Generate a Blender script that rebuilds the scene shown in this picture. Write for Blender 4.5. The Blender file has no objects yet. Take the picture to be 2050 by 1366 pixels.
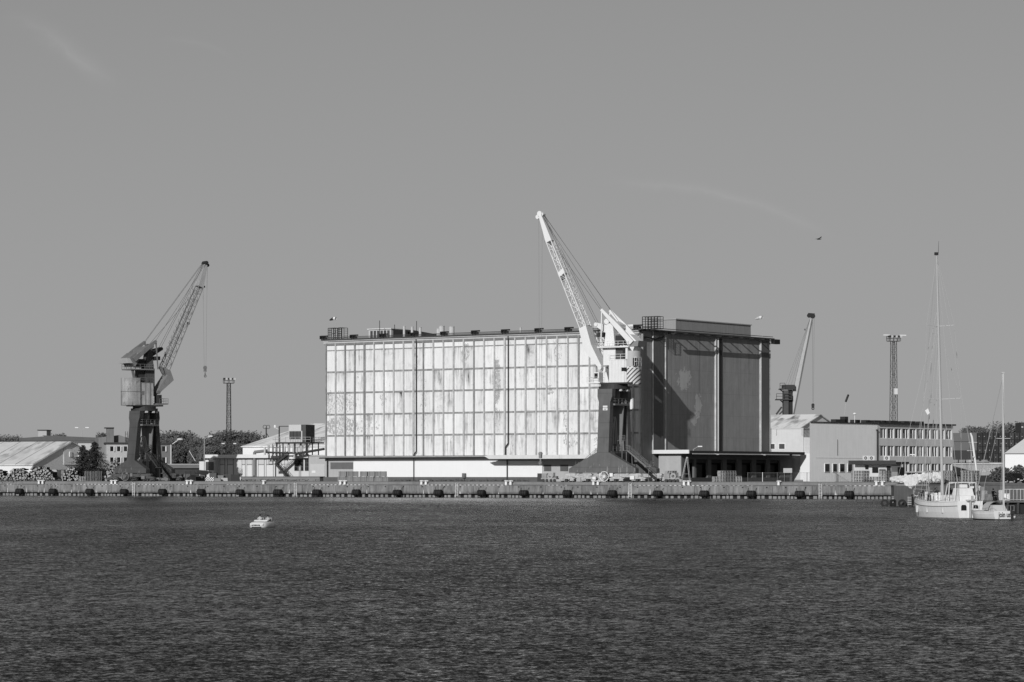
import bpy, math, random
from mathutils import Vector, Matrix
R = math.radians
random.seed(7)
sc = bpy.context.scene
col = sc.collection
F, CX, HY, H = 5900.0, 1025.0, 951.0, 4.5      # lens in photo pixels, centre column, horizon row, eye height
QZ, GZ = 2.55, 3.05                             # quay coping, yard level

# ---------------------------------------------------------------- node helpers
class NT:
    def __init__(s, tree):
        s.t = tree; s.n = tree.nodes; s.l = tree.links
    def new(s, typ, ins=None, **kw):
        nd = s.n.new(typ)
        for k, v in kw.items(): setattr(nd, k, v)
        for k, v in (ins or {}).items():
            if isinstance(v, bpy.types.NodeSocket): s.l.new(v, nd.inputs[k])
            else: nd.inputs[k].default_value = v
        return nd
    def math(s, op, a, b=0.0, c=None, clamp=False):
        i = {0: a, 1: b}
        if c is not None: i[2] = c
        return s.new('ShaderNodeMath', i, operation=op, use_clamp=clamp).outputs[0]
    def mix(s, f, a, b):
        nd = s.new('ShaderNodeMix', {'Factor': f, 2: a, 3: b}, data_type='FLOAT')
        return nd.outputs[0]
    def ramp(s, v, lo, hi, a=0.0, b=1.0):
        nd = s.new('ShaderNodeMapRange', {'Value': v, 'From Min': lo, 'From Max': hi, 'To Min': a, 'To Max': b})
        return nd.outputs[0]
    def noise(s, vec, scale, detail=3.0, rough=0.55, dist=0.0, out='Fac', stretch=None):
        if stretch: vec = s.new('ShaderNodeVectorMath', {0: vec, 1: stretch}, operation='MULTIPLY').outputs[0]
        nd = s.new('ShaderNodeTexNoise', {'Vector': vec, 'Scale': scale, 'Detail': detail, 'Roughness': rough, 'Distortion': dist})
        return nd.outputs[0] if out == 'Fac' else nd.outputs[1]
    def grey(s, v):
        return s.new('ShaderNodeCombineColor', {0: v, 1: v, 2: v}).outputs[0]

def newmat(name):
    m = bpy.data.materials.new(name); m.use_nodes = True
    m.node_tree.nodes.clear()
    nt = NT(m.node_tree)
    out = nt.new('ShaderNodeOutputMaterial')
    b = nt.new('ShaderNodeBsdfPrincipled')
    nt.l.new(b.outputs[0], out.inputs[0])
    return m, nt, b

MATS = {}
def mat(base, rough=0.8, var=0.15, scale=0.8, streak=0.0, fleck=0.0, fleckv=0.5, metal=0.0, spec=0.3, bump=0.0, fine=6.0, dirt=0.0):
    """grey weathered surface: cloudy variation, vertical streaks, flaked paint"""
    key = (base, rough, var, scale, streak, fleck, fleckv, metal, spec, bump, fine, dirt)
    if key in MATS: return MATS[key]
    m, nt, b = newmat('surface_%03d' % len(MATS))
    co = nt.new('ShaderNodeNewGeometry').outputs['Position']
    n1 = nt.noise(co, scale, 4, 0.6)
    n2 = nt.noise(co, fine, 3, 0.6)
    f = nt.math('ADD', nt.math('MULTIPLY', nt.math('SUBTRACT', n1, 0.5), 2 * var), nt.math('MULTIPLY', nt.math('SUBTRACT', n2, 0.5), var * 1.2))
    if streak:
        n3 = nt.noise(co, 2.2, 3, 0.6, stretch=(1, 1, 0.07))
        f = nt.math('ADD', f, nt.math('MULTIPLY', nt.math('SUBTRACT', n3, 0.5), 2 * streak))
    v = nt.math('MULTIPLY', nt.math('ADD', f, 1.0), base)
    if dirt:
        n5 = nt.ramp(nt.noise(co, scale * 0.45, 5, 0.65, stretch=(1, 1, 0.45)), 0.5, 0.72)
        v = nt.math('MULTIPLY', v, nt.math('SUBTRACT', 1.0, nt.math('MULTIPLY', n5, dirt)))
    if fleck:
        n4 = nt.noise(co, scale * 2.3, 6, 0.72, stretch=(1, 1, 0.5))
        k = nt.ramp(n4, 0.5 + (0.5 - fleck) * 0.5, 0.53 + (0.5 - fleck) * 0.5)
        v = nt.mix(k, v, nt.math('MULTIPLY', v, fleckv))
    v = nt.math('MINIMUM', nt.math('MAXIMUM', v, 0.004), 0.88)
    nt.l.new(nt.grey(v), b.inputs['Base Color'])
    b.inputs['Roughness'].default_value = rough
    b.inputs['Metallic'].default_value = metal
    b.inputs['Specular IOR Level'].default_value = spec
    if bump:
        bn = nt.new('ShaderNodeBump', {'Height': n2, 'Strength': bump, 'Distance': 0.05})
        nt.l.new(bn.outputs[0], b.inputs['Normal'])
    MATS[key] = m
    return m

def ribmat(base, pitch, depth=0.25, axis=(1, 0, 0), rough=0.7, var=0.12, streak=0.12):
    """ribbed sheet in object space"""
    key = ('rib', base, pitch, depth, axis, var, streak)
    if key in MATS: return MATS[key]
    m, nt, b = newmat('ribbed_sheet_%03d' % len(MATS))
    co = nt.new('ShaderNodeTexCoord').outputs['Object']
    d = nt.new('ShaderNodeVectorMath', {0: co, 1: axis}, operation='DOT_PRODUCT').outputs['Value']
    w = nt.math('FRACT', nt.math('DIVIDE', d, pitch))
    g = nt.ramp(w, 0.80, 0.86)
    g2 = nt.ramp(w, 0.94, 1.0)
    g = nt.math('SUBTRACT', g, g2)
    n1 = nt.noise(co, 0.7, 4, 0.6); n3 = nt.noise(co, 2.2, 3, 0.6, stretch=(1, 1, 0.07))
    f = nt.math('ADD', nt.math('MULTIPLY', nt.math('SUBTRACT', n1, 0.5), 2 * var), nt.math('MULTIPLY', nt.math('SUBTRACT', n3, 0.5), 2 * streak))
    v = nt.math('MULTIPLY', nt.math('ADD', f, 1.0), base)
    v = nt.math('MULTIPLY', v, nt.math('SUBTRACT', 1.0, nt.math('MULTIPLY', g, depth)))
    nt.l.new(nt.grey(v), b.inputs['Base Color'])
    bn = nt.new('ShaderNodeBump', {'Height': nt.math('SUBTRACT', 1.0, g), 'Strength': 0.7, 'Distance': 0.06})
    nt.l.new(bn.outputs[0], b.inputs['Normal'])
    b.inputs['Roughness'].default_value = rough
    MATS[key] = m
    return m

# ---------------------------------------------------------------- mesh builder
class MB:
    def __init__(s, M=None):
        s.v = []; s.f = []; s.mi = []; s.M = M; s.cur = 0
    def add(s, vs, fs):
        k = len(s.v); s.v += [tuple(p) for p in vs]
        for f in fs: s.f.append(tuple(i + k for i in f)); s.mi.append(s.cur)
        return s
    def box(s, x0, x1, y0, y1, z0, z1):
        x0, x1 = sorted((x0, x1)); y0, y1 = sorted((y0, y1)); z0, z1 = sorted((z0, z1))
        return s.add([(x0,y0,z0),(x1,y0,z0),(x1,y1,z0),(x0,y1,z0),(x0,y0,z1),(x1,y0,z1),(x1,y1,z1),(x0,y1,z1)],
                     [(0,3,2,1),(4,5,6,7),(0,1,5,4),(1,2,6,5),(2,3,7,6),(3,0,4,7)])
    def bar(s, a, b, w, h=None):
        a, b = Vector(a), Vector(b); d = b - a
        if d.length < 1e-6: return s
        d.normalize(); h = h or w
        up = Vector((0, 0, 1)) if abs(d.z) < 0.95 else Vector((1, 0, 0))
        sd = d.cross(up).normalized() * w / 2; u = sd.cross(d).normalized() * h / 2
        vs = [a - sd - u, a + sd - u, a + sd + u, a - sd + u, b - sd - u, b + sd - u, b + sd + u, b - sd + u]
        return s.add(vs, [(0,1,2,3),(7,6,5,4),(4,5,1,0),(5,6,2,1),(6,7,3,2),(7,4,0,3)])
    def cyl(s, a, b, r0, r1=None, n=12):
        a, b = Vector(a), Vector(b); r1 = r0 if r1 is None else r1
        d = (b - a).normalized()
        up = Vector((0, 0, 1)) if abs(d.z) < 0.95 else Vector((1, 0, 0))
        e1 = d.cross(up).normalized(); e2 = e1.cross(d)
        vs = []
        for p, r in ((a, r0), (b, r1)):
            for i in range(n):
                t = 2 * math.pi * i / n
                vs.append(p + e1 * math.cos(t) * r + e2 * math.sin(t) * r)
        fs = [(i, (i + 1) % n, n + (i + 1) % n, n + i) for i in range(n)]
        fs += [tuple(range(n - 1, -1, -1)), tuple(range(n, 2 * n))]
        return s.add(vs, fs)
    def ring(s, c, axis, r0, r1, w, n=20):
        """flat ring (tyre, hoop): outer r1, inner r0, width w along axis"""
        c = Vector(c); d = Vector(axis).normalized()
        up = Vector((0, 0, 1)) if abs(d.z) < 0.95 else Vector((1, 0, 0))
        e1 = d.cross(up).normalized(); e2 = e1.cross(d)
        vs = []
        for i in range(n):
            t = 2 * math.pi * i / n; q = e1 * math.cos(t) + e2 * math.sin(t)
            for r, o in ((r0, -w/2), (r1, -w/2), (r1, w/2), (r0, w/2)): vs.append(c + q * r + d * o)
        fs = []
        for i in range(n):
            j = (i + 1) % n
            for k in range(4): fs.append((4*i+k, 4*j+k, 4*j+(k+1) % 4, 4*i+(k+1) % 4))
        return s.add(vs, fs)
    def prism(s, poly, y0, y1, shear=None):
        """polygon in xz extruded along y"""
        n = len(poly)
        vs = [(x, y0, z) for x, z in poly] + [(x, y1, z) for x, z in poly]
        if shear: vs = [(x, y + shear(z), z) for x, y, z in vs]
        fs = [tuple(range(n)), tuple(range(2*n-1, n-1, -1))] + [(i, n+i, n+(i+1) % n, (i+1) % n) for i in range(n)]
        return s.add(vs, fs)
    def prismz(s, poly, z0, z1, top=1.0):
        n = len(poly)
        cx = sum(p[0] for p in poly) / n; cy = sum(p[1] for p in poly) / n
        vs = [(x, y, z0) for x, y in poly] + [(cx + (x-cx)*top, cy + (y-cy)*top, z1) for x, y in poly]
        fs = [tuple(range(n-1, -1, -1)), tuple(range(n, 2*n))] + [(i, (i+1) % n, n+(i+1) % n, n+i) for i in range(n)]
        return s.add(vs, fs)
    def prismx(s, poly, x0, x1):
        """polygon in yz extruded along x"""
        n = len(poly)
        vs = [(x0, y, z) for y, z in poly] + [(x1, y, z) for y, z in poly]
        fs = [tuple(range(n)), tuple(range(2*n-1, n-1, -1))] + [(i, n+i, n+(i+1) % n, (i+1) % n) for i in range(n)]
        return s.add(vs, fs)
    def ball(s, c, rx, ry=None, rz=None, n=10, m=6):
        ry = ry or rx; rz = rz or rx; vs = [(c[0], c[1], c[2]-rz)]
        for j in range(1, m):
            t = math.pi * j / m
            for i in range(n):
                q = 2 * math.pi * i / n
                vs.append((c[0]+rx*math.sin(t)*math.cos(q), c[1]+ry*math.sin(t)*math.sin(q), c[2]-rz*math.cos(t)))
        vs.append((c[0], c[1], c[2]+rz)); fs = []
        for i in range(n): fs.append((0, 1+(i+1) % n, 1+i))
        for j in range(m-2):
            for i in range(n):
                a = 1+j*n+i; b = 1+j*n+(i+1) % n; fs.append((a, b, b+n, a+n))
        e = len(vs)-1; o = 1+(m-2)*n
        for i in range(n): fs.append((o+i, o+(i+1) % n, e))
        return s.add(vs, fs)
    def sheet(s, rows):
        n = len(rows[0]); vs = [p for r in rows for p in r]; fs = []
        for i in range(len(rows)-1):
            for j in range(n-1): fs.append((i*n+j, i*n+j+1, (i+1)*n+j+1, (i+1)*n+j))
        return s.add(vs, fs)
    def rail(s, pts, h=1.0, w=0.05, step=1.5, mid=True):
        """hand rail along a polyline of deck points"""
        for a, b in zip(pts[:-1], pts[1:]):
            a, b = Vector(a), Vector(b); up = Vector((0, 0, h))
            s.bar(a + up, b + up, w)
            if mid: s.bar(a + up * .5, b + up * .5, w)
            k = max(1, round((b-a).length / step))
            for i in range(k + 1):
                p = a.lerp(b, i / k); s.bar(p, p + up, w)
        return s
    def lattice(s, a0, a1, b0, b1, n, w=0.1, cw=0.16, kind='x'):
        """flat truss between chord a0-a1 and chord b0-b1"""
        a0, a1, b0, b1 = map(Vector, (a0, a1, b0, b1))
        s.bar(a0, a1, cw); s.bar(b0, b1, cw)
        for i in range(n):
            p, q = a0.lerp(a1, i/n), a0.lerp(a1, (i+1)/n); r, t = b0.lerp(b1, i/n), b0.lerp(b1, (i+1)/n)
            if kind == 'x': s.bar(p, t, w); s.bar(r, q, w)
            elif i % 2: s.bar(p, t, w)
            else: s.bar(r, q, w)
            s.bar(q, t, w)
        return s
    def build(s, name, m, parent=None, smooth=False, label=None):
        me = bpy.data.meshes.new(name)
        vs = s.v
        if s.M: vs = [tuple(s.M @ Vector(p)) for p in vs]
        me.from_pydata([tuple(p) for p in vs], [], s.f); me.update()
        for mm in (m if isinstance(m, (list, tuple)) else [m]): me.materials.append(mm)
        if any(s.mi): me.polygons.foreach_set('material_index', s.mi)
        if smooth: me.polygons.foreach_set('use_smooth', [True] * len(me.polygons))
        o = bpy.data.objects.new(name, me); col.objects.link(o)
        if parent: o.parent = parent
        if label: o['label'] = label
        return o

def tag(o, label, cat, group=None, kind=None):
    if label: o['label'] = label
    if cat: o['category'] = cat
    if group: o['group'] = group
    if kind: o['kind'] = kind
    return o
def struct(o):
    o['kind'] = 'structure'; return o
def thing(name, label, cat, loc=(0,0,0), rz=0.0, group=None):
    o = bpy.data.objects.new(name, None); col.objects.link(o)
    o.location = loc; o.rotation_euler = (0, 0, rz); o.empty_display_size = 0.5
    return tag(o, label, cat, group)
def kids(o): return [c for c in bpy.data.objects if c.parent == o]
def dup(o, loc, rz=None, label=None, scale=None, tree=None):
    """copy a thing with its parts and sub-parts"""
    tree = tree if tree is not None else {}
    def rec(x, par):
        c = x.copy(); col.objects.link(c)
        if par: c.parent = par
        for y in KID.get(x.name, []): rec(y, c)
        return c
    c = rec(o, None); c.location = loc
    if rz is not None: c.rotation_euler = (0, 0, rz)
    if scale: c.scale = scale if isinstance(scale, tuple) else (scale,)*3
    if label: c['label'] = label
    return c
KID = {}
def proto(o):
    KID[o.name] = kids(o)
    for c in KID[o.name]: KID[c.name] = kids(c)
    return o
ORD = ['first','second','third','fourth','fifth','sixth','seventh','eighth','ninth','tenth','eleventh','twelfth','thirteenth','fourteenth','fifteenth','sixteenth','seventeenth','eighteenth','nineteenth','twentieth','twenty-first','twenty-second','twenty-third','twenty-fourth','twenty-fifth']

# a local frame standing at a place in the world, U along, V across
class Fr:
    def __init__(s, px, Y, ang, z0=GZ):
        s.ox = (px - CX) / F * Y; s.oy = Y; s.a = R(ang); s.z0 = z0
        s.U = (math.cos(s.a), math.sin(s.a)); s.V = (-math.sin(s.a), math.cos(s.a))
    def loc(s): return (s.ox, s.oy, s.z0)
    def u(s, px, v=0.0):
        k = (px - CX) / F
        return (k * (s.oy + v*s.V[1]) - s.ox - v*s.V[0]) / (s.U[0] - k*s.U[1])
    def v(s, px, u=0.0):
        k = (px - CX) / F
        return (k * (s.oy + u*s.U[1]) - s.ox - u*s.U[0]) / (s.V[0] - k*s.V[1])
    def Y(s, u, v=0.0): return s.oy + u*s.U[1] + v*s.V[1]
    def z(s, py, u=0.0, v=0.0): return H + (HY - py) / F * s.Y(u, v) - s.z0
    def p(s, px, py, v=0.0):
        u = s.u(px, v); return (u, v, s.z(py, u, v))
    def w(s, u, v, z=0.0): return (s.ox + u*s.U[0] + v*s.V[0], s.oy + u*s.U[1] + v*s.V[1], s.z0 + z)
def at(px, py, Y): return ((px - CX) / F * Y, Y, H + (HY - py) / F * Y)
def gy(py, z=0.0): return (H - z) * F / (py - HY)

# ---------------------------------------------------------------- camera, sun, sky
cam = bpy.data.cameras.new('camera'); cam.sensor_width = 36; cam.lens = F / 2050 * 36
cam.shift_y = (HY - 683) / 2050; cam.clip_start = 1; cam.clip_end = 20000
co_ = bpy.data.objects.new('camera', cam); col.objects.link(co_); co_.location = (0, 0, H); co_.rotation_euler = (R(90), 0, 0)
sc.camera = co_
AZ, EL = 20.0, 22.0       # light travels towards this azimuth (from +Y to +X), sun height
sd = Vector((math.sin(R(AZ))*math.cos(R(EL)), math.cos(R(AZ))*math.cos(R(EL)), -math.sin(R(EL))))
sun = bpy.data.lights.new('sun', 'SUN'); sun.energy = 3.35; sun.angle = R(0.5); sun.color = (1, 1, 1)
so = bpy.data.objects.new('sun', sun); col.objects.link(so); so.rotation_euler = sd.to_track_quat('-Z', 'Y').to_euler(); so.location = (-60, -60, 80)
w = bpy.data.worlds.new('World'); sc.world = w; w.use_nodes = True; w.node_tree.nodes.clear(); nt = NT(w.node_tree)
sky = nt.new('ShaderNodeTexSky', sky_type='NISHITA', sun_disc=False, sun_elevation=R(EL), sun_rotation=R(AZ + 180), altitude=0, air_density=1.0, dust_density=0.35, ozone_density=1.0)
sp = nt.new('ShaderNodeSeparateColor', {0: sky.outputs[0]})
red = nt.math('ADD', nt.math('MULTIPLY', sp.outputs[0], 0.75), nt.math('MULTIPLY', sp.outputs[1], 0.25))   # red-filter black and white film
dirv = nt.new('ShaderNodeTexCoord').outputs['Generated']
sx = nt.new('ShaderNodeSeparateXYZ', {0: dirv})
def wisp(x0, z0, x1, z1, wd, amp, sc_):
    """thin cirrus streak between two sky directions (x/y, z/y)"""
    X = nt.math('DIVIDE', sx.outputs[0], sx.outputs[1]); Z = nt.math('DIVIDE', sx.outputs[2], sx.outputs[1])
    L = math.hypot(x1-x0, z1-z0); cx_, cz_ = (x1-x0)/L, (z1-z0)/L
    t = nt.math('DIVIDE', nt.math('ADD', nt.math('MULTIPLY', nt.math('SUBTRACT', X, x0), cx_), nt.math('MULTIPLY', nt.math('SUBTRACT', Z, z0), cz_)), L)
    d = nt.math('ADD', nt.math('MULTIPLY', nt.math('SUBTRACT', X, x0), -cz_), nt.math('MULTIPLY', nt.math('SUBTRACT', Z, z0), cx_))
    d = nt.math('SUBTRACT', d, nt.math('MULTIPLY', nt.math('MULTIPLY', t, nt.math('SUBTRACT', 1.0, t)), L*0.28))
    n = nt.noise(dirv, sc_, 5, 0.6, 0.6)
    d = nt.math('ADD', d, nt.math('MULTIPLY', nt.math('SUBTRACT', n, 0.5), wd*1.5))
    a = nt.math('SUBTRACT', 1.0, nt.math('DIVIDE', nt.math('ABSOLUTE', d), wd), clamp=True)
    e = nt.math('MULTIPLY', nt.math('MULTIPLY', t, nt.math('SUBTRACT', 1.0, t)), 4.0, clamp=True)
    front = nt.math('GREATER_THAN', sx.outputs[1], 0.0)
    return nt.math('MULTIPLY', nt.math('MULTIPLY', nt.math('MULTIPLY', nt.math('MULTIPLY', a, a), e), nt.math('MULTIPLY', n, amp*2)), front)
def dxy(px, py): return ((px-CX)/F, (HY-py)/F)
w1 = wisp(*dxy(0, 30), *dxy(240, 185), 0.0065, 0.09, 60)
w2 = wisp(*dxy(1200, 365), *dxy(1680, 480), 0.0036, 0.06, 60)
w3 = wisp(*dxy(320, 80), *dxy(470, 115), 0.0025, 0.035, 70)
v = nt.math('MULTIPLY', nt.math('POWER', red, 0.80), 0.12*0.8)
v = nt.math('DIVIDE', v, nt.math('POWER', nt.math('ADD', 1.0, nt.math('POWER', nt.math('DIVIDE', v, 0.36), 4.0)), 0.25))   # film shoulder
v = nt.math('DIVIDE', v, 0.12)
v = nt.math('MULTIPLY', v, nt.math('ADD', 1.0, nt.math('ADD', nt.math('ADD', w1, w2), w3)))
bg = nt.new('ShaderNodeBackground', {'Color': nt.grey(v), 'Strength': 0.12})
wo = nt.new('ShaderNodeOutputWorld'); nt.l.new(bg.outputs[0], wo.inputs[0])
sc.view_settings.view_transform = 'Standard'; sc.view_settings.look = 'None'; sc.view_settings.gamma = 1; sc.view_settings.exposure = 0
sc.cycles.max_bounces = 6; sc.cycles.diffuse_bounces = 3; sc.cycles.glossy_bounces = 3
# ---------------------------------------------------------------- palette
WHITE = mat(0.72, 0.7, 0.06, 0.6, 0.05)
DWHITE = mat(0.5, 0.8, 0.12, 0.6, 0.12)
BLACK = mat(0.012, 0.6, 0.2)
RUBBER = mat(0.010, 0.7, 0.3, 2.0)
DARK = mat(0.03, 0.7, 0.25)
DSTEEL = mat(0.045, 0.6, 0.2, 1.5)
STEEL = mat(0.12, 0.6, 0.2, 1.5)
GREY = mat(0.22, 0.8, 0.15)
LGREY = mat(0.4, 0.8, 0.12, 0.5, 0.1)
CONC = mat(0.20, 0.9, 0.2, 0.35, 0.22, bump=0.3, dirt=0.3)
GLASS = mat(0.012, 0.08, 0.3, 0.5, spec=0.6)
GLASSL = mat(0.07, 0.2, 0.5, 0.8, spec=0.5)
CREAM = mat(0.62, 0.75, 0.05, 0.6)
TIMBER = mat(0.42, 0.85, 0.25, 1.2)
BARK = mat(0.05, 0.9, 0.4, 2.0)
ROPE = mat(0.05, 0.7, 0.1)
ALU = mat(0.5, 0.4, 0.06, 1.0, metal=0.3)

# ---------------------------------------------------------------- water
m, nt, b = newmat('harbour_water')
pos = nt.new('ShaderNodeNewGeometry').outputs['Position']
def wave(scale, stretch, amp, detail=2.0):
    c = nt.noise(pos, scale, detail, 0.6, 0.4, out='Color', stretch=stretch)
    d = nt.new('ShaderNodeVectorMath', {0: c, 1: (0.5, 0.5, 0.5)}, operation='SUBTRACT').outputs[0]
    return nt.new('ShaderNodeVectorMath', {0: d, 1: amp}, operation='MULTIPLY').outputs[0]
s1 = wave(6.2, (0.75, 0.5, 1.0), (1.0, 2.0, 0), 4)
s2 = wave(18, (0.9, 0.6, 1.0), (1.2, 1.5, 0), 2)
s3 = wave(0.9, (0.8, 0.6, 1.0), (0.25, 0.5, 0), 2)
sm = nt.new('ShaderNodeVectorMath', {0: s1, 1: s2}, operation='ADD').outputs[0]
sm = nt.new('ShaderNodeVectorMath', {0: sm, 1: s3}, operation='ADD').outputs[0]
q_ = nt.new('ShaderNodeSeparateXYZ', {0: sm})       # wind waves: steep faces towards the near shore, gentle backs
yy_ = nt.math('ADD', nt.math('ADD', nt.math('MULTIPLY', nt.math('MINIMUM', q_.outputs[1], 0.0), 1.7), nt.math('MULTIPLY', nt.math('MAXIMUM', q_.outputs[1], 0.0), 0.40)), -0.18)
sm = nt.new('ShaderNodeCombineXYZ', {0: q_.outputs[0], 1: yy_, 2: 0.0}).outputs[0]
patch = nt.ramp(nt.noise(pos, 0.02, 3, 0.55, 0.8, stretch=(0.8, 0.45, 1)), 0.38, 0.62, 0.66, 1.1)
py_ = nt.new('ShaderNodeSeparateXYZ', {0: pos}).outputs[1]
calm = nt.ramp(nt.math('ADD', py_, nt.math('MULTIPLY', nt.noise(pos, 0.03, 2), 60)), 470, 590, 1.0, 0.5)     # calmer strip under the quay
patch = nt.math('MULTIPLY', patch, calm)
cmb = nt.new('ShaderNodeCombineXYZ', {0: patch, 1: patch, 2: 0.0}).outputs[0]
sm = nt.new('ShaderNodeVectorMath', {0: sm, 1: cmb}, operation='MULTIPLY').outputs[0]
sm = nt.new('ShaderNodeVectorMath', {0: sm, 1: (0, 0, 1)}, operation='ADD').outputs[0]
nn = nt.new('ShaderNodeVectorMath', {0: sm}, operation='NORMALIZE').outputs[0]
nt.l.new(nn, b.inputs['Normal'])
b.inputs['Base Color'].default_value = (0.013,)*3 + (1,)
b.inputs['Roughness'].default_value = 0.12; b.inputs['IOR'].default_value = 1.33
b.inputs['Specular IOR Level'].default_value = 0.5
WATER = m
struct(MB().add([(-2500,-60,0),(2500,-60,0),(2500,3000,0),(-2500,3000,0)], [(0,1,2,3)]).build('water', WATER))

# ---------------------------------------------------------------- quay and yard
qa = (-100.0, 638.0); qb = (62.8, 548.6)
QA = math.degrees(math.atan2(qa[1]-qb[1], qb[0]-qa[0]))
Q = Fr(100, 638, -QA, 0.0); Q.ox = -100.0
UL, UR = -160.0, Q.u(1792)
def yq(px, v): return Q.Y(Q.u(px, v), v)
g = MB(); 
# yard surface: one sheet out to the horizon (structure)
GR, gnt, gb = newmat('yard_ground')
gp = gnt.new('ShaderNodeNewGeometry').outputs['Position']
gv = gnt.math('ADD', gnt.math('MULTIPLY', gnt.noise(gp, 0.08, 5, 0.65), 0.16), gnt.math('MULTIPLY', gnt.noise(gp, 1.5, 4, 0.7), 0.12))
gv = gnt.math('MULTIPLY', gv, 0.65)
gnt.l.new(gnt.grey(gv), gb.inputs['Base Color']); gb.inputs['Roughness'].default_value = 0.95
def qw(u, v, z): return (Q.ox + u*Q.U[0] + v*Q.V[0], Q.oy + u*Q.U[1] + v*Q.V[1], z)
g.add([qw(-2500, 1.6, GZ), qw(2500, 1.6, GZ), qw(2500, 5000, GZ), qw(-2500, 5000, GZ)], [(0,1,2,3)])
g.add([qw(-2500, 1.6, -1), qw(2500, 1.6, -1), qw(2500, 1.6, GZ), qw(-2500, 1.6, GZ)], [(0,1,2,3)])
struct(g.build('ground', GR))
# lines of the crane rails and pale paving strip
r = MB()
for vv in (3.0, 12.4):
    a, b_ = qw(UL, vv, GZ+0.06), qw(UR+60, vv, GZ+0.06); r.bar(a, b_, 0.09, 0.12)
struct(r.build('crane_rails', STEEL))
qr = thing('quay_wall', 'long weathered concrete quay wall along the water with a striped top edge', 'quay wall', (Q.ox, Q.oy, 0), Q.a)
# face material
QM, t, qbs = newmat('quay_concrete')
op = t.new('ShaderNodeTexCoord').outputs['Object']
big = t.noise(op, 0.12, 4, 0.6); stre = t.noise(op, 0.9, 7, 0.75, 0.4, stretch=(1, 1, 0.16)); fin = t.noise(op, 5, 3, 0.6)
val = t.math('ADD', -0.05, t.math('ADD', t.math('MULTIPLY', big, 0.16), t.math('ADD', t.math('MULTIPLY', t.ramp(stre, .3, .7), 0.24), t.math('MULTIPLY', fin, 0.10))))
xyz = t.new('ShaderNodeSeparateXYZ', {0: op})
# white lime runs: narrow spikes growing from below
spk = t.noise(op, 1.5, 3, 0.6, stretch=(1, 1, 0.02))
hgt = t.ramp(xyz.outputs[2], 0.7, 2.3, 0.58, 0.72)
run = t.math('MULTIPLY', t.ramp(t.math('SUBTRACT', spk, hgt), 0.0, 0.02), 0.45)
seg = t.math('FRACT', t.math('DIVIDE', xyz.outputs[0], 8.1))
jnt = t.math('LESS_THAN', seg, 0.012)
val = t.math('MULTIPLY', val, t.ramp(t.math('ADD', xyz.outputs[2], t.math('MULTIPLY', t.math('SUBTRACT', t.noise(op, .8, 5, .7), .5), 1.3)), 0.75, 1.25, 0.4, 0.92))
val = t.math('MULTIPLY', t.math('ADD', val, run), t.math('SUBTRACT', 1.0, t.math('MULTIPLY', jnt, 0.6)))
t.l.new(t.grey(val), qbs.inputs['Base Color']); qbs.inputs['Roughness'].default_value = 0.9
MB().box(UL, UR, 0, 1.6, 0.72, QZ-0.14).build('wall_face', QM, qr)
# coping with painted edge blocks
KM, t, kb = newmat('striped_edge')
op = t.new('ShaderNodeTexCoord').outputs['Object']; xx = t.new('ShaderNodeSeparateXYZ', {0: op}).outputs[0]
chk = t.math('GREATER_THAN', t.math('FRACT', t.math('DIVIDE', xx, 0.95)), 0.5)
wear = t.ramp(t.noise(op, 0.12, 3, 0.6), 0.42, 0.55)
kv = t.mix(t.math('MULTIPLY', t.math('MULTIPLY', chk, wear), t.ramp(t.noise(op, 3.0, 2), 0.3, 0.5)), 0.09, 0.55)
t.l.new(t.grey(kv), kb.inputs['Base Color'])
MB().box(UL, UR, -0.03, 1.6, QZ-0.14, QZ).build('coping', KM, qr)
MB().box(UL, UR, 1.45, 1.599, QZ+0.003, GZ+0.02).build('kerb', CONC, qr)
# dark gap with sheet piles standing behind it
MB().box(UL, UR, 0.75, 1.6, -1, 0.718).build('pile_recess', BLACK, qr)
pm = MB()
x = UL
while x < UR:
    wdt = random.choice((0.5, 0.6, 0.75)); pm.box(x, x+wdt, 0.45, 0.74, -1, random.uniform(0.42, 0.55)); x += wdt + random.choice((0.25, 0.3, 0.5, 0.9))
o = pm.build('sheet_piling', mat(0.22, 0.8, 0.5, 0.6), qr)
# ladders
for px in (268, 592, 915, 1262, 1643):
    u = Q.u(px); l = MB()
    for s_ in (-.28, .28): l.box(u+s_-.05, u+s_+.05, -.16, -.06, .1, QZ+.3)
    for i in range(9): l.box(u-.26, u+.26, -.14, -.09, .35+i*.28, .43+i*.28)
    l.bar((u-.28, -.11, QZ+.3), (u-.28, .6, QZ+.5), .07); l.bar((u+.28, -.11, QZ+.3), (u+.28, .6, QZ+.5), .07)
    l.build('ladder', mat(0.55, 0.7, 0.9, 4.0), qr)
for k in range(44):
    u = -12 + k*4.4 + random.uniform(-.6, .6); MB().box(u, u+.28, -.06, .0, 2.02, 2.22).build('chain_eye', BLACK, qr)
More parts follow.
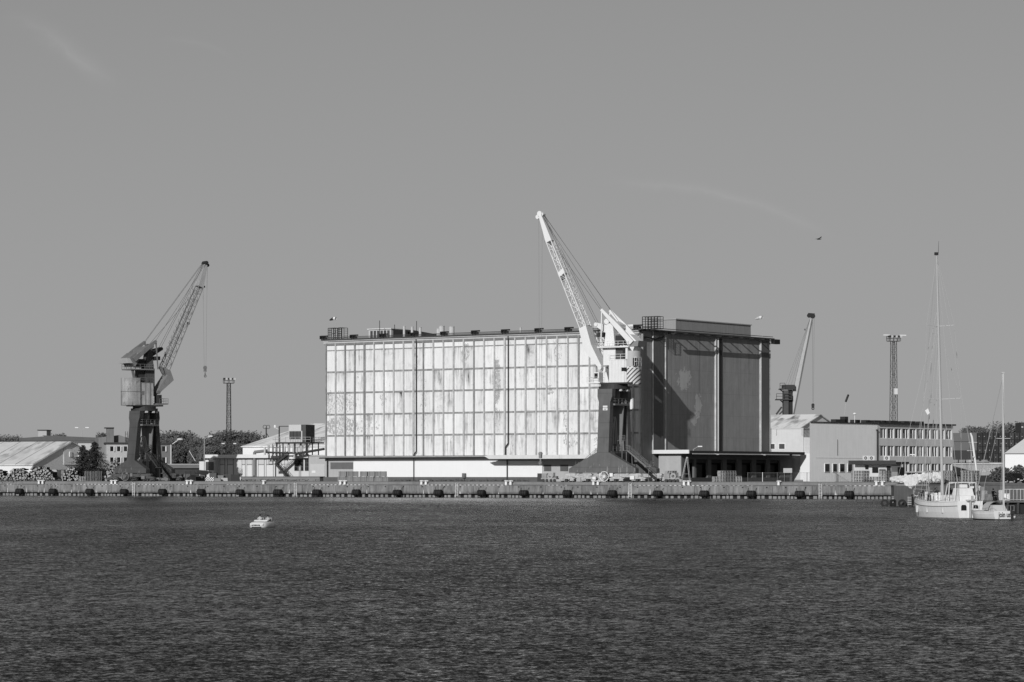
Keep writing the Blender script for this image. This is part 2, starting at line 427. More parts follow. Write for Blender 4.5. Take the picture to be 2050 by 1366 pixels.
# fenders: big black drums on chains
FD = [43,110,183,252,329,406,484,560,638,717,799,881,967,1052,1139,1229,1320,1413,1507,1604,1703]
def fender():
    r_ = thing('drum_fender', '', 'fender', group='black drum fenders hung along the quay')
    f = MB(); n = 18
    prof = [(-.95,.2),(-.95,.58),(-.86,.68),(.86,.68),(.95,.58),(.95,.2)]
    vs = []
    for xx_, rr in prof:
        for i in range(n): a_ = 2*math.pi*i/n; vs.append((xx_, rr*math.cos(a_), rr*math.sin(a_)))
    fs = [(j*n+i, j*n+(i+1)%n, (j+1)*n+(i+1)%n, (j+1)*n+i) for j in range(5) for i in range(n)] + [tuple(range(n-1,-1,-1)), tuple(range(5*n,6*n))]
    f.add(vs, fs).build('rubber_drum', RUBBER, r_)
    c = MB(); c.bar((-.9,.0,.5), (-1.0,.62,1.25), .07); c.bar((.9,.0,.5), (1.0,.62,1.25), .07)
    for xx_ in (-.55,0,.55): c.ring((xx_,0,0), (1,0,0), .66, .72, .08, 16)
    c.build('chain', DSTEEL, r_)
    r_.scale = (.88,.9,.9)
    return proto(r_)
fd = fender()
for i, px in enumerate(FD):
    loc = qw(Q.u(px), -.7, .92); lab = 'black rubber drum fender on the quay wall, %s from the left' % ORD[i]
    if i == 0: fd.location = loc; fd.rotation_euler = (0,0,Q.a); fd['label'] = lab
    else: dup(fd, loc, Q.a+random.uniform(-.05,.05), lab, (random.uniform(.82,.93), .9, random.uniform(.84,.94)))
# bollards
def bollard():
    b_ = MB(); b_.cyl((0,0,0),(0,0,.6),.24,.2,12); b_.cyl((0,0,.6),(0,0,.68),.36,.36,12); b_.cyl((0,0,.68),(0,0,.76),.36,.2,12); b_.bar((0,0,.64),(.5,0,.66),.2,.12)
    return b_.build('mooring_bollard', mat(0.75,0.6,0.08), smooth=False)
bl = None
BP = [(73,80.4,'near the log piles'),(218.6,226,'in front of the left crane'),(370,377.6,'right of the left crane'),(677,685.6,'in front of the timber bundles'),(839.4,848.4,'in front of the middle of the white wall'),(1009,1018,'left of the hook block'),(1184,1193,'in front of the central crane'),(1365.5,1374.6,'right of the central crane'),(1751,1763,'in front of the right hand pallets')]
def one_bollard(px, lab):
    global bl
    loc = qw(Q.u(px), .85, QZ)
    if bl is None: o_ = bl = bollard()
    else: o_ = bl.copy(); col.objects.link(o_)
    o_.location = loc; o_.rotation_euler = (0,0,Q.a); o_.scale = (1.1,1.1,1.15)
    tag(o_, lab, 'bollard', 'white mooring bollards on the quay edge')
for a_, c_, t_ in BP:
    one_bollard(a_, 'white mooring bollard, left of the pair ' + t_); one_bollard(c_, 'white mooring bollard, right of the pair ' + t_)
one_bollard(523, 'single white mooring bollard in front of the low white building'); one_bollard(1555, 'single white mooring bollard in front of the wire fence')

# ---------------------------------------------------------------- main warehouse
W = Fr(651, 641, -35.5)
LB, DB = 81.3, 51.7
wr = thing('cold_store_warehouse', 'huge windowless white panelled warehouse with a dark grey right side', 'warehouse', W.loc(), W.a)
SP = 2.655; U0 = 0.4; ROWZ = [8.85, 13.0, 17.6, 22.3, 26.8, 31.5, 33.2]; ROWZ = [z-GZ for z in ROWZ]
TOP = 33.95 - GZ
PM, t, pb = newmat('peeling_white_panels')
op = t.new('ShaderNodeTexCoord').outputs['Object']; xyz = t.new('ShaderNodeSeparateXYZ', {0: op})
ci = t.math('FLOOR', t.math('DIVIDE', t.math('SUBTRACT', xyz.outputs[0], U0), SP)); ri = t.math('FLOOR', t.math('DIVIDE', t.math('SUBTRACT', xyz.outputs[2], 5.6), 4.6))
cell = t.new('ShaderNodeTexWhiteNoise', {'Vector': t.new('ShaderNodeCombineXYZ', {0: ci, 1: ri, 2: 3.0}).outputs[0]}, noise_dimensions='3D').outputs[0]
st = t.noise(op, 2.4, 5, 0.7, stretch=(1, 1, 0.05)); st2 = t.noise(op, 0.7, 4, 0.6, stretch=(1, 1, 0.16)); cl = t.noise(op, 0.25, 5, 0.6)
low = t.noise(op, 0.045, 2, 0.5)
tone = t.math('ADD', 0.70, t.math('MULTIPLY', cell, 0.10))
grime = t.math('ADD', t.math('MULTIPLY', t.ramp(st, 0.45, 0.68), 0.30), t.math('MULTIPLY', t.ramp(st2, 0.50, 0.68), 0.36))
grime = t.math('MULTIPLY', grime, t.ramp(cl, 0.3, 0.62, 0.25, 1.0))
rowt = t.math('FRACT', t.math('DIVIDE', t.math('SUBTRACT', xyz.outputs[2], 5.4), 4.6))
grime = t.math('MULTIPLY', grime, t.ramp(rowt, 0.2, 1.0, 0.55, 1.35))
cell2 = t.new('ShaderNodeTexWhiteNoise', {'Vector': t.new('ShaderNodeCombineXYZ', {0: ci, 1: ri, 2: 8.0}).outputs[0]}, noise_dimensions='3D').outputs[0]
grime = t.math('MULTIPLY', grime, t.ramp(t.math('MULTIPLY', cell2, cell2), 0.0, 1.0, 0.35, 1.7))
blot = t.ramp(t.noise(op, 0.55, 6, 0.7, 0.8, stretch=(1, 1, 0.7)), 0.52, 0.66)
grime = t.math('ADD', grime, t.math('MULTIPLY', t.math('MULTIPLY', blot, t.math('ADD', cell2, 0.25)), 0.17))
jt = t.math('MULTIPLY', t.ramp(rowt, 0.93, 1.0), t.ramp(t.noise(op, 1.3, 4, 0.7), 0.42, 0.6)); grime = t.math('ADD', grime, t.math('MULTIPLY', jt, 0.22))
tone = t.math('SUBTRACT', tone, grime)
# sheet seams
fz = t.math('FRACT', t.math('DIVIDE', t.math('SUBTRACT', xyz.outputs[0], U0), SP/6)); tone = t.math('SUBTRACT', tone, t.math('MULTIPLY', t.math('LESS_THAN', fz, 0.07), 0.035))
# flaking: local spots (along, up, half width, half height, strength)
spots = [(3.5,17.0,6.5,3.2,.15),(4.5,12.0,5.5,2.5,.19),(11.5,12,4,2.6,.08),(24.6,25.5,.9,4.5,.14),(26.8,16.5,1.0,9,.12),(38.0,27.2,1.2,2.2,.20),(46.0,21,1.2,5.5,.21),(46,13,1.2,3,.14),(57,18,1.5,8,.07),(61.5,27,1.3,3,.12),(59.5,19,1.2,1.3,.14),(65,9,3,2.5,.10),(9.2,26,.7,6,.08),(16,18,1,2.5,.12),(52,26,.8,8,.06),(63.5,15,1,6,.09),(72,8,2,4,.09)]
dam = None
for (a_, z_, ru, rz_, k) in spots:
    dx = t.math('DIVIDE', t.math('SUBTRACT', xyz.outputs[0], a_), ru); dz = t.math('DIVIDE', t.math('SUBTRACT', xyz.outputs[2], z_), rz_)
    q = t.math('SUBTRACT', 1.0, t.math('ADD', t.math('MULTIPLY', dx, dx), t.math('MULTIPLY', dz, dz)), clamp=True)
    q = t.math('MULTIPLY', t.math('MULTIPLY', q, 2.2, clamp=True), k)
    dam = q if dam is None else t.math('MAXIMUM', dam, q)
fl = t.noise(op, 2.4, 8, 0.76, 0.3, stretch=(1, 1, 0.6))
thr = t.math('SUBTRACT', 0.645, t.math('ADD', dam, t.math('MULTIPLY', t.math('SUBTRACT', cell, 0.6), 0.07)))
fk = t.ramp(t.math('SUBTRACT', fl, thr), 0.0, 0.015)
tone = t.mix(fk, tone, t.math('ADD', 0.30, t.math('MULTIPLY', st, 0.12)))
t.l.new(t.grey(tone), pb.inputs['Base Color']); pb.inputs['Roughness'].default_value = 0.75; pb.inputs['Specular IOR Level'].default_value = 0.2
MB().box(0.02, LB, 0.0, 1.0, 5.55, TOP-.75).build('front_wall', PM, wr)
# right-hand side wall
SMt, t, sb = newmat('grey_render')
op = t.new('ShaderNodeTexCoord').outputs['Object']; xyz = t.new('ShaderNodeSeparateXYZ', {0: op})
a1 = t.noise(op, 0.09, 5, 0.6); a2 = t.noise(op, 1.2, 5, 0.7, stretch=(1, 1, 0.09)); a3 = t.noise(op, 0.5, 6, 0.7)
sv = t.math('ADD', 0.06, t.math('ADD', t.math('MULTIPLY', a1, 0.12), t.math('ADD', t.math('MULTIPLY', a2, 0.17), t.math('MULTIPLY', a3, 0.12))))
sv = t.math('ADD', sv, t.math('MULTIPLY', t.ramp(t.noise(op, 0.9, 6, 0.75, 0.5, stretch=(1,1,.4)), 0.66, 0.68), 0.06))
for (vy, vz, ry, rz_) in ((17.2, 21.2, 2.6, 2.0), (22.6, 15.9, 1.3, 2.4), (20.8,13.0,1.2,1.6)):      # bare patches
    dx = t.math('DIVIDE', t.math('SUBTRACT', xyz.outputs[1], vy), ry); dz = t.math('DIVIDE', t.math('SUBTRACT', xyz.outputs[2], vz), rz_)
    q = t.math('ADD', t.math('SUBTRACT', 1.0, t.math('ADD', t.math('MULTIPLY', dx, dx), t.math('MULTIPLY', dz, dz))), t.math('MULTIPLY', t.math('SUBTRACT', t.noise(op, 0.9, 6, 0.7, 0.5), 0.5), 6.0))
    sv = t.math('ADD', sv, t.math('MULTIPLY', t.ramp(q, 0, .15), 0.14))
for (pz, per, dp) in ((1, 3.05, .10), (2, 4.6, .07)):
    ln = t.math('LESS_THAN', t.math('FRACT', t.math('DIVIDE', xyz.outputs[pz], per)), .03 if pz == 1 else .02); sv = t.math('MULTIPLY', sv, t.math('SUBTRACT', 1.0, t.math('MULTIPLY', ln, dp*2)))
runs = t.math('MULTIPLY', t.ramp(t.noise(op, 1.1, 4, .7, stretch=(1, 1, .03)), .55, .7), t.ramp(xyz.outputs[2], 8, 31, .1, .45)); sv = t.math('MULTIPLY', sv, t.math('SUBTRACT', 1.0, runs))
t.l.new(t.grey(sv), sb.inputs['Base Color']); sb.inputs['Roughness'].default_value = 0.85
RW = LB + 0.0
MB().box(RW-1, RW+.02, 1.0, DB, 0, TOP-.3).build('side_wall', SMt, wr)
MB().box(0, RW-1, DB-1, DB, 0, TOP-.3).build('rear_wall', GREY, wr)
MB().box(-.02, 1, 1.0, DB-1, 0, TOP-.3).build('left_wall', LGREY, wr)
MB().box(-.6, RW+.9, -.7, DB+.6, TOP-.28, TOP).build('roof', mat(0.06, 0.8, 0.2), wr)
MB().box(-.2, RW+.2, -.32, -.001, TOP-.95, TOP-.62).box(-.2, RW+.2, -.55, -.001, TOP-.5, TOP-.285).build('cornice', mat(0.45, 0.7, 0.25, 1.0), wr)
MB().box(0, RW, -.25, -.003, TOP-1.35, TOP-1.0).build('cornice_shade_band', mat(0.2, 0.8, 0.3, 1.0), wr)  # solid grey band below the cornice, its shade put into the colour
# pilaster ribs
pm_l = mat(0.46, 0.7, 0.45, 0.9, 0.35); pm_d = mat(0.26, 0.75, 0.6, 0.9, 0.4)
for i in range(31):
    u = U0 + SP*i
    wide = i in (4, 9, 18); dk = i in (0, 2, 3, 4, 10, 15, 25)
    hw = random.uniform(.12,.16) if not wide else .2
    o = MB().box(u-hw, u+hw, -.34, -.002, 5.6, TOP-.97).build('pilaster', pm_d if dk else pm_l, wr)
for z_ in ROWZ[1:-1]:
    th = .17 if z_ < 25 else .09
    MB().box(.1, RW-.1, -.12, -.001, z_-th, z_+th).build('string_course', mat(0.27, 0.8, 0.8, 1.1), wr)
# ledge, white band, plinth
MB().box(-.6, 73, -1.1, -.001, 5.15, 5.5).build('ledge', mat(0.3, 0.85, 0.3, 0.8, 0.2), wr)
MB().box(-.7, 73, -1.25, -1.102, 4.95, 5.2).build('ledge_gutter', BLACK, wr)
MB().box(0, RW, -.05, 1.0, 0, 5.5).build('base_wall', LGREY, wr)
ub = W.u(710); MB().box(ub, W.u(1018), -.45, -.052, 1.0, 4.35).box(W.u(1018)+.15, W.u(1088), -.45, -.052, 1.0, 4.35).build('white_cladding', mat(0.80, 0.6, 0.03, 0.5, 0.03), wr)
MB().box(0, W.u(1090), -.62, -.052, 0, .98).build('plinth', mat(0.11, 0.9, 0.3, 0.6), wr)
MB().box(W.u(662), W.u(709), -.09, -.051, 2.7, 4.15).build('louvre', mat(0.13, 0.8, 0.2, 1.0), wr)
for (a_, c_) in ((1089.5, 1104), (1122, 1138)):
    o = MB(); ua, uc = W.u(a_), W.u(c_); o.box(ua, uc, -.08, -.051, 2.2, 3.55)
    for k in range(5): o.box(ua, uc, -.11, -.081, 2.25+k*.27, 2.33+k*.27)
    o.build('grille_window', mat(0.10, 0.7, 0.2), wr)
# canopy above the right part of the front
c0 = W.u(1000); c1 = W.u(1212)
MB().box(c0, c1, -3.6, -.06, 4.9, 5.1).build('canopy_slab', mat(.12,.8,.2), wr)
MB().prism([(c0-1.2, 5.35), (c0, 4.75), (c1, 4.75), (c1, 5.55), (c0, 5.55)], -3.8, -3.601).build('canopy_fascia', mat(0.62, 0.7, 0.15, 1.0), wr)
# downpipes
for px, hook in ((833, False), (1017, True)):
    u = W.u(px); d = MB(); zb = 5.6 if not hook else 7.2
    d.cyl((u+.33, -.45, TOP-.6), (u+.33, -.45, zb+.8), .1, .1, 8); d.cyl((u+.33, -.45, zb+.8), (u-.35, -.45, zb), .13, .13, 8); d.cyl((u-.35, -.45, zb), (u-.35, -.45, 5.5), .13, .13, 8)
    d.build('downpipe', DARK, wr)
MB().cyl((W.u(833)-.1, -.7, 4.9), (W.u(833)-.1, -.7, .2), .1, .1, 8).cyl((W.u(658), -.5, 4.9), (W.u(658), -.5, .2), .12, .12, 8).cyl((W.u(1017.5)+.2, -.7, 4.9), (W.u(1017.5)+.2, -.7, .2), .12, .12, 8).build('lower_pipe', DARK, wr)
ag = thing('wall_cabinet', 'small grey electrical cabinet against the white wall near the middle', 'cabinet', W.w(W.u(934), -.9, .3), W.a)
MB().box(-.35, .35, -.25, .25, .55, 1.5).build('housing', mat(.14,.7,.1), ag); MB().box(-.06, .06, -.05, .05, 0, .549).build('post', STEEL, ag)
# side: corrugated strips, bright jambs, pipes
strip = ribmat(0.11, 0.55, 0.5, (0, 1, 0), 0.7, 0.15, 0.2)
for (pa, pb_) in ((1313, 1333), (1529, 1544)):
    va = W.v(pa, RW+.9); vb = W.v(pb_, RW+.9)
    MB().box(RW+.021, RW+.32, va, vb, 5.9, TOP-.3).build('corrugated_bay', strip, wr)
    MB().box(RW+.1, RW+.36, va-.12, va-.002, 5.9, TOP-.3).build('bay_edge', mat(.5,.6,.4,.6), wr)
for pv in (1334.5, 1434, 1524, 1543.5):
    v_ = W.v(pv, RW+.4); MB().box(RW+.03, RW+(.4 if pv==1434 else .26), v_-.1, v_+.12, 6.0, TOP-.9).build('side_pilaster', mat(0.50, 0.6, 0.5, 0.7), wr)
v_ = W.v(1437.5, RW+.3); MB().cyl((RW+.35, v_, TOP-.4), (RW+.35, v_, 6), .17, .17, 8).build('downpipe', DWHITE, wr)
v_ = W.v(1440, RW+.2); MB().box(RW+.021, RW+.25, v_, v_+1.0, 6.0, TOP-.8).build('cable_duct', DARK, wr)
v_ = W.v(1281, RW+.5); MB().cyl((RW+.45, .6, TOP-1), (RW+.45, .6, 1), .22, .22, 8).build('downpipe', mat(.3,.7,.3), wr)
# projecting eaves walkway on brackets: casts the stripe of shade on the side wall
e = MB(); e.box(RW+2.0, RW+2.55, 9.5, DB-2.5, TOP-.85, TOP-.6).build('eaves_walkway', DARK, wr)
for k in range(9):
    v_ = 11.0 + k*4.4; MB().box(RW+.02, RW+2.0, v_-.12, v_+.12, TOP-.6, TOP-.4).build('eaves_bracket', DARK, wr)
MB().bar((RW+.4, 1.2, TOP-1.6), (RW+.4, 5.6, TOP-1.9), .28).bar((RW+.4, 5.6, TOP-1.9), (RW+.4, 8.6, TOP-1.3), .28).build('roof_shade_bar', BLACK, wr)  # black bars standing in for the wavy shadow under the roof edge
# dark hoist frames along the front eaves
for px in (648, 708, 767, 829, 889, 951, 1011, 1078, 1138, 1276):
    u = W.u(px, -.5); h = MB(); h.box(u-.5, u-.3, -1.3, .6, TOP+.02, TOP+.75); h.box(u-.3, u+1.6, -1.2, -.9, TOP+.5, TOP+.78); h.box(u+.2, u+.4, -1.1, .3, TOP+.02, TOP+.5)
    h.build('roof_hoist_frame', BLACK, wr)
MB().bar((-.4, -.8, TOP+.35), (RW+.6, -.8, TOP+.35), .13).bar((-.4, -.85, TOP+.12), (RW+.6, -.85, TOP+.12), .1).build('gutter_rail', DSTEEL, wr)
MB().bar((RW+.8, 0, TOP+.28), (RW+.8, DB, TOP+.28), .12).box(RW+.2, RW+1.1, DB+.3, DB+2.6, TOP-1.2, TOP-.2).build('edge_rail', BLACK, wr)
# roof buildings
u0, u1 = W.u(738, 8), W.u(783, 8)
rb = MB().box(u0, u1, 8, 14, TOP+.001, TOP+2.3).build('roof_cabin', mat(.5,.7,.1), wr)
for k in range(6): q0 = u0+.5+k*(u1-u0-.6)/6; MB().box(q0, q0+.65, 7.93, 7.999, TOP+.5, TOP+2.0).build('cabin_window', GLASSL, rb)
MB().box(u0-.2, u1+.2, 7.7, 14.2, TOP+2.301, TOP+2.45).build('cabin_roof', WHITE, rb)
MB().prism([(u1+.2, TOP), (W.u(874, 9), TOP+.02), (W.u(874, 9), TOP+.35), (u1+.2, TOP+2.3)], 8.5, 16).build('sloping_shed', BLACK, wr)
vz = mat(.5, .6, .15)
for px, r_, h_ in ((809,.26,2.6),(825,.28,2.4),(841,.3,2.2),(877,.35,1.8),(884,.62,2.3),(904,.6,2.1),(904,.2,1.2),(1042,.2,1.4)):
    u = W.u(px, 6); MB().cyl((u, 6, TOP), (u, 6, TOP+h_), r_, r_, 12).cyl((u,6,TOP+h_),(u,6,TOP+h_+.08),r_+.06,r_+.06,12).build('roof_vent', vz, wr)
for px, h_ in ((760, 4.0), (834, 3.6), (790, 3.0)):
    u = W.u(px, 5); MB().bar((u,5,TOP),(u,5,TOP+h_), .09).build('roof_pipe', BLACK, wr)
# penthouse along the right side
pv0, pv1 = W.v(1353, RW-3), W.v(1503, RW-3)
MB().box(RW-9, RW-3, pv0, pv1, TOP+.001, TOP+2.75).build('penthouse_wall', mat(.28,.8,.15,.5,.2), wr)
MB().box(RW-9.2, RW-2.8, pv0-.2, pv1+.2, TOP+2.751, TOP+2.95).build('penthouse_roof', mat(.35,.8,.15), wr)
MB().box(RW-17, RW-10, 9, 15, TOP, TOP+1.7).build('roof_hatch_house', mat(.45,.7,.15), wr)
MB().box(RW-4.5, RW-2.2, 1.2, 4, TOP, TOP+1.0).build('roof_box', WHITE, wr)
# steel grid frames on the roof corners
def grid(name, u0, u1, v, z0, z1, nu, nz):
    g_ = MB()
    for k in range(nu+1): x_ = u0+(u1-u0)*k/nu; g_.bar((x_, v, z0), (x_, v, z1), .11); g_.bar((x_, v+2, z0), (x_, v+2, z1), .09)
    for k in range(nz+1): z_ = z0+(z1-z0)*k/nz; g_.bar((u0, v, z_), (u1, v, z_), .1); g_.bar((u0, v+2, z_), (u1, v+2, z_), .08)
    for x_ in (u0, u1): g_.bar((x_, v, z1), (x_, v+2, z1), .08); g_.bar((x_, v, z0+.1), (x_, v+2, z0+.1), .08)
    return g_.build(name, BLACK, wr)
grid('roof_cage', W.u(657, 1), W.u(664, 1), 1, TOP, TOP+2.5, 2, 5); grid('roof_cage', W.u(664, 1), W.u(671.5,1), 1, TOP, TOP+2.5, 2, 2); grid('roof_cage', W.u(677, 1), W.u(684.5, 1), 1, TOP, TOP+2.5, 1, 6)
grid('roof_cage', W.u(1286, 2), W.u(1317, 2), 2, TOP, TOP+2.5, 5, 5)
# windsocks on poles
def sock(px, py, v, flip, lab, dirx=-1):
    u = W.u(px, v); zz = W.z(py, u, v); loc = W.w(u, v, TOP)
    r_ = thing('windsock', lab, 'windsock', loc, W.a)
    h = zz - TOP
    MB().cyl((0,0,0),(0,0,h),.04,.03,6).build('pole', LGREY, r_)
    s_ = MB(); n = 10; rows = []
    pts = [(0,0,.36),(.6,.0,.33),(.61,.0,.33),(1.2,-.15,.28),(1.7,-.3,.16)]
    for (a_, dz, rr) in pts: rows.append([(dirx*a_, rr*math.cos(2*math.pi*i/n), h-.3+dz+rr*math.sin(2*math.pi*i/n)) for i in range(n+1)])
    s_.sheet(rows[:2]); s_.cur = 1; s_.sheet(rows[2:])
    s_.build('sock', [WHITE, DARK if dirx<0 and px<800 else DWHITE], r_)
sock(672.5, 635, 3, 0, 'white and dark windsock on a pole above the left end of the warehouse roof')
sock(1526, 633, 46, 0, 'pale windsock on a pole above the right end of the warehouse roof')

# ---------------------------------------------------------------- loading annex on the right side
V0, PW = 6.0, 6.2
AO = W.w(RW, V0, 0)
ax = thing('loading_dock_annex', 'low grey loading dock building with seven dark bays under a flat canopy', 'loading dock', AO, W.a)
LE = 44.7
MB().box(.9, PW, 0, .4, 0, 5.9).build('end_wall', mat(.40,.85,.15,.5,.12), ax)
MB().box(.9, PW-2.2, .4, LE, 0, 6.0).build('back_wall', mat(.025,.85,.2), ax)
MB().box(PW-2.2, PW, LE-.4, LE, 0, 5.9).build('far_wall', mat(.12,.85,.2), ax)
MB().prismz([(-.5,-.9),(PW+2.6,-.9),(PW+2.6,LE+.6),(-.5,LE+.6)], 6.0, 6.28).build('canopy_roof', mat(.10,.8,.2), ax)
MB().box(-.5, PW+2.62, -1.15, -.901, 5.75, 6.5).build('roof_edge', WHITE, ax)
MB().box(PW+2.601, PW+2.75, -.9, LE+.6, 5.72, 6.32).build('canopy_fascia', DARK, ax)
MB().box(PW+2.751, PW+2.82, 0, LE-6, 5.62, 5.82).build('gutter', DWHITE, ax)
AF = Fr(1368, 0, 0); AF.ox, AF.oy, AF.z0 = W.w(RW+PW, V0)[0], W.w(RW+PW, V0)[1], GZ; AF.a = W.a + math.pi/2; AF.U = (math.cos(AF.a), math.sin(AF.a)); AF.V = (-math.sin(AF.a), math.cos(AF.a))
bays = [(1372,1390),(1394,1417),(1424,1447),(1455,1476),(1485,1506),(1514,1535),(1542,1562)]
prev = .4
for i, (p0, p1) in enumerate(bays):
    a_, c_ = AF.u(p0), AF.u(p1)
    if a_ > prev: MB().box(PW-.5, PW, prev, a_, 0, 5.9).build('pier', mat(.13,.85,.2,.6), ax)
    MB().box(PW-.5, PW-.01, a_, c_, 4.6, 5.9).build('lintel', mat(.12,.85,.2,.6), ax)
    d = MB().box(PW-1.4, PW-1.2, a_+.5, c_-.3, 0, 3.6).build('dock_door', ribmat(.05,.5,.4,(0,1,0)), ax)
    MB().box(PW-1.2, PW-1.05, a_+.4, a_+.62, 0, 3.9).build('door_post', mat(.5,.6,.3), d)
    MB().box(PW-1.2, PW-.3, a_+.2, c_-.1, 3.9, 4.5).build('dock_hood', mat(.035,.8,.3), ax)
    prev = c_
MB().box(PW-.5, PW, prev, LE-.4, 0, 5.9).build('pier', mat(.14,.85,.2,.6), ax)
MB().box(PW, PW+2.2, .5, LE-5, 0, .9).build('dock_platform', mat(.06,.9,.2), ax)
for px in (1408, 1502):
    v_ = AF.u(px); MB().cyl((PW+2.7, v_, 5.8), (PW+3.5, v_-.3, 5.6), .06).ball((PW+3.7, v_-.4, 5.6), .35, .2, .12).build('canopy_lamp', DWHITE, ax)
# ---------------------------------------------------------------- portal cranes
def legmat(base):
    m, t, b = newmat('painted_crane_steel')
    p = t.new('ShaderNodeNewGeometry').outputs['Position']; o = t.new('ShaderNodeTexCoord').outputs['Object']; z = t.new('ShaderNodeSeparateXYZ', {0: o}).outputs[2]
    n = t.noise(p, .35, 5, .65); st = t.noise(p, 1.6, 5, .7, stretch=(1,1,.12)); sc_ = t.noise(p, 3.2, 3, .6, stretch=(1,1,.14))
    v = t.math('MULTIPLY', base, t.math('ADD', .35, t.math('ADD', t.math('MULTIPLY', n, .7), t.math('MULTIPLY', st, .6))))
    seam = t.math('LESS_THAN', t.math('FRACT', t.math('DIVIDE', z, 2.9)), .035); v = t.math('MULTIPLY', v, t.math('SUBTRACT', 1.0, t.math('MULTIPLY', seam, .3)))
    k = t.ramp(t.math('SUBTRACT', sc_, t.ramp(z, 2, 6.5, .60, .74)), 0, .03); v = t.mix(k, v, base*2.3)
    t.l.new(t.grey(v), b.inputs['Base Color']); b.inputs['Roughness'].default_value = .6; b.inputs['Specular IOR Level'].default_value = .3
    return m
CR_DARK = legmat(.105)
CR_DEEP = mat(0.035, 0.6, 0.2, 0.6)
CR_MID = mat(0.16, 0.6, 0.2, 0.5, 0.1)
def crane(cpx, lab, S):
    gv = 7.7
    # centre on the ground: 7.7 m behind the quay edge
    u = Q.u(cpx, gv); cx, cy, _ = qw(u, gv, 0)
    root = thing('portal_crane', lab, 'crane', (cx, cy, GZ), Q.a)
    L = Fr(cpx, cy, math.degrees(Q.a)); L.ox, L.oy = cx, cy
    G = 9.4; cp = S['cp']; cl = S['cl']; POR = S.get('pmat', CR_DARK)
    zt = S['ztop']; zf = S['zfl']; zb = 1.85; lean = S.get('lean', 1.3)
    for sgn in (-1, 1):
        y0 = sgn*G/2; W_ = S['bw']; wt, wb = S['wt'], S['wb']
        poly = [(-W_, zb), (W_, zb), (W_, zb+.85), (wb+.05, zf), (wt*.78, zt-2.6), (wt, zt-1.5), (wt, zt), (-wt, zt), (-wt, zt-1.5), (-wt*.78, zt-2.6), (-wb-.05, zf), (-W_, zb+.85)]
        sh = lambda z, y0=y0, s_=sgn: -s_*lean*max(0, z-zb)/(zt-zb)
        MB().prism(poly, y0-.7, y0+.7, sh).build('portal_leg_frame', POR, root)
    # inner bracing, platforms, cable hose loop
    m_ = MB(); zt2 = zt-3.2
    m_.box(-1.7, 1.7, -3.0, 3.0, zt2, zt2+.35).build('upper_platform', CR_MID, root); MB().box(-1.3, 1.3, -3.9, 3.9, zf-.2, zf+.2).build('lower_platform', CR_MID, root)
    MB().rail([(-1.7,-3,zt2+.35),(1.7,-3,zt2+.35),(1.7,3,zt2+.35),(-1.7,3,zt2+.35),(-1.7,-3,zt2+.35)], 1.0, .07).rail([(1.5,-3.5,zf+.2),(1.5,3.5,zf+.2)], 1.0, .07).build('inner_railing', CR_MID, root)
    MB().cyl((0,0,zt2+.35),(0,0,zt),1.0,1.2,14).build('slip_ring_column', STEEL, root); MB().box(-.8,.8,-.6,.9,zf+.2,zf+1.6).build('control_cabinet', STEEL, root)
    MB().prism([(-1.9,zf-4.2),(1.9,zf-4.2),(1.9,zf-.2),(-1.9,zf-.2)], -3.4, 3.4).build('portal_room', CR_DEEP, root)
    h_ = MB()
    for k, x_ in enumerate((-.35, .05, .4)):
        pr = None
        for j in range(9):
            t_ = j/8; p_ = (x_, -1.2+math.sin(math.pi*t_)*1.2, zf+.3+ (zt2-zf-3)*math.sin(math.pi*t_)*.9) if False else (x_, -1.6+2.2*t_, zf+.3+(zt2-zf-2.5)*(1-(2*t_-1)**2))
            if pr: h_.bar(pr, p_, .13)
            pr = p_
    h_.build('hose_loop', LGREY, root)
    w_ = MB()
    w_.prism([(-.95, zf), (.95, zf), (1.6, zt-2.6), (-1.6, zt-2.6)], 1.0, 1.3) if S.get('web', True) else None
    w_.build('inner_web', CR_MID, root)
    # ladder between the legs and side stairs
    l_ = MB()
    for z in [zf+.3*k for k in range(int((zt-zf-3)/.3))]: l_.bar((-1.5,-2.4,z),(-1.5,-1.9,z),.05)
    l_.bar((-1.5,-2.4,zf),(-1.5,-2.4,zt-3),.07).bar((-1.5,-1.9,zf),(-1.5,-1.9,zt-3),.07).build('ladder', CR_MID, root)
    for sgn in (-1, 1):
        st = MB(); W_ = S['bw']; zl = zf+1.0; y_ = 0
        a = (sgn*(W_+.8), sgn*-2.0, 3.1); m1 = (sgn*(W_*.62), sgn*-2.0, 6.3 if sgn>0 else zl); b_ = (sgn*(S['wb']+1.6), sgn*-2.0, zl+ (1.6 if sgn > 0 else 0))
        segs = [(a, (sgn*(W_*.56), a[1], 6.2)), ((sgn*(W_*.44), a[1], 6.2), (sgn*(S['wb']+1.9), a[1], zl+1.3))]
        for p_, q_ in segs:
            for o_ in (-.4, .4):
                P_, Q2 = Vector(p_)+Vector((0,o_,0)), Vector(q_)+Vector((0,o_,0)); st.bar(P_, Q2, .09, .28); up = Vector((0,0,1.0)); st.bar(P_+up, Q2+up, .06); st.bar(P_+up*.5, Q2+up*.5, .05)
                for k in range(5): c_ = P_.lerp(Q2, k/4); st.bar(c_, c_+up, .05)
            for k in range(14): c_ = Vector(p_).lerp(Vector(q_), (k+.5)/14); st.box(c_.x-.14, c_.x+.14, c_.y-.38, c_.y+.38, c_.z-.02, c_.z+.02)
        st.box(sgn*(W_*.44), sgn*(W_*.56), a[1]-.45, a[1]+.45, 6.12, 6.2); st.box(sgn*(S['wb']+.6), sgn*(S['wb']+1.9), a[1]-.5, a[1]+.5, zl+1.22, zl+1.3)
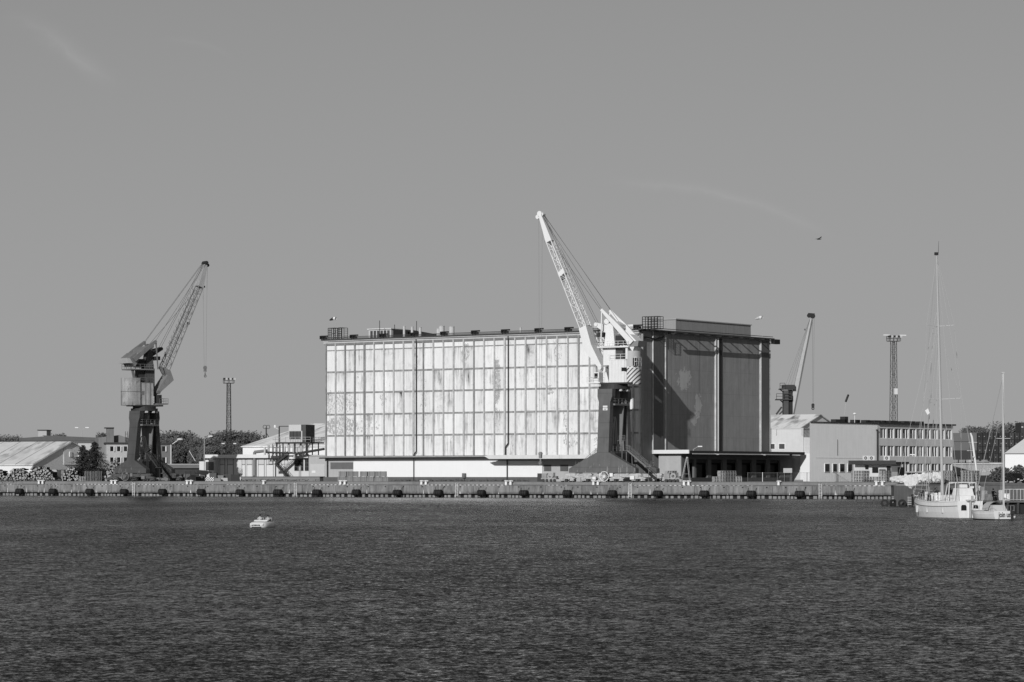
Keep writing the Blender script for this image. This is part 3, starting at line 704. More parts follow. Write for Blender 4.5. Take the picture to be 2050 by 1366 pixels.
        st.rail([(sgn*(W_*.44), a[1]+.45, 6.2), (sgn*(W_*.56), a[1]+.45, 6.2)], 1, .06); st.rail([(sgn*(S['wb']+.6), a[1]+.5, zl+1.3), (sgn*(S['wb']+1.9), a[1]+.5, zl+1.3)], 1, .06)
        for x_ in (W_*.5, S['wb']+1.5): st.bar((sgn*x_, a[1], (6.15 if x_ == W_*.5 else zl+1.2)), (sgn*x_, a[1], 2.6), .12)
        st.box(sgn*(W_+.5), sgn*(W_+2.0), a[1]-.6, a[1]+.6, 2.95, 3.1); st.rail([(sgn*(W_+2.0), a[1]-.6, 3.1), (sgn*(W_+2.0), a[1]+.6, 3.1)], 1, .07); st.bar((sgn*(W_+1.2), a[1], 2.95), (sgn*(W_+1.2), a[1], .1), .1)
        st.build('access_stairs', S.get('stair', CR_MID), root)
    # bogies: balance beams, trucks, wheels
    BG = S['bogie']; BD = S['bodark']
    for sy in (-1, 1):
        for sx_ in (-1, 1):
            c = sx_*(S['bw']-1.9); y_ = sy*G/2
            bo = MB().prism([(c-3.0,1.5),(c-2.7,1.74),(c+2.7,1.74),(c+3.0,1.5),(c+3.0,1.32),(c+.8,1.0),(c-.8,1.0),(c-3.0,1.32)], y_-.35, y_+.35).cyl((c,y_-.5,1.72),(c,y_+.5,1.72),.32,.32,12).build('balance_beam', BG, root)
            for k in (-1, 1):
                cc = c+k*2.35
                b2 = MB().prism([(cc-1.6,.8),(cc-.4,1.2),(cc+.4,1.2),(cc+1.6,.8),(cc+1.6,.66),(cc-1.6,.66)], y_-.45, y_+.45).cyl((cc,y_-.55,1.2),(cc,y_+.55,1.2),.2,.2,10).build('truck_frame', BG, root)
                wm = MB()
                for q in (-1.3, -.45, .45, 1.3): wm.cyl((cc+q, y_-.25, .37), (cc+q, y_+.25, .37), .33, .33, 14)
                wm.build('rail_wheels', DSTEEL, b2)
                ax_ = MB()
                for q in (-1.0, 1.0): ax_.box(cc+q-.42, cc+q+.42, y_-.52, y_-.3, .3, .6); ax_.cyl((cc+q, y_-.6, .4), (cc+q, y_-.5, .4), .13, .13, 8)
                ax_.build('axle_boxes', BG, b2)
            MB().box(c-.55, c+.55, y_-.5, y_+.5, 1.72, 1.9).build('bogie_saddle', CR_MID, root)
    rl = MB(); x_ = S['reel']; rl.ring((x_, -G/2-.9, 1.15), (0,1,0), .9, 1.0, .1, 28).ring((x_, -G/2-.9, 1.15), (0,1,0), .18, .3, .3, 14)
    for k in range(14): a_ = math.pi*2*k/14; rl.bar((x_, -G/2-.9, 1.15), (x_+.95*math.cos(a_), -G/2-.9, 1.15+.95*math.sin(a_)), .05)
    rl.build('cable_reel', S['boxm'], root)
    MB().box(x_-1.3, x_-.7 , -G/2-.5, -G/2+.3, 1.2, 1.85).box(x_+1.0, x_+1.7, -G/2-.6, -G/2+.2, 1.1, 1.8).box(-2.2,-1.5,-G/2-.5,-G/2+.3,.5,1.1).build('switch_box', S['boxm'], root)
    MB().box(S['bw']-1.1, S['bw']-.2, -G/2-.9, -G/2-.6, .55, 1.25).build('end_box', S['boxm'], root)
    # ------- slewing part
    SA = S['ang']; C = Fr(cpx, cy, SA); C.ox, C.oy = cx, cy; C.z0 = GZ
    M = Matrix.Rotation(R(SA) - Q.a, 4, 'Z')
    def B(): return MB(M)
    near = S['near']           # sign of lateral axis that faces the camera
    def P(px, py, v=0.0): return C.p(px, py, v)
    UM = S['umat']; UD = S['ucol']
    B().cyl((0,0,zt),(0,0,zt+.55),S['rr'],S['rr'],28).cyl((0,0,zt+.56),(0,0,zt+1.0),S['rr']*.86,S['rr']*.86,28).build('slewing_ring', CR_DEEP, root)
    rlr = B()
    for k in range(10):
        a_ = k*math.pi/5; rlr.box(S['rr']*.9*math.cos(a_)-.25, S['rr']*.9*math.cos(a_)+.25, S['rr']*.9*math.sin(a_)-.25, S['rr']*.9*math.sin(a_)+.25, zt-.4, zt)
    rlr.build('ring_rollers', DWHITE, root)
    z0 = zt+1.0
    nv = near*S['hw']
    hf = C.u(S['house'][0], nv) ; hb = C.u(S['house'][1], nv); zh = C.z(S['house'][3], hf, nv)
    hx0, hx1 = min(hf, hb), max(hf, hb)
    MB(M).box(hx0-.8, hx1+2.3, -S['hw']-.2, S['hw']+.2, z0, z0+.3).build('turntable_deck', CR_DEEP, root)
    ch = .9
    hp = [(hx1, -S['hw']), (hx1, S['hw']), (hx0+ch, S['hw']), (hx0, S['hw']-ch), (hx0, -S['hw']+ch), (hx0+ch, -S['hw'])]
    ho = B().prismz(hp, z0+.3, zh).build('machine_house', S['housem'], root)
    B().prismz([(x*1.0+(.08 if x>0 else -.08), y*1.04) for x, y in hp], zh+.001, zh+.12).build('house_roof', UM, root)
    wx = C.u(S['hwin'][0], nv); wx2 = C.u(S['hwin'][1], nv); wz = C.z(S['hwin'][2], wx, nv); wz2 = C.z(S['hwin'][3], wx, nv)
    if S['hwin'][4] == 'flat': B().box(wx, wx2, nv-.02 if near < 0 else nv, nv if near < 0 else nv+.02, wz2, wz).build('house_window', GLASS if S['dkwin'] else CR_MID, ho)
    # rounded tail
    rr = S['tail'][0]; tx = S['tail'][1]; zt0 = C.z(S['tail'][2], tx, 0); zt1 = C.z(S['tail'][3], tx, 0)
    n = 20; pts = []
    for i in range(n+1):
        a_ = math.pi/2 + math.pi*i/n; pts.append((tx + rr*math.cos(a_)*S['tail'][4], rr*math.sin(a_)*1.0))
    pts = [(hx0+.4, rr)] + pts + [(hx0+.4, -rr)]
    tl = B().prismz(pts, zt1, zt0).build('counterweight_drum', S['tailm'], root)
    B().prismz([(x*1.0-(.03 if x < tx else 0), y*1.02) for x, y in pts], (zt0+zt1)/2-.06, (zt0+zt1)/2+.06).build('drum_band', UM, tl)
    if S.get('bal'):
        bx = tx - rr*S['tail'][4]; zw = (zt0+zt1)/2+.35
        by = near*rr*.55
        B().box(bx+.1, bx+.6, by-.9, by+.9, zw, zw+1.5).build('drum_window', GLASS, tl)
        B().rail([(bx+.2, by-1, zw-.05),(bx-.3, by-1, zw-.05),(bx-.3, by+1, zw-.05),(bx+.2,by+1,zw-.05)], 1.7, .07).build('balcony', UM, tl)
    B().rail([(hx1, nv*.98, zh+.12), (hx0+.5, nv*.98, zh+.12)], 1.0, .06).build('house_railing', UM, root)
    # operator cab on the boom side
    k0, k1 = C.u(S['cab'][0], nv*.6), C.u(S['cab'][1], nv*.6); zc0, zc1 = C.z(S['cab'][3], k0, 0), C.z(S['cab'][2], k0, 0)
    k0, k1 = sorted((k0, k1)); cv = near*1.1
    cb = B().box(k0, k1, cv-.9, cv+.9, zc0, zc1).build('operator_cab', S['cabm'], root)
    B().box(k0+.25, k1-.1, cv-.93 if near<0 else cv+.901, cv-.901 if near<0 else cv+.93, zc0+.8, zc1-.2).box(k1+.001, k1+.03, cv-.75, cv+.75, zc0+.7, zc1-.15).build('cab_glass', GLASS, cb)
    B().box(k0-.5, k1+1.3, cv-1.5, cv+1.5, zc0-.25, zc0-.02).build('cab_platform', UM, root)
    B().rail([(k0, cv-1.45, zc0),(k1+1.25, cv-1.45, zc0),(k1+1.25, cv+1.45, zc0),(k0, cv+1.45, zc0)], 1.0, .06, 1.0).build('cab_railing', UM, root)
    # mast
    (tL, tR, tY), (bL, bR, bY) = S['mast']; zT = C.z(tY, 0, 0); zM = C.z(bY, 0, 0)
    def hwid(px0, px1): return C.u(px0, near*S['mw']), C.u(px1, near*S['mw'])
    a0, a1 = sorted(hwid(tL, tR)); c0_, c1_ = sorted(hwid(bL, bR)); mw = S['mw']
    b_ = B(); b_.add([(c0_,-mw,zM),(c1_,-mw,zM),(c1_,mw,zM),(c0_,mw,zM),(a0,-mw*.7,zT),(a1,-mw*.7,zT),(a1,mw*.7,zT),(a0,mw*.7,zT)], [(0,3,2,1),(4,5,6,7),(0,1,5,4),(1,2,6,5),(2,3,7,6),(3,0,4,7)])
    b_.build('mast_head', S['mastm'], root)
    B().box(c0_-.15, c1_+.15, -mw-.1, mw+.1, zh-1.0, zM-.001).build('mast', S['mastm'], root)
    B().box(c0_-1.6, c0_-.151, -mw*.8, mw*.8, zM-3.0, zM-.3).build('winch_cabin', GLASSL if S['dkwin'] else CR_DEEP, root)
    B().cyl((c1_-.4,-.9,zT+.4),(c1_-.4,.9,zT+.4),.55,.55,16).box(a0,a1,-.2,.2,zT,zT+.9).build('head_sheave', UM, root)
    # platform at mast foot
    p0, p1 = sorted((C.u(S['plat'][0], near*2), C.u(S['plat'][1], near*2))); zp = C.z(S['plat'][2], 0, 0)
    B().box(p0, p1, -2.2, 2.2, zp-.3, zp-.05).build('mast_platform', S['platm'], root)
    B().rail([(p0,-2.15,zp-.05),(p1,-2.15,zp-.05),(p1,2.15,zp-.05),(p0,2.15,zp-.05),(p0,-2.15,zp-.05)], 1.0, .06, 1.2).build('mast_railing', S['platm'], root)
    B().bar((p0+.6, near*1.6, zp-.3), (c0_-2.9, near*1.6, zh+.1), .45).bar((p1-.3, near*-1.2, zp-.3), (c1_+.2, near*-1.0, zh), .3).build('platform_strut', UM, root)
    # cantilever sheave bracket
    B().prism([(c1_-.3, zT-.3), (c1_+2.2, zT+.3), (c1_+2.2, zT-.5), (c1_-.3, zT-2.0)], -.5, .5).cyl((c1_+2.1,-.7,zT-.1),(c1_+2.1,.7,zT-.1),.38,.38,14).build('sheave_bracket', UM if S['dkwin'] else CR_DEEP, root)
    B().box(c1_+.1, c1_+1.3, -1.6, 1.6, zT-2.6, zT-1.8).box(c0_-1.8, c0_-.2, -1.0, 1.2, zM+.2, zM+2.0).build('winch_gear', DARK, root)
    # counterweight arms
    lat = S['lat']
    for sg in (-1, 1):
        v_ = near*sg*lat*-1
        ap = P(*S['apexN'], near*lat); ta = P(*S['tailN'], near*lat)
        ap = Vector((ap[0], v_, ap[2])); ta = Vector((ta[0], v_, ta[2]))
        d = (ta-ap).normalized(); nrm = Vector((-d.z, 0, d.x)); 
        if nrm.z < 0: nrm = -nrm
        th = S['armt']
        pts = [ap + nrm*.15, ap.lerp(ta, .5) + nrm*th*.62, ta + nrm*th*.75, ta - nrm*th*.35, ap.lerp(ta, .5) - nrm*th*.45, ap - nrm*.35]
        B().prism([(p_.x, p_.z) for p_ in pts], v_-.28, v_+.28).build('counterweight_arm', S['armm'], root)
        bt = Vector((c1_+.5, v_*.8, zM-.2)); B().bar(ap, bt, .22).build('tie_bar', UM if S['dkwin'] else CR_MID, root)
    dd = (ta-ap); mid = ap + dd*.46
    B().prism([(mid.x-.6, mid.z+.1), (mid.x+.6, mid.z+.8), (mid.x+.6, mid.z+.3), (mid.x-.6, mid.z-.6)], -lat, lat).build('arm_crossbeam', S['armm'], root)
    e = ta; d = dd.normalized()
    q1 = e - d*1.7; nrm = Vector((-d.z,0,d.x)); nrm = nrm if nrm.z > 0 else -nrm
    pl = [q1+nrm*.9, e+nrm*1.0+d*.3, e-nrm*1.0+d*1.2 if S['dkwin'] else e-nrm*1.2+d*.6, q1-nrm*.75+d*.5]
    B().prism([(p_.x,p_.z) for p_ in pl], -lat+.3, lat-.3).build('counterweight', S['armm'], root)
    pl = [(e.x-1.3, e.z-.55), (e.x+.5, e.z-.55), (e.x+.8, e.z+.35), (e.x-1.5, e.z+.55)]
    B().prism(pl, -S['cwl'], S['cwl']).build('counterweight_box', S['cwm'], root)
    # boom
    fo = Vector(P(*S['foot'])); ls = Vector(P(*S['lat0'])); le = Vector(P(*S['lat1'])); tp = Vector(P(*S['tip']))
    fo.y = ls.y = le.y = tp.y = 0
    d = (tp-ls).normalized(); nr = Vector((-d.z, 0, d.x)); nr = nr if nr.x < 0 else -nr    # towards the ropes side
    D0, D1, W0, W1 = .72, .55, 1.15, .75
    def q(c, s1, s2, D, Wd): return c + nr*s1*D + Vector((0, s2*Wd, 0))
    bm = B(); NN = S['panels']
    for s2 in (-1, 1): bm.lattice(q(ls,-1,s2,D0,W0), q(le,-1,s2,D1,W1), q(ls,1,s2,D0,W0), q(le,1,s2,D1,W1), NN, S['bt'], S['bt']*2.1, 'z')
    for s1 in (-1, 1): bm.lattice(q(ls,s1,-1,D0,W0), q(le,s1,-1,D1,W1), q(ls,s1,1,D0,W0), q(le,s1,1,D1,W1), NN, S['bt']*.8, S['bt']*2, 'z')
    bm.build('boom_lattice', S['boomm'], root)
    ct = ls.lerp(le, .62); B().prism([(p_.x, p_.z) for p_ in (ct+nr*.75-d*.1, ct+nr*.75+d*.9, ct-nr*.75+d*.5, ct-nr*.75-d*.4)], -.95, .95).build('boom_spreader', S['boomm'], root) if S['dkwin'] else None
    pb_ = [q(le,-1,0,D1*1.25,0), q(le,1,0,D1*1.25,0), q(tp,1,0,.32,0), q(tp,-1,0,.32,0)]
    B().prism([(p_.x,p_.z) for p_ in pb_], -W1-.1, W1+.1).build('boom_tip_box', S['boomm'], root)
    kn = Vector(P(*S['knee'])); kn.y = 0
    d3 = (kn-fo).normalized(); n3 = Vector((-d3.z,0,d3.x)); n3 = n3 if n3.x < 0 else -n3
    pf = [fo+n3*.35, kn+n3*S['kw'][0], ls+nr*D0*1.1, ls-nr*D0*1.25, kn-n3*S['kw'][1], fo-n3*.35]
    B().prism([(p_.x,p_.z) for p_ in pf], -1.3, 1.3).build('boom_foot', S['footm'], root)
    B().cyl((fo.x,-1.7,fo.z),(fo.x,1.7,fo.z),.4,.4,14).box(c1_, fo.x+.1, -.6, .6, fo.z-.8, fo.z+.2).build('boom_hinge', UM, root)
    # sheaves, walkway, lamps on the boom
    sh = B(); fw = 1 
    tt = tp + d*.5
    tr_ = S.get('tr', .85); sh.cyl((tt.x,-.75,tt.z),(tt.x,.75,tt.z),.62*tr_,.62*tr_,18).cyl((tt.x+.75*tr_,-.4,tt.z-.7*tr_),(tt.x+.75*tr_,.4,tt.z-.7*tr_),.5*tr_,.5*tr_,16).cyl((tt.x-.5*tr_,-.5,tt.z-.1),(tt.x-.5*tr_,.5,tt.z-.1),.4*tr_,.4*tr_,12)
    sh.build('tip_sheaves', S['tipm'], root)
    wk = B()
    for k in range(15):
        a = ls.lerp(le, k/15)+nr*(D0+.15); b2 = ls.lerp(le, (k+1)/15)+nr*(D0+.15); wk.bar(a, b2, .1); wk.bar(a+nr*.6+d*.3, a, .06); wk.bar(a+nr*.6+d*.3, a+nr*.55+d*.9, .05)
        wk.bar((a.x, -.5, a.z), (a.x, .5, a.z), .05)
    wk.build('boom_ladder', S['ladm'], root)
    lm = B()
    for c_ in (le+d*.5, ls.lerp(le,.58), ls.lerp(le,.57)): lm.box(c_.x-nr.x*.9-.2, c_.x-nr.x*.9+.2, -.4, .1, c_.z-nr.z*.9-.2, c_.z-nr.z*.9+.2)
    lm.build('boom_lamp', DARK, root)
    # ropes
    rp = B(); ap0 = Vector(ap)
    for v_ in (-lat, lat): rp.bar((tt.x, v_*.35, tt.z+.3), (ap.x, v_, ap.z), .042)
    for k, v_ in enumerate((-.5, .5)): rp.bar((tt.x-.3, v_*.6, tt.z+.1), (c1_+2.1, v_, zT+.25), .05)
    rp.bar((tt.x-.3, 0, tt.z+.2), (c0_, 0, zT+.8), .05)
    rp.bar((ls.lerp(le,.9)+nr*.7), (c1_-.3, .3, zT+.9), .05)
    rp.build('luffing_ropes', ROPE, root)
    hk = S['hook']; hz = C.z(hk[2], fo.x, 0); x1 = tt.x+1.15; x2 = tt.x+.3
    x1 = C.u(hk[0], 0); x2 = C.u(hk[1], 0)
    rp = B(); rp.bar((x1, 0, tt.z-.7), (x1+(x2-x1)*.3, 0, hz), .035).bar((x2, 0, tt.z-.5), (x1+(x2-x1)*.7, 0, hz), .035).build('hoist_ropes', mat(.22,.5,.1), root)
    xm = (x1+x2)/2; hb_ = B(); hb_.cyl((xm,-.22,hz-.3),(xm,.22,hz-.3),.38,.38,14).box(xm-.26,xm+.26,-.25,.25,hz-1.2,hz-.3).cyl((xm,0,hz-1.3),(xm,0,hz-1.9),.16,.16,8)
    hb_.ring((xm+.05,0,hz-2.15),(0,1,0),.14,.32,.16,14)
    hb_.build('hook_block', S['hookm'], root)
    return root, C, B, near
RUST = mat(0.28, 0.7, 0.7, 0.45, 0.6, fleck=0.32, fleckv=0.6, dirt=.5)
WP = mat(0.70, 0.6, 0.05, 0.5, 0.05)
STR, t, b_ = newmat('diagonal_stripes')
op = t.new('ShaderNodeTexCoord').outputs['Object']; xyz = t.new('ShaderNodeSeparateXYZ', {0: op})
dg = t.math('FRACT', t.math('DIVIDE', t.math('ADD', t.math('MULTIPLY', t.math('ADD', xyz.outputs[0], t.math('MULTIPLY', xyz.outputs[1], 0.3)), -1.0), xyz.outputs[2]), 0.85))
lowz = t.math('LESS_THAN', xyz.outputs[2], 22.7)
k = t.math('MULTIPLY', t.math('LESS_THAN', dg, 0.4), lowz)
val = t.mix(k, t.mix(lowz, 0.42, 0.62), 0.06)
t.l.new(t.grey(val), b_.inputs['Base Color']); b_.inputs['Roughness'].default_value = 0.6
CRW, Cf, Cb, cn = crane(1230, 'tall white-topped harbour crane before the big white warehouse, boom raised to the left', dict(
    cp=1230, cl=0, ztop=18.3, zfl=5.9, bw=7.3, wt=1.6, wb=1.2, bogie=mat(.42,.7,.6,1.6,.3,fleck=.3,fleckv=.35), bodark=DSTEEL, reel=.6, boxm=WHITE, ang=math.degrees(Q.a)+180, near=1,
    umat=WP, ucol=WP, rr=3.1, hw=1.9, house=(1219,1258,769,721), housem=ribmat(.74,.32,.3), hwin=(1244,1254.5,736,743.5,'flat'), dkwin=True,
    tail=(1.75,-4.0,703,770,.9), tailm=STR, bal=True, cab=(1203,1193,746,766), cabm=WP, mast=((1213,1225,648),(1209.5,1231,693)), mw=1.1, mastm=WP,
    plat=(1196,1259,694), platm=WP, lat=1.85, cwl=1.7, apexN=(1205,619), tailN=(1264,688), armt=.95, armm=WP, cwm=mat(.22,.7,.1),
    foot=(1208,737), knee=(1182,697), kw=(1.0,.9), lat0=(1172,655), lat1=(1102,484), tip=(1085,433), panels=11, bt=.072, boomm=WP, footm=WP, tipm=WP, ladm=DWHITE, hook=(1078.5,1085.5,905), hookm=mat(.2,.6,.5,3)))
# sign plate on the water-side leg
sg = thing('safety_sign', 'small white sign with dark lettering on the leg of the central crane', 'sign', CRW.location, Q.a)
LQ = Fr(1230, CRW.location.y, math.degrees(Q.a)); LQ.ox, LQ.oy = CRW.location.x, CRW.location.y
zs = LQ.z(817, LQ.u(1209, -4.9), -4.9); us = LQ.u(1209.5, -4.9); ysh = -9.4/2-.7+1.3*(zs-1.85)/(18.3-1.85)
MB().box(us-.5, us+.5, ysh-.08, ysh-.03, zs-.45, zs+.45).build('plate', WHITE, sg)
def text(s, size, loc, rot, parent, m, name='lettering', ext=.01):
    cu = bpy.data.curves.new(name, 'FONT'); cu.body = s; cu.size = size; cu.align_x = 'CENTER'; cu.align_y = 'CENTER'; cu.extrude = ext; cu.offset = size*.018
    tmp = bpy.data.objects.new('tmp', cu); col.objects.link(tmp); bpy.context.view_layer.update()
    me = bpy.data.meshes.new_from_object(tmp.evaluated_get(bpy.context.evaluated_depsgraph_get())); bpy.data.objects.remove(tmp)
    me.materials.clear(); me.materials.append(m)
    o = bpy.data.objects.new(name, me); col.objects.link(o); o.location = loc; o.rotation_euler = rot
    if parent: o.parent = parent
    return o
text('UWAGA', .27, (us, ysh-.09, zs+.12), (R(90), 0, 0), sg, BLACK); 
MB().box(us-.3, us+.3, ysh-.1, ysh-.081, zs-.22, zs-.14).box(us-.2, us+.2, ysh-.1, ysh-.081, zs-.36, zs-.3).build('lettering', BLACK, sg)
CLW, Cf2, Cb2, cn2 = crane(289, 'dark rusty harbour crane at left, boom raised to the right, hook hanging', dict(
    cp=289, cl=0, ztop=15.2, zfl=4.6, bw=4.3, wt=1.4, wb=.98, lean=1.9, stair=CR_DEEP, bogie=mat(.075,.7,.3,1.2,.2), bodark=DSTEEL, reel=-1.0, boxm=CR_MID, ang=35, near=-1, pmat=legmat(.06), tr=.7,
    umat=mat(.14,.6,.3,.8,.2), ucol=DARK, rr=2.9, hw=1.9, house=(307,277,810,767), housem=ribmat(.30,.5,.6,(1,0,0),.7,.5,.9), hwin=(278,289,783,791,'flat'), dkwin=False,
    tail=(2.1,-3.3,757,812,1.0), tailm=RUST, bal=False, cab=(313,320,791,808), cabm=CR_DEEP, mast=((298,306,697),(292,308,738)), mw=1.1, mastm=mat(.07,.7,.3,.8,.3),
    plat=(262,307,739), platm=CR_MID, lat=2.55, cwl=2.1, apexN=(312,682), tailN=(269,722), armt=.85, armm=mat(.17,.6,.3,.6,.2), cwm=mat(.40,.6,.2,.6,.1),
    foot=(311,786), knee=(334,754), kw=(.55,1.3), lat0=(329,739), lat1=(399,575), tip=(409,531), panels=13, bt=.07, boomm=mat(.2,.6,.3), footm=mat(.20,.6,.25,.5,.2), tipm=DARK, ladm=STEEL, hook=(406,415,731), hookm=mat(.2,.6,.5,3)))
bpy.data.objects[[c.name for c in kids(CLW) if c.name.startswith('boom_tip_box')][0]].data.materials[0] = mat(.34,.6,.25)
# distant crane beyond the sheds, seen from its upper part
def far_crane():
    Y = 900; lab = 'distant pale boomed crane rising behind the shed roofs right of the warehouse'
    r_ = thing('portal_crane', lab, 'crane', at(1590, 951, Y)[:2] + (GZ,), 0)
    ox = r_.location.x
    def A(px, py, dy=0): p = at(px, py, Y+dy); return Vector((p[0]-ox, dy, p[2]-GZ))
    b = MB(); a, c = A(1567.5,830), A(1577.5,782); b.box(a.x, c.x, -2, 2, 0, c.z); b.build('mast', mat(.07,.7,.3), r_)
    a, c = A(1566,780), A(1590,771); MB().box(a.x, c.x, -2.4, 2.4, a.z, c.z).build('winch_house', CR_DEEP, r_)
    a, c = A(1577.6,832), A(1586,781); MB().box(a.x, c.x, -1.2, 1.2, 0, c.z).build('boom_gallows', BLACK, r_)
    k = MB()
    for (x0,x1,y) in ((1560,1570,779),(1553,1583,800)): p, q = A(x0,y), A(x1,y); k.box(p.x,q.x,-2.6,2.6,p.z-.2,p.z+.1); k.rail([(p.x,-2.6,p.z+.1),(q.x,-2.6,p.z+.1)],1.6,.14,2)
    k.bar(A(1565,815), A(1554,830), .5).bar(A(1567,823), A(1560,830), .4).bar(A(1567,784),A(1560,779),.3).bar(A(1567,806),A(1561,800),.3)
    k.build('platform', DSTEEL, r_)
    f, t_ = A(1580.5,826), A(1623,636); bb = MB()
    c1 = mat(.42,.6,.2); mid = A(1592,772)
    for s in (-1, 1): bb.add([A(1578,825)+Vector((0,s*1.0,0)), A(1588,828)+Vector((0,s*1.0,0)), A(1609,715)+Vector((0,s,0)), A(1625,640)+Vector((0,s*.6,0)), A(1622,638)+Vector((0,s*.6,0)), A(1604,710)+Vector((0,s,0))], [(0,1,2,5),(5,2,3,4)] if s>0 else [(5,2,1,0),(4,3,2,5)])
    bb.add([A(1578,825)+Vector((0,-1,0)), A(1604,710)+Vector((0,-1,0)), A(1622,638)+Vector((0,-.6,0)), A(1578,825)+Vector((0,1,0)), A(1604,710)+Vector((0,1,0)), A(1622,638)+Vector((0,.6,0))], [(0,1,4,3),(1,2,5,4)])
    bb.add([A(1588,828)+Vector((0,-1,0)), A(1609,715)+Vector((0,-1,0)), A(1625,640)+Vector((0,-.6,0)), A(1588,828)+Vector((0,1,0)), A(1609,715)+Vector((0,1,0)), A(1625,640)+Vector((0,.6,0))], [(3,4,1,0),(4,5,2,1)])
    bb.build('boom', c1, r_)
    d = MB(); d.bar(A(1588.5,830)-Vector((0,1.1,0)), A(1625.5,640)-Vector((0,.7,0)), .45)
    for (x,y) in ((1610,660),(1609,714),(1600,742),(1596,770)): d.bar(A(x,y), A(x+3,y), .5)
    d.build('boom_edge_rail', STEEL, r_)
    s = MB(); s.cyl(A(1620,632,-.6),A(1620,632,.6),.7).cyl(A(1627,633,-.6),A(1627,633,.6),.8).bar(A(1618,628),A(1631,629),.35).bar(A(1629,629),A(1630,636),.3).build('tip_sheaves', BLACK, r_)
    rp = MB()
    for x in (1573,1578,1584): rp.bar(A(1621,640), A(x,771), .04)
    rp.bar(A(1626.5,634), A(1627,806), .045).bar(A(1630,634), A(1628.5,806), .045).build('ropes', ROPE, r_)
    h = MB(); h.cyl(A(1627.5,811,-.3),A(1627.5,811,.3),.5).box(A(1627.5,0).x-.4,A(1627.5,0).x+.4,-.3,.3,A(0,816).z,A(0,810).z).ring(A(1627.5,818)-Vector((0,0,0)),(0,1,0),.2,.45,.25).build('hook_block', DARK, r_)
far_crane()
# ---------------------------------------------------------------- left background: tent hall, long shed, brick office
def gable_hall(name, lab, cat, Fm, Lw, Dw, ze, zr, wallm, roofm, seams=0, gab=None, front=None, strip=None):
    """hall with ridge along U; front wall at v=0, depth Dw"""
    r_ = thing(name, lab, cat, Fm.loc(), Fm.a)
    u0, u1 = Lw
    MB().box(u0, u1, 0, .3, 0, ze).build('front_wall', front or wallm, r_)
    MB().prismx([(0,0),(Dw,0),(Dw,ze),(Dw/2,zr),(0,ze)], u1-.3, u1).build('gable_wall', gab or wallm, r_)
    MB().prismx([(0.3,0),(Dw,0),(Dw,ze),(Dw/2,zr),(0.3,ze)], u0, u0+.3).build('far_gable_wall', gab or wallm, r_)
    rf = MB(); o = .35; th = .18
    rf.add([(u0-o,-o,ze-.1),(u1+o,-o,ze-.1),(u1+o,Dw/2,zr+th),(u0-o,Dw/2,zr+th),(u1+o,Dw+o,ze-.1),(u0-o,Dw+o,ze-.1)], [(0,1,2,3),(3,2,4,5)])
    rf.add([(u0-o,-o,ze-.3),(u1+o,-o,ze-.3),(u1+o,Dw/2,zr-.05),(u0-o,Dw/2,zr-.05),(u1+o,Dw+o,ze-.3),(u0-o,Dw+o,ze-.3)], [(3,2,1,0),(5,4,2,3)])
    rf.add([(u0-o,-o,ze-.3),(u1+o,-o,ze-.3),(u1+o,-o,ze-.1),(u0-o,-o,ze-.1)], [(0,1,2,3)])
    for uu in (u0-o, u1+o): rf.add([(uu,-o,ze-.3),(uu,Dw/2,zr-.05),(uu,Dw+o,ze-.3),(uu,Dw+o,ze-.1),(uu,Dw/2,zr+th),(uu,-o,ze-.1)], [(0,1,4,5),(1,2,3,4)])
    rr = rf.build('roof', roofm, r_)
    if seams:
        k = u1+o-.2; s_ = MB()
        while k > u0:
            s_.add([(k-.06,-o-.02,ze-.06),(k+.06,-o-.02,ze-.06),(k+.06,Dw/2,zr+th+.03),(k-.06,Dw/2,zr+th+.03)], [(0,1,2,3)]); k -= seams
        s_.build('roof_seams', DSTEEL, rr)
    return r_
def roofmat(base, sc_=.12, amt=.5):
    m, t, b = newmat('stained_roof_sheet')
    op = t.new('ShaderNodeTexCoord').outputs['Object']
    # stains running down the slope (y)
    n = t.noise(op, sc_*4, 5, .6, .6, stretch=(1, .16, 1)); n2 = t.noise(op, 1.4, 4, .6, stretch=(1,.4,1)); n3 = t.noise(op, sc_, 3, .5)
    v = t.math('MULTIPLY', base, t.math('SUBTRACT', 1.12, t.math('MULTIPLY', t.ramp(n, .45, .62), t.ramp(n3, .35, .6, .1, amt*1.2)))); v = t.math('ADD', v, t.math('MULTIPLY', t.math('SUBTRACT', n2, .5), .12))
    t.l.new(t.grey(v), b.inputs['Base Color']); b.inputs['Roughness'].default_value = .7
    return m
TF = Fr(66, 668, -29.5)
tent = gable_hall('tent_hall', 'pale fabric tent hall with a seamed roof at the far left of the yard', 'storage tent', TF, (-60, 0), 28, 3.9, 9.0, mat(.62,.7,.06), roofmat(.6, .12, .5), 5.0, mat(.8,.7,.05), mat(.72,.7,.05))
MB().box(.001, .08, 0, 18, 0, 2.6).build('gable_base_sheet', ribmat(.36,1.2,.4,(0,1,0)), tent)
MB().box(.081, .16, 11, 19, 3.8, 7.4).build('gable_door_panel', mat(.86,.7,.03), tent)
for v_ in (13.0, 16.3): MB().box(.161, .3, v_, v_+.9, 5.6, 6.8).build('gable_lamp', WHITE, tent)
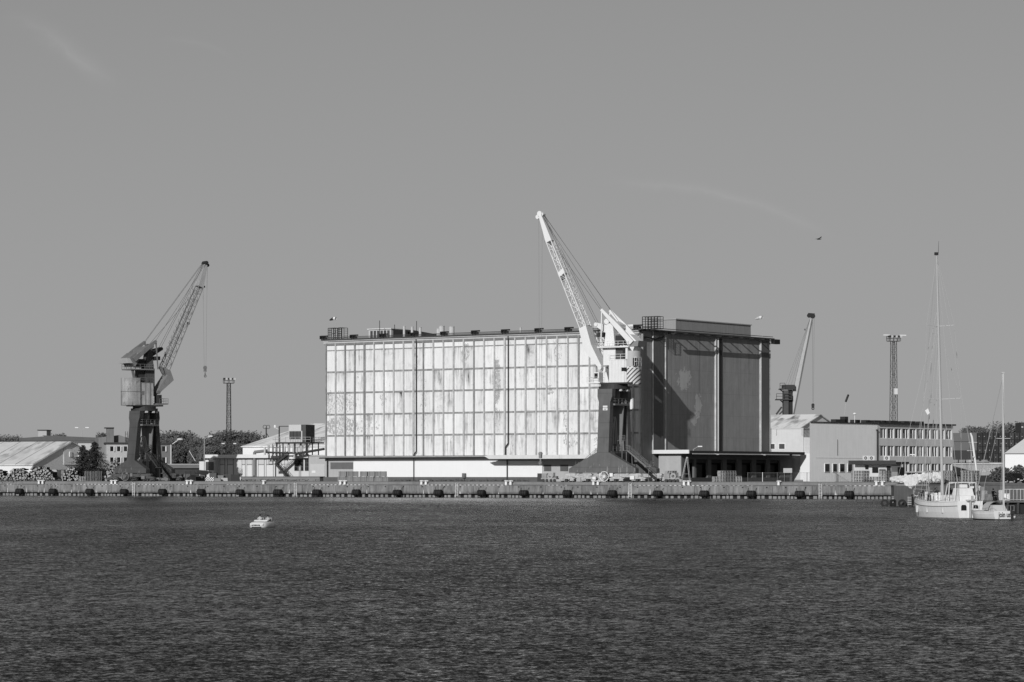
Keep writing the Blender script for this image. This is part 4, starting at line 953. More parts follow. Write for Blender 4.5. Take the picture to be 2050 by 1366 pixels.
# shipping containers beside the tent
def container(px, py, Y, rz, lab, base, L_=6.1):
    p = at(px, py, Y); r_ = thing('shipping_container', lab, 'container', (p[0], p[1], GZ), R(rz))
    MB().box(0, L_, 0, 2.44, .12, 2.6).build('body', ribmat(base, .45, .35), r_)
    d = MB().box(-.05, -.001, .1, 2.34, .2, 2.5).build('door', mat(base*1.3,.7,.15), r_)
    l = MB()
    for y_ in (.5,.95,1.5,1.95): l.cyl((-.09,y_,.25),(-.09,y_,2.45),.035,.035,6)
    l.build('lock_bars', DWHITE, d)
    c = MB()
    for a_ in (0, L_-.2):
        for y_ in (0, 2.24):
            for z_ in (0, 2.45): c.box(a_-.01, a_+.21, y_-.01, y_+.21, z_, z_+.17)
    c.build('corner_castings', DARK, r_)
    return r_
container(114, 950, 655, 62, 'light grey shipping container beside the tent gable', .34)
container(129, 950, 652, 25, 'dark shipping container with a pale stripe behind the log piles', .07, 12)
# long shed behind
SF = Fr(42, 735, -6)
Ls = SF.u(216)
shed = thing('long_shed', 'long cream shed with a dark flat roof behind the tent hall', 'shed', SF.loc(), SF.a)
zt_ = SF.z(883, 20); zt2_ = SF.z(874.5, 20)
MB().box(0, Ls, 0, 18, 0, zt_).build('wall', mat(.45,.75,.12), shed)
MB().prism([(-.4, zt_), (Ls+.4, zt_), (Ls+.4, zt_+.7), (Ls*.25, zt2_+.35), (6, zt2_+.1), (-.4, zt_+.7)], -.5, 18.5).build('roof', mat(.10,.8,.25), shed)
MB().box(-.2, Ls, -.3, -.001, zt_-.45, zt_-.05).build('gutter', STEEL, shed)
for k in range(6): u = 2+k*4.1; MB().box(u-.1,u+.1,-.25,-.001,0,zt_-.45).build('downpipe', STEEL, shed)
for k in range(9):
    for zz in (6.2, 4.2):
        u = SF.u(142)+k*1.35; MB().box(u, u+.6, -.06, -.001, zz, zz+1.3).build('window', GLASS, shed)
u0, u1 = SF.u(70), SF.u(87)
MB().box(u0, u1, 3, 7, zt2_, zt2_+1.6).build('roof_lantern', LGREY, shed); MB().box(u0-.2, u1+.2, 2.8, 7.2, zt2_+1.601, zt2_+1.8).build('lantern_roof', DARK, shed)
# brick works office (bright fins, two window rows)
BF = Fr(213, 700, 12)
ub1 = BF.u(343)
bo = thing('brick_office', 'two-storey office with rows of narrow windows behind the left crane', 'office building', BF.loc(), BF.a)
ztb = BF.z(889, 5)
BRK = mat(.35, .85, .12, .5); 
MB().box(0, BF.u(290), 0, 12, 0, ztb).build('light_wall', mat(.44,.8,.15,.6,.1), bo)
MB().box(BF.u(290)+.01, ub1, 0, 12, 0, ztb).build('brick_wall', mat(.16,.85,.15,.5), bo)
MB().box(-.3, ub1+.3, -.4, 12.4, ztb+.001, ztb+.35).build('roof', mat(.05,.8,.2), bo)
MB().box(ub1-.25, ub1+.02, -.08, -.001, 0, ztb-.1).build('corner_strip', DWHITE, bo)
k = 0; u = .9
while u < ub1-1.2:
    for (p0, p1) in ((894, 903.5), (916, 926)):
        z0_, z1_ = BF.z(p1, u), BF.z(p0, u)
        wdw = MB().box(u, u+.75, -.03, -.001, z0_, z1_).build('window', GLASS, bo)
        MB().box(u+.76, u+1.0, -.35, -.001, z0_-.1, z1_).build('fin', WHITE, bo)
    u += 1.62 if k % 3 != 2 else 2.1; k += 1
hb = BF.u(262, 6)
MB().box(-1.5, hb, 5, 18, 0, BF.z(872, 0, 5)-.9).prism([(-1.5, BF.z(872,0,5)-.9), (hb, BF.z(872,0,5)-.9), (hb*.55, BF.z(872,0,5)+.1), (-1.5, BF.z(872,0,5)-.5)], 5, 18).build('rear_hall', mat(.20,.85,.2,.4,.15), bo)
u0, u1 = BF.u(214, 3), BF.u(228, 3)
MB().box(u0, u1, 3, 5, 0, BF.z(858, u0, 3)).build('stair_tower', mat(.17,.85,.2,.4,.3), bo); MB().box(u0-.5, u1+.05, 2.8, 5.2, BF.z(858,u0,3)+.001, BF.z(858,u0,3)+.25).build('tower_cap', DARK, bo)
l_ = MB(); ul = BF.u(251, 4.6); zl = BF.z(864, ul, 4.6)
for s in (0, .5): l_.bar((ul+s,4.6,ztb),(ul+s,4.6,zl),.1)
for k in range(10): l_.bar((ul,4.6,ztb+.8*k),(ul+.5,4.6,ztb+.8*k),.07) if ztb+.8*k < zl else None
l_.build('roof_ladder', BLACK, bo)
MB().bar((ub1+.2, -.5, ztb), (ub1+1.6, -1.2, ztb+1.0), .12).ball((ub1+1.9, -1.3, ztb+1.1), .75, .4, .25).build('corner_lamp', WHITE, bo)

# ---------------------------------------------------------------- low building left of the warehouse
LF = Fr(419, 676, -31)
lb = thing('low_plant_building', 'low white-trimmed plant building with double doors left of the big warehouse', 'plant building', LF.loc(), LF.a)
LL = LF.u(621); zt_ = LF.z(914.5, 0)
LWM = mat(.60, .75, .06, .8)
MB().box(0, LL, 0, 14, 0, zt_).build('wall', LWM, lb)
MB().box(-.5, LL+.3, -.9, 14.4, zt_+.001, zt_+.3).build('roof', mat(.07,.8,.2), lb)
MB().box(-.5, LL+.3, -1.0, -.901, zt_-.35, zt_+.45).build('roof_edge', mat(.7,.6,.1), lb)
for px0, px1 in ((441,450),(456,467),(485,491),(495,505),(518,529),(534,547)):
    a_, c_ = LF.u(px0), LF.u(px1)
    MB().box(a_, c_, -.07, -.001, .3, LF.z(932, a_)).build('door', mat(.66,.7,.06), lb)
    wd = MB().box(a_, c_, -.06, -.001, LF.z(929, a_), LF.z(919.5, a_)).build('blind_window', mat(.55,.7,.08), lb)
    MB().box(a_-.08, a_-.001, -.1, -.001, .3, LF.z(919, a_)).box(c_+.001, c_+.08, -.1, -.001, .3, LF.z(919, a_)).box(a_-.08, c_+.08, -.12, -.101, LF.z(930.8,a_), LF.z(930,a_)).build('door_frame', STEEL, lb)
MB().cyl((LF.u(512), -.45, .3), (LF.u(512), -.45, zt_+1.0), .36, .36, 12).cyl((LF.u(512), -.45, zt_+1.0), (LF.u(537), -.45, zt_+1.3), .34, .34, 12).build('exhaust_duct', mat(.2,.6,.15), lb)
for px0, px1 in ((590,607.5),(611,622.5)):
    a_, c_ = LF.u(px0), LF.u(px1); z1_, z0_ = LF.z(919.5, a_), LF.z(942.5, a_)
    fr = MB().box(a_, c_, -.06, -.001, z0_, z1_).build('window', GLASS, lb); m_ = MB()
    for k in range(4): x_ = a_+(c_-a_)*k/3; m_.box(x_-.05, x_+.05, -.1, -.061, z0_, z1_)
    for k in range(4): z_ = z0_+(z1_-z0_)*k/3; m_.box(a_, c_, -.12, -.101, z_-.04, z_+.04)
    m_.build('glazing_bars', STEEL, fr)
MB().box(LF.u(598.5), LF.u(603), -.1, -.07, .8, LF.z(931, LF.u(600))).build('side_door', LGREY, lb)
MB().box(LF.u(553), LF.u(559), -.06, -.001, LF.z(929,LF.u(555)), LF.z(919, LF.u(555))).build('small_window', GLASSL, lb)
MB().box(-3.6, -.01, 1.0, 8, 0, zt_-1.0).build('porch_wall', mat(.66,.7,.05), lb); MB().box(-3.8, .1, .8, 8, zt_-.999, zt_-.75).build('porch_roof', DARK, lb)
MB().box(-1.6, -1.0, .93, .999, 1.6, 3.1).build('porch_window', GLASS, lb)
gx = MB().box(.05, 2.6, -1.6, -.01, 1.9, zt_-.75).build('bay', mat(.65,.7,.05), lb); MB().box(.2, 1.35, -1.66, -1.601, 2.5, zt_-1.2).box(1.45, 2.5, -1.66, -1.601, 2.5, zt_-1.2).build('bay_window', GLASSL, gx)
MB().bar((-4.0, 0, zt_-1.0), (-5.4, -.5, zt_+1.4), .09).build('aerial_boom', WHITE, lb)
# grey box building between it and the warehouse
GB = Fr(621, LF.Y(LL)-.5, -31)
gb_ = thing('grey_block_building', 'plain pale grey block building touching the left end of the big warehouse', 'building', GB.loc(), GB.a)
gl = GB.u(656)
MB().box(.02, gl, -.6, 10, 0, GB.z(913.5, 0)).build('wall', mat(.42,.8,.1,.4,.1), gb_)
MB().box(.4, gl-.4, -.66, -.601, 1.1, GB.z(929.5,0)).build('lower_panel', mat(.5,.8,.08), gb_); MB().box(.9, 1.9, -.69, -.661, 1.9, 2.4).build('notice', WHITE, gb_)
MB().box(-.1, gl+.3, -.8, 10.2, GB.z(913.5,0)+.001, GB.z(913.5,0)+.2).build('roof', DWHITE, gb_)
# concrete loading ramp in front
RF = Fr(482, 655, -29.5)
rp_ = thing('loading_ramp', 'long low concrete loading ramp before the low plant building', 'ramp', RF.loc(), RF.a)
MB().box(0, RF.u(640), 0, 9, 0, .98).build('ramp_wall', mat(.20,.9,.15,.5,.1), rp_); MB().box(-.1, RF.u(640)+.1, -.1, 9, .981, 1.1).build('ramp_top', mat(.13,.9,.3,1.0), rp_)
# control tower on stilts
CT = Fr(576, LF.Y(LF.u(576)), -25); CT.oy -= 2.5; CT.ox = (576-CX)/F*CT.oy
ct = thing('control_tower', 'small glazed control room on a pipe-filled steel platform with stairs', 'control tower', CT.loc(), CT.a)
zp = CT.z(885, 0); ztp = CT.z(850.5, 0)
c1 = CT.u(598.5); c2 = CT.u(608)
MB().box(-.3, c1, 1, 5.2, CT.z(863,0), ztp).build('upper_wall', mat(.52,.7,.06), ct)
MB().box(-.3, c1+.3, 1.05, 5.1, zp, CT.z(863.001,0)).build('lower_wall', mat(.5,.7,.06), ct)
MB().box(c1+.3, c2, .98, 5.1, zp, ztp).build('side_wall', mat(.075,.7,.1), ct)
gwn = MB().box(0, c1-.1, .92, 1.0, zp+.7, CT.z(863.6,0)).build('window', GLASSL, ct)
b_ = MB(); 
for k in range(4): x_ = (c1-.1)*k/3; b_.box(x_-.06,x_+.06,.86,.919,zp+.7,CT.z(863.6,0))
b_.build('mullions', DARK, gwn)
pl0, pl1 = CT.u(553), CT.u(623)
MB().box(pl0, pl1, -.4, 6, zp-.35, zp-.05).build('platform', DSTEEL, ct)
MB().rail([(pl0,-.35,zp-.05),(pl1,-.35,zp-.05),(pl1,6,zp-.05)], 1.1, .07, 1.2).build('platform_railing', LGREY, ct)
st = MB()
for x_ in [pl0+.3+k*(pl1-pl0-1.2)/5 for k in range(6)]: st.bar((x_,-.2,zp-.35),(x_,-.2,zt_),.22); st.bar((x_,5,zp-.35),(x_,5,zt_),.2)
st.bar((pl1-.1,-.2,zp-.3),(pl1-1.8,-.2,zt_+.4),.12).bar((pl0,-.3,zt_+.9),(pl1-.8,-.3,zt_+.9),.16)
st.build('steel_frame', DSTEEL, ct)
x_ = pl0-2.6
while x_ < pl1-1.5:
    MB().cyl((x_,-.6,zt_+.3),(x_,-.6,zp-.8+random.uniform(-.5,.2)),.24,.24,10).build('vertical_pipe', random.choice((LGREY, DWHITE, GREY)), ct); x_ += random.uniform(.8,1.35)
MB().cyl((CT.u(600),-1.0,zt_+.6),(CT.u(655),-1.4,zt_+1.6),.28,.28,10).cyl((CT.u(537),-1.0,zt_+.9),(CT.u(600),-1.0,zt_+.6),.22,.22,10).build('main_pipe', DSTEEL, ct)
MB().cyl((CT.u(585),-1.3,zt_),(CT.u(590),-1.3,zt_),.0,.0).cyl((CT.u(588),-1.2,zt_-.2),(CT.u(588),-1.2,zt_+1.2),.7,.6,14).ball((CT.u(588),-1.2,zt_+1.2),.6,.6,.3,12,6).build('white_tank', WHITE, ct) if False else MB().cyl((CT.u(592),-1.6,zt_-.6),(CT.u(592),-1.6,zt_+.5),.75,.7,14).build('white_tank', WHITE, ct)
sm = MB(); A_ = Vector((CT.u(586),-2.2,.9)); B_ = Vector((CT.u(563),-2.2,CT.z(929,0))); C_ = Vector((CT.u(584),-2.2,CT.z(912,0)))
for p, q in ((A_,B_),(B_,C_)):
    for o in (-.5,.5):
        o_ = Vector((0,o,0)); sm.bar(p+o_,q+o_,.1,.35); sm.bar(p+o_+Vector((0,0,1)),q+o_+Vector((0,0,1)),.07); sm.bar(p+o_+Vector((0,0,.5)),q+o_+Vector((0,0,.5)),.05)
        for k in range(7): c_ = (p+o_).lerp(q+o_, k/6); sm.bar(c_, c_+Vector((0,0,1)), .06)
    for k in range(14): c_ = p.lerp(q,(k+.5)/14); sm.box(c_.x-.16,c_.x+.16,-2.65,-1.75,c_.z-.03,c_.z+.03)
sm.box(B_.x-1.6,B_.x+.3,-2.8,-1.6,B_.z-.12,B_.z); sm.bar((B_.x-.2,-2.2,B_.z),(B_.x-.2,-2.2,.9),.2)
sm.rail([(B_.x-1.6,-2.75,B_.z),(B_.x+.2,-2.75,B_.z)],1.1,.07)
for k in range(7): z_ = B_.z+k*.9; sm.bar((B_.x-.9,-2.3,z_),(B_.x+.9,-2.3,z_),.07)
for s in (-.9,.0,.9): sm.bar((B_.x+s,-2.3,B_.z),(B_.x+s,-2.3,zp-.4),.1)
sm.box(C_.x-.3,C_.x+1.6,-2.8,-1.0,C_.z-.12,C_.z)
sm.build('steel_stairs', DSTEEL, ct)
MB().bar((pl0+.2,1,zp),(pl0+.2,1,CT.z(854,0)),.22).bar((pl0+.2,1,CT.z(853.5,0)),(0,1.2,CT.z(853.5,0)),.16).build('lamp_arm', DARK, ct)
MB().ball((pl0-.9,1,CT.z(854,0)),.28,.2,.42).bar((pl0-.8,1,CT.z(856,0)),(pl0+.2,1,CT.z(860,0)),.08).build('floodlight', WHITE, ct)
# big hall behind, left of the warehouse
HF = Fr(486, 712, -33)
gable_hall('storage_hall', 'large pale storage hall with a stained roof behind the control tower', 'storage hall', HF, (0, 62), 56, HF.z(893,0), HF.z(848,20,28), WHITE, roofmat(.80,.10,.6), 0, WHITE, mat(.8,.6,.03))
# round antenna frame on its roof slope
an = thing('roof_antenna', 'dark ring-shaped antenna standing behind the left roof slope of the storage hall', 'antenna', at(533, 905, 722), 0)
a0 = at(533, 905, 722); 
an['label'] = 'dark ring-shaped antenna frame at the left roof slope of the storage hall'
z_ = lambda py: (HY-py)/F*722+H-a0[2]
MB().bar((0,0,0),(0,0,z_(856)),.3).bar((.2,0,0),(-.7,0,z_(872)),.3).bar((0,0,z_(866)),(.9,0,z_(880)),.16).build('mast', DARK, an)
MB().ring((-.35,0,z_(855)),(0,1,0),.38,.5,.15,16).ring((.45,0,z_(855)),(0,1,0),.38,.5,.15,16).build('rings', DARK, an)
# hall right of the warehouse
H2 = Fr(1586, 690, -33)
gable_hall('storage_hall', 'pale storage hall whose stained roof shows between the warehouse and the offices', 'storage hall', H2, (-60, 0), 28, H2.z(866,0), H2.z(831,0,14), LGREY, roofmat(.72,.12,.7), 0, mat(.85,.7,.05), LGREY)

# ---------------------------------------------------------------- right side: annexes and office
AN = Fr(1531, 637, -30)
an = thing('white_annex', 'tall white annex with two small windows right of the grey warehouse side', 'annex building', AN.loc(), AN.a)
a1 = AN.u(1608); zt_ = AN.z(859.5, 0)
AWM = mat(.58, .75, .10, .7, .08)
MB().box(0, a1, 0, 14, 0, zt_).build('wall', AWM, an); MB().box(-.1, a1+.1, -.1, 14.1, zt_+.001, zt_+.22).build('roof', DWHITE, an)
for p0, p1 in ((1541,1551),(1560,1571)):
    x0, x1 = AN.u(p0), AN.u(p1); z0_, z1_ = AN.z(899,x0), AN.z(889,x0)
    wf = MB().box(x0-.18, x1+.18, -.08, -.001, z0_-.18, z1_+.18).build('window_frame', WHITE, an); MB().box(x0, x1, -.1, -.081, z0_, z1_).build('pane', GLASSL, wf)
for p0 in (1555, 1606): x0 = AN.u(p0); MB().cyl((x0,-.12,zt_),(x0,-.12,AN.z(872,x0)),.06,.06,6).build('drainpipe', LGREY, an)
a2 = AN.u(1623)
MB().box(AN.u(1604), AN.u(1624), -.5, -.001, 0, AN.z(908, a1)).build('lower_wing', mat(.74,.7,.05), an)
MB().box(a1+.01, a2+.5, .2, 8, 0, AN.z(876, a1)).build('side_wing', mat(.52,.8,.15,1.2), an)
cg = MB(); cg.rail([(a1, .3, AN.z(874,a1)), (a2+.5, .3, AN.z(874,a1))], 1.8, .07, .8); cg.build('roof_railing', STEEL, an)
MB().box(a1-8, a1+.2, -.62, -.501, 0, .4).build('base_kerb', GREY, an)
# blank block and three storey office share one frontage
OF = Fr(1621, 566.7, 50)
bk = thing('blank_office_wing', 'pale windowless block with a row of ground floor windows left of the office', 'building', OF.loc(), OF.a)
o1 = OF.u(1756.5); o2 = OF.u(1908); ZB = 14.6-GZ
ws_ = OF.u(1622, 13)
MB().prismz([(0,0),(o1,0),(o1,13),(ws_,13)], 0, ZB).build('wall', mat(.86,.8,.06,.6,.10), bk); MB().prismz([(-.1,-.2),(o1-.05,-.2),(o1-.05,13),(ws_-.1,13)], ZB+.001, ZB+.16).build('roof', DARK, bk)
for p0, p1 in ((1651,1659),(1667,1674),(1681,1689),(1697,1704.5),(1712,1720),(1726,1733)):
    x0, x1 = OF.u(p0), OF.u(p1); z0_, z1_ = OF.z(944.5,x0), OF.z(929,x0)
    wf = MB().box(x0-.15, x1+.15, -.12, -.001, z0_-.12, z1_+.05).build('window_frame', WHITE, bk); MB().box(x0, x1, -.15, -.121, z0_, z1_).build('pane', GLASS, wf)
MB().box(OF.u(1633), o1-2, -.04, -.001, OF.z(917.5,5), OF.z(917.5,5)+.14).build('string_course', WHITE, bk)
MB().cyl((OF.u(1676),-.08,OF.z(880,10)),(OF.u(1676),-.08,OF.z(912,10)),.05,.05,6).build('cable', STEEL, bk)
MB().cyl((o1-.35,-.2,OF.z(860,o1)),(o1-.35,-.2,.3),.12,.12,8).box(o1-.6,o1-.1,-.35,-.05,OF.z(862,o1),OF.z(860,o1)).build('downpipe', DARK, bk)
of = thing('office_block', 'three-storey office block with rows of windows between bright fins', 'office building', OF.loc(), OF.a)
OW = mat(.60,.8,.08,.3,.06,dirt=.25)
FLO = [(3.75,5.15-.0),(6.9,9.0-.0),(10.0,12.1)]
rows = [(OF.z(945,o1),OF.z(928,o1)),(OF.z(914,o1),OF.z(892.5,o1)),(OF.z(878,o1),OF.z(857.5,o1))]
MB().box(o1+.01, o2, .45, 13, 0, ZB).build('back_wall', mat(.25,.8,.1), of)
lv = [0]+[v for r_ in rows for v in r_]+[ZB]
for k in range(0, len(lv), 2):
    MB().box(o1+.01, o2, 0, .449, lv[k], lv[k+1]).build('spandrel', OW, of)
MB().box(o1+.012, o1+.9, .05, .448, rows[0][0], rows[2][1]).build('end_pier', OW, of)
MB().box(o1-.2, o2+.4, -.5, 13.4, ZB+.001, ZB+.3).build('roof', mat(.03,.8,.2), of)
NB = 10
for ri_, (z0_, z1_) in enumerate(rows):
    n_ = NB if ri_ else NB
    us = o1+.95; wdt = (o2-us-.1)/n_
    for k in range(n_):
        if ri_ == 0 and k < 3: continue
        x0 = us+k*wdt
        wd = MB().box(x0+.05, x0+wdt-.5, .25, .44, z0_+.02, z1_-.02).build('window', GLASS, of)
        g_ = MB().box(x0+.02, x0+wdt-.45, .1, .249, z0_, z0_+.12)
        for q in (.06, .62): g_.box(x0+(wdt-.5)*q, x0+(wdt-.5)*q+.1, .1, .249, z0_+.121, z1_)
        g_.build('window_bars', WHITE, wd)
        if random.random() < .45:
            w0 = random.uniform(.1,.5); MB().box(x0+(wdt-.5)*w0, x0+(wdt-.5)*(w0+.3), .2, .248, z0_+.15, z1_-random.choice((.1,.1,.9))).build('curtain', mat(random.choice((.14,.2,.3)),.8,.2), wd)
        MB().box(x0+wdt-.45, x0+wdt, .02, .43, z0_, z1_-.02).build('fin', WHITE, of)
for px, ww, hh in ((1679,2.0,.9),(1695,1.1,1.7),(1690,1.8,.9),(1717,1.8,.9),(1738,1.6,.9),(1743,1.8,.85),(1757,2.2,.9),(1770,1.4,.9),(1775,1.4,.85),(1790,2.6,.9),(1801,1.2,.8),(1815,1.8,.9),(1829,1.2,.9),(1846,1.4,.9)):
    u = OF.u(px, 4); MB().box(u-ww/2, u+ww/2, 4, 5.2, ZB+.16, ZB+.22+hh*.72).build('roof_vent_box', mat(.03,.8,.3), bk if px < 1757 else of)
MB().cyl((OF.u(1695,4),4.5,ZB+1.7),(OF.u(1695,4)+.5,4.5,ZB+4.6),.04,.04,6).build('aerial', LGREY, bk)
MB().bar((OF.u(1695,4)+.4,4.5,ZB+4.4),(OF.u(1697,4)+1.0,4.5,ZB+5.8),.3).build('flag', DSTEEL, bk)
MB().cyl((OF.u(1711,3),3,ZB+.1),(OF.u(1711,3),3,ZB+1.8),.06,.06,6).ball((OF.u(1711,3),3,ZB+2.0),.35,.35,.25).build('roof_lamp', WHITE, bk)
# gatehouse with flat dark canopy in front
KF = Fr(1722, 560, 20)
kk = thing('gatehouse', 'small white gatehouse under a flat dark canopy with air conditioners on top', 'gatehouse', KF.loc(), KF.a)
zc = KF.z(930, 0)
MB().box(0, KF.u(1788), -1.2, 5, zc, zc+.75).build('canopy', mat(.065,.8,.15), kk)
MB().box(KF.u(1784), KF.u(1824), .8, 4, zc+.1, zc+.5).build('walkway_roof', BLACK, kk)
MB().box(.9, KF.u(1784), 0, 4, 0, zc-.001).build('wall', mat(.76,.7,.04), kk)
for p0, p1, b0, b1, m_ in ((1732,1738.5,940,931.5,GLASS),(1746,1758,947,936,GLASS),(1760,1773,939,932,mat(.6,.7,.05)),(1760,1773,950,940,GLASS)):
    x0, x1 = KF.u(p0), KF.u(p1); MB().box(x0, x1, -.06, -.001, KF.z(b0,x0), KF.z(b1,x0)).build('window', m_, kk)
MB().box(KF.u(1775), KF.u(1783), -.05, -.001, 0, zc-.3).build('door', DARK, kk)
for px in (1734, 1745.5, 1776):
    u = KF.u(px, 1); q = MB().box(u-.55, u+.55, 1, 1.45, zc+.8, zc+1.65).build('air_conditioner', WHITE, kk)
    MB().ring((u-.12, .98, zc+1.22), (0,1,0), .12, .32, .03, 16).build('fan_grille', STEEL, q)
ev = MB(); u0, u1 = OF.u(1797), OF.u(1811)
MB().box(u0, u0+1.6, -.06, -.001, .2, 3.0).box(u0+1.7, u1, -.06, -.001, .2, 3.0).build('entrance_door', BLACK, of)
MB().box(u0+1.7, u1, -.1, -.061, .2, .75).build('door_panel', WHITE, of)
MB().box(OF.u(1815), OF.u(1852), -.05, -.001, .1, OF.z(947,o1+8)).build('garage_opening', BLACK, of)
# ---------------------------------------------------------------- far right: dark timber stacks, pale tent, wall
dk = mat(.055,.85,.25,.5,.1)
st0 = thing('dark_shed', 'long dark windowless shed directly behind the right end of the office block', 'shed', at(1900, 900, 690)[:2]+(GZ,), 0)
x1 = at(1957,900,690)[0]-at(1900,900,690)[0]; zz = at(0,867,690)[2]-GZ; zm = at(0,902,690)[2]-GZ
MB().box(0, x1, 0, 10, zm, zz).build('upper_wall', mat(.14,.85,.12,.5), st0); MB().box(0, x1, .05, 10, 0, zm-.001).build('lower_wall', mat(.05,.85,.1), st0)
MB().box(0, x1, -.03, .0, (zm+zz)/2, (zm+zz)/2+.08).build('seam', DARK, st0)
# crate wall: every crate an object of its own
def crate():
    r_ = MB().box(0, 1.48, 0, 1.5, .12, 1.3)
    r_.box(0,.12,0,1.5,0,.119).box(1.36,1.48,0,1.5,0,.119)
    return r_
cw_, chh = at(1957+10.6,0,680)[0]-at(1957,0,680)[0], 0
x0 = at(1957,0,680)[0]; ncol = 11; rowpx = [925,916,906,897,888,878,867]
src = None
tagw = thing
cm = [mat(.045,.85,.35,.9), mat(.07,.85,.3,.9), mat(.03,.85,.3,.9)]
def make_crate(m_):
    r_ = thing('storage_crate', '', 'crate', (0,0,0), 0, 'dark crates in the high stack')
    w_ = cw_-.06; h = 1.57
    MB().box(0, w_, 0, w_, .14, h).build('body', m_, r_)
    f = MB()
    for q in (0, w_*.5-.06, w_-.12): f.box(q, q+.12, -.04, -.001, 0, h)
    f.box(0, w_, 0, w_, 0, .1)
    f.build('frame', mat(.02,.8,.2), r_)
    q_ = random.uniform(.3,.7); MB().box(w_*q_-.08, w_*q_+.08, -.07, -.041, h*.45, h*.45+.16).build('paper_tag', LGREY, r_)
    return proto(r_)
cr = [make_crate(m_) for m_ in cm]; used = [False]*3
for i in range(ncol):
    for j in range(7):
        k = random.randrange(3); z = GZ+j*1.59
        lab = 'dark storage crate with a pale tag, row %s up, column %s from the left' % (ORD[j], ORD[i])
        loc = (x0+i*cw_, 680+random.uniform(0,.3), z)
        if not used[k]: o = cr[k]; used[k] = True; o.location = loc; o['label'] = lab
        else: dup(cr[k], loc, None, lab)
        if j == 6 and i > 8: pass
ch = thing('boiler_house', 'dark tall boiler house corner at the right edge of the picture', 'building', at(2044,900,700)[:2]+(GZ,), 0)
MB().box(0, 8, 0, 8, 0, at(0,846,700)[2]-GZ).build('wall', mat(.05,.85,.2), ch)
for py in (856, 875): MB().box(.1, .5, -.1, -.001, at(0,py,700)[2]-GZ, at(0,py,700)[2]-GZ+.2).box(.8, 2, -.1, -.001, at(0,py,700)[2]-GZ, at(0,py,700)[2]-GZ+.2).build('wall_light', WHITE, ch)
# graffiti yard wall with a precast top
wl = thing('precast_wall', 'low weathered concrete wall with graffiti behind the moored yachts', 'wall', at(1908,0,630)[:2]+(GZ,), 0)
L_ = at(2010,0,630)[0]-at(1908,0,630)[0]; zz = lambda py: at(0,py,630)[2]-GZ
MB().box(0, L_, 0, .3, zz(952), zz(930)).build('wall_panels', mat(.34,.85,.3,.8,.2), wl)
MB().box(-.2, L_, -.25, .4, zz(929.9), zz(926.5)).build('wall_cap', mat(.5,.8,.3,.8), wl)
MB().box(0, L_, -.4, 0, 0, zz(952.1)).build('dark_base', mat(.035,.9,.3), wl)
for k in range(7): MB().box(k*L_/7+.3, k*L_/7+.5, -.08, -.001, zz(938), zz(930)).build('panel_post', LGREY, wl)
gf = MB(); random.seed(3)
for k in range(9):
    x_ = L_*.5+k*.45; p = None
    for q in range(6):
        n_ = (x_+random.uniform(-.25,.35), -.03, zz(942)+random.uniform(-.4,.4))
        if p: gf.bar(p, n_, .07, .05)
        p = n_
gf.build('graffiti', WHITE, wl)
for k in range(5):
    tm = MB(); px = 1914+k*14+random.uniform(-2,3); p = at(px, 0, 628); 
    o = tm.box(-.9,.9,-.4,.4,0,.35).box(-.6,.7,-.35,.35,.351,.6).build('timber_heap', mat(random.choice((.1,.25,.4)),.8,.4), None); o.location = (p[0], 629.9, GZ+zz(926.4)); tag(o, 'small heap of timber on top of the graffiti wall, %s from the left' % ORD[k], 'timber heap', 'timber heaps on the wall')
T2 = Fr(2012, 600, -11)
t2 = thing('white_tent_hall', 'white tent hall with a pitched roof at the right edge', 'storage tent', T2.loc(), T2.a)
e_ = T2.z(909, 0); r__ = T2.z(882, 0)
MB().box(0, 12, 0, 20, 0, e_).build('wall', mat(.78,.6,.03), t2)
MB().prismx([(-.2, e_),(20,e_),(20,e_+.1),(-.2,e_+.1)], -.2, 12).build('eaves_strip', STEEL, t2)
MB().prism([(-.2,e_+.101),(12,e_+.101),(12,r__+3),(4.2,r__+.6)], -.2, 20).build('roof', mat(.5,.7,.05), t2)
# ---------------------------------------------------------------- trees
random.seed(11)
def leafmat(base, name):
    m, t, b = newmat(name)
    p = t.new('ShaderNodeNewGeometry').outputs['Position']; n = t.noise(p, .5, 4, .65); n2 = t.noise(p, 3.0, 2)
    v = t.math('MULTIPLY', base, t.math('ADD', .45, t.math('ADD', t.math('MULTIPLY', n, .8), t.math('MULTIPLY', n2, .4))))
    t.l.new(t.grey(v), b.inputs['Base Color']); b.inputs['Roughness'].default_value = .8; b.inputs['Specular IOR Level'].default_value = .2
    return m
LEAF = leafmat(.13, 'leaves'); LEAF2 = leafmat(.10, 'leaves_dark'); NEEDLE = leafmat(.045, 'needles')
def leafquad(mb, c, s):
    a = Vector((random.gauss(0,1), random.gauss(0,1), random.gauss(0,1))).normalized(); b = a.orthogonal().normalized(); d = a.cross(b)
    c = Vector(c); mb.add([c-b*s-d*s*.6, c+b*s-d*s*.6, c+b*s+d*s*.6, c-b*s+d*s*.6], [(0,1,2,3)])
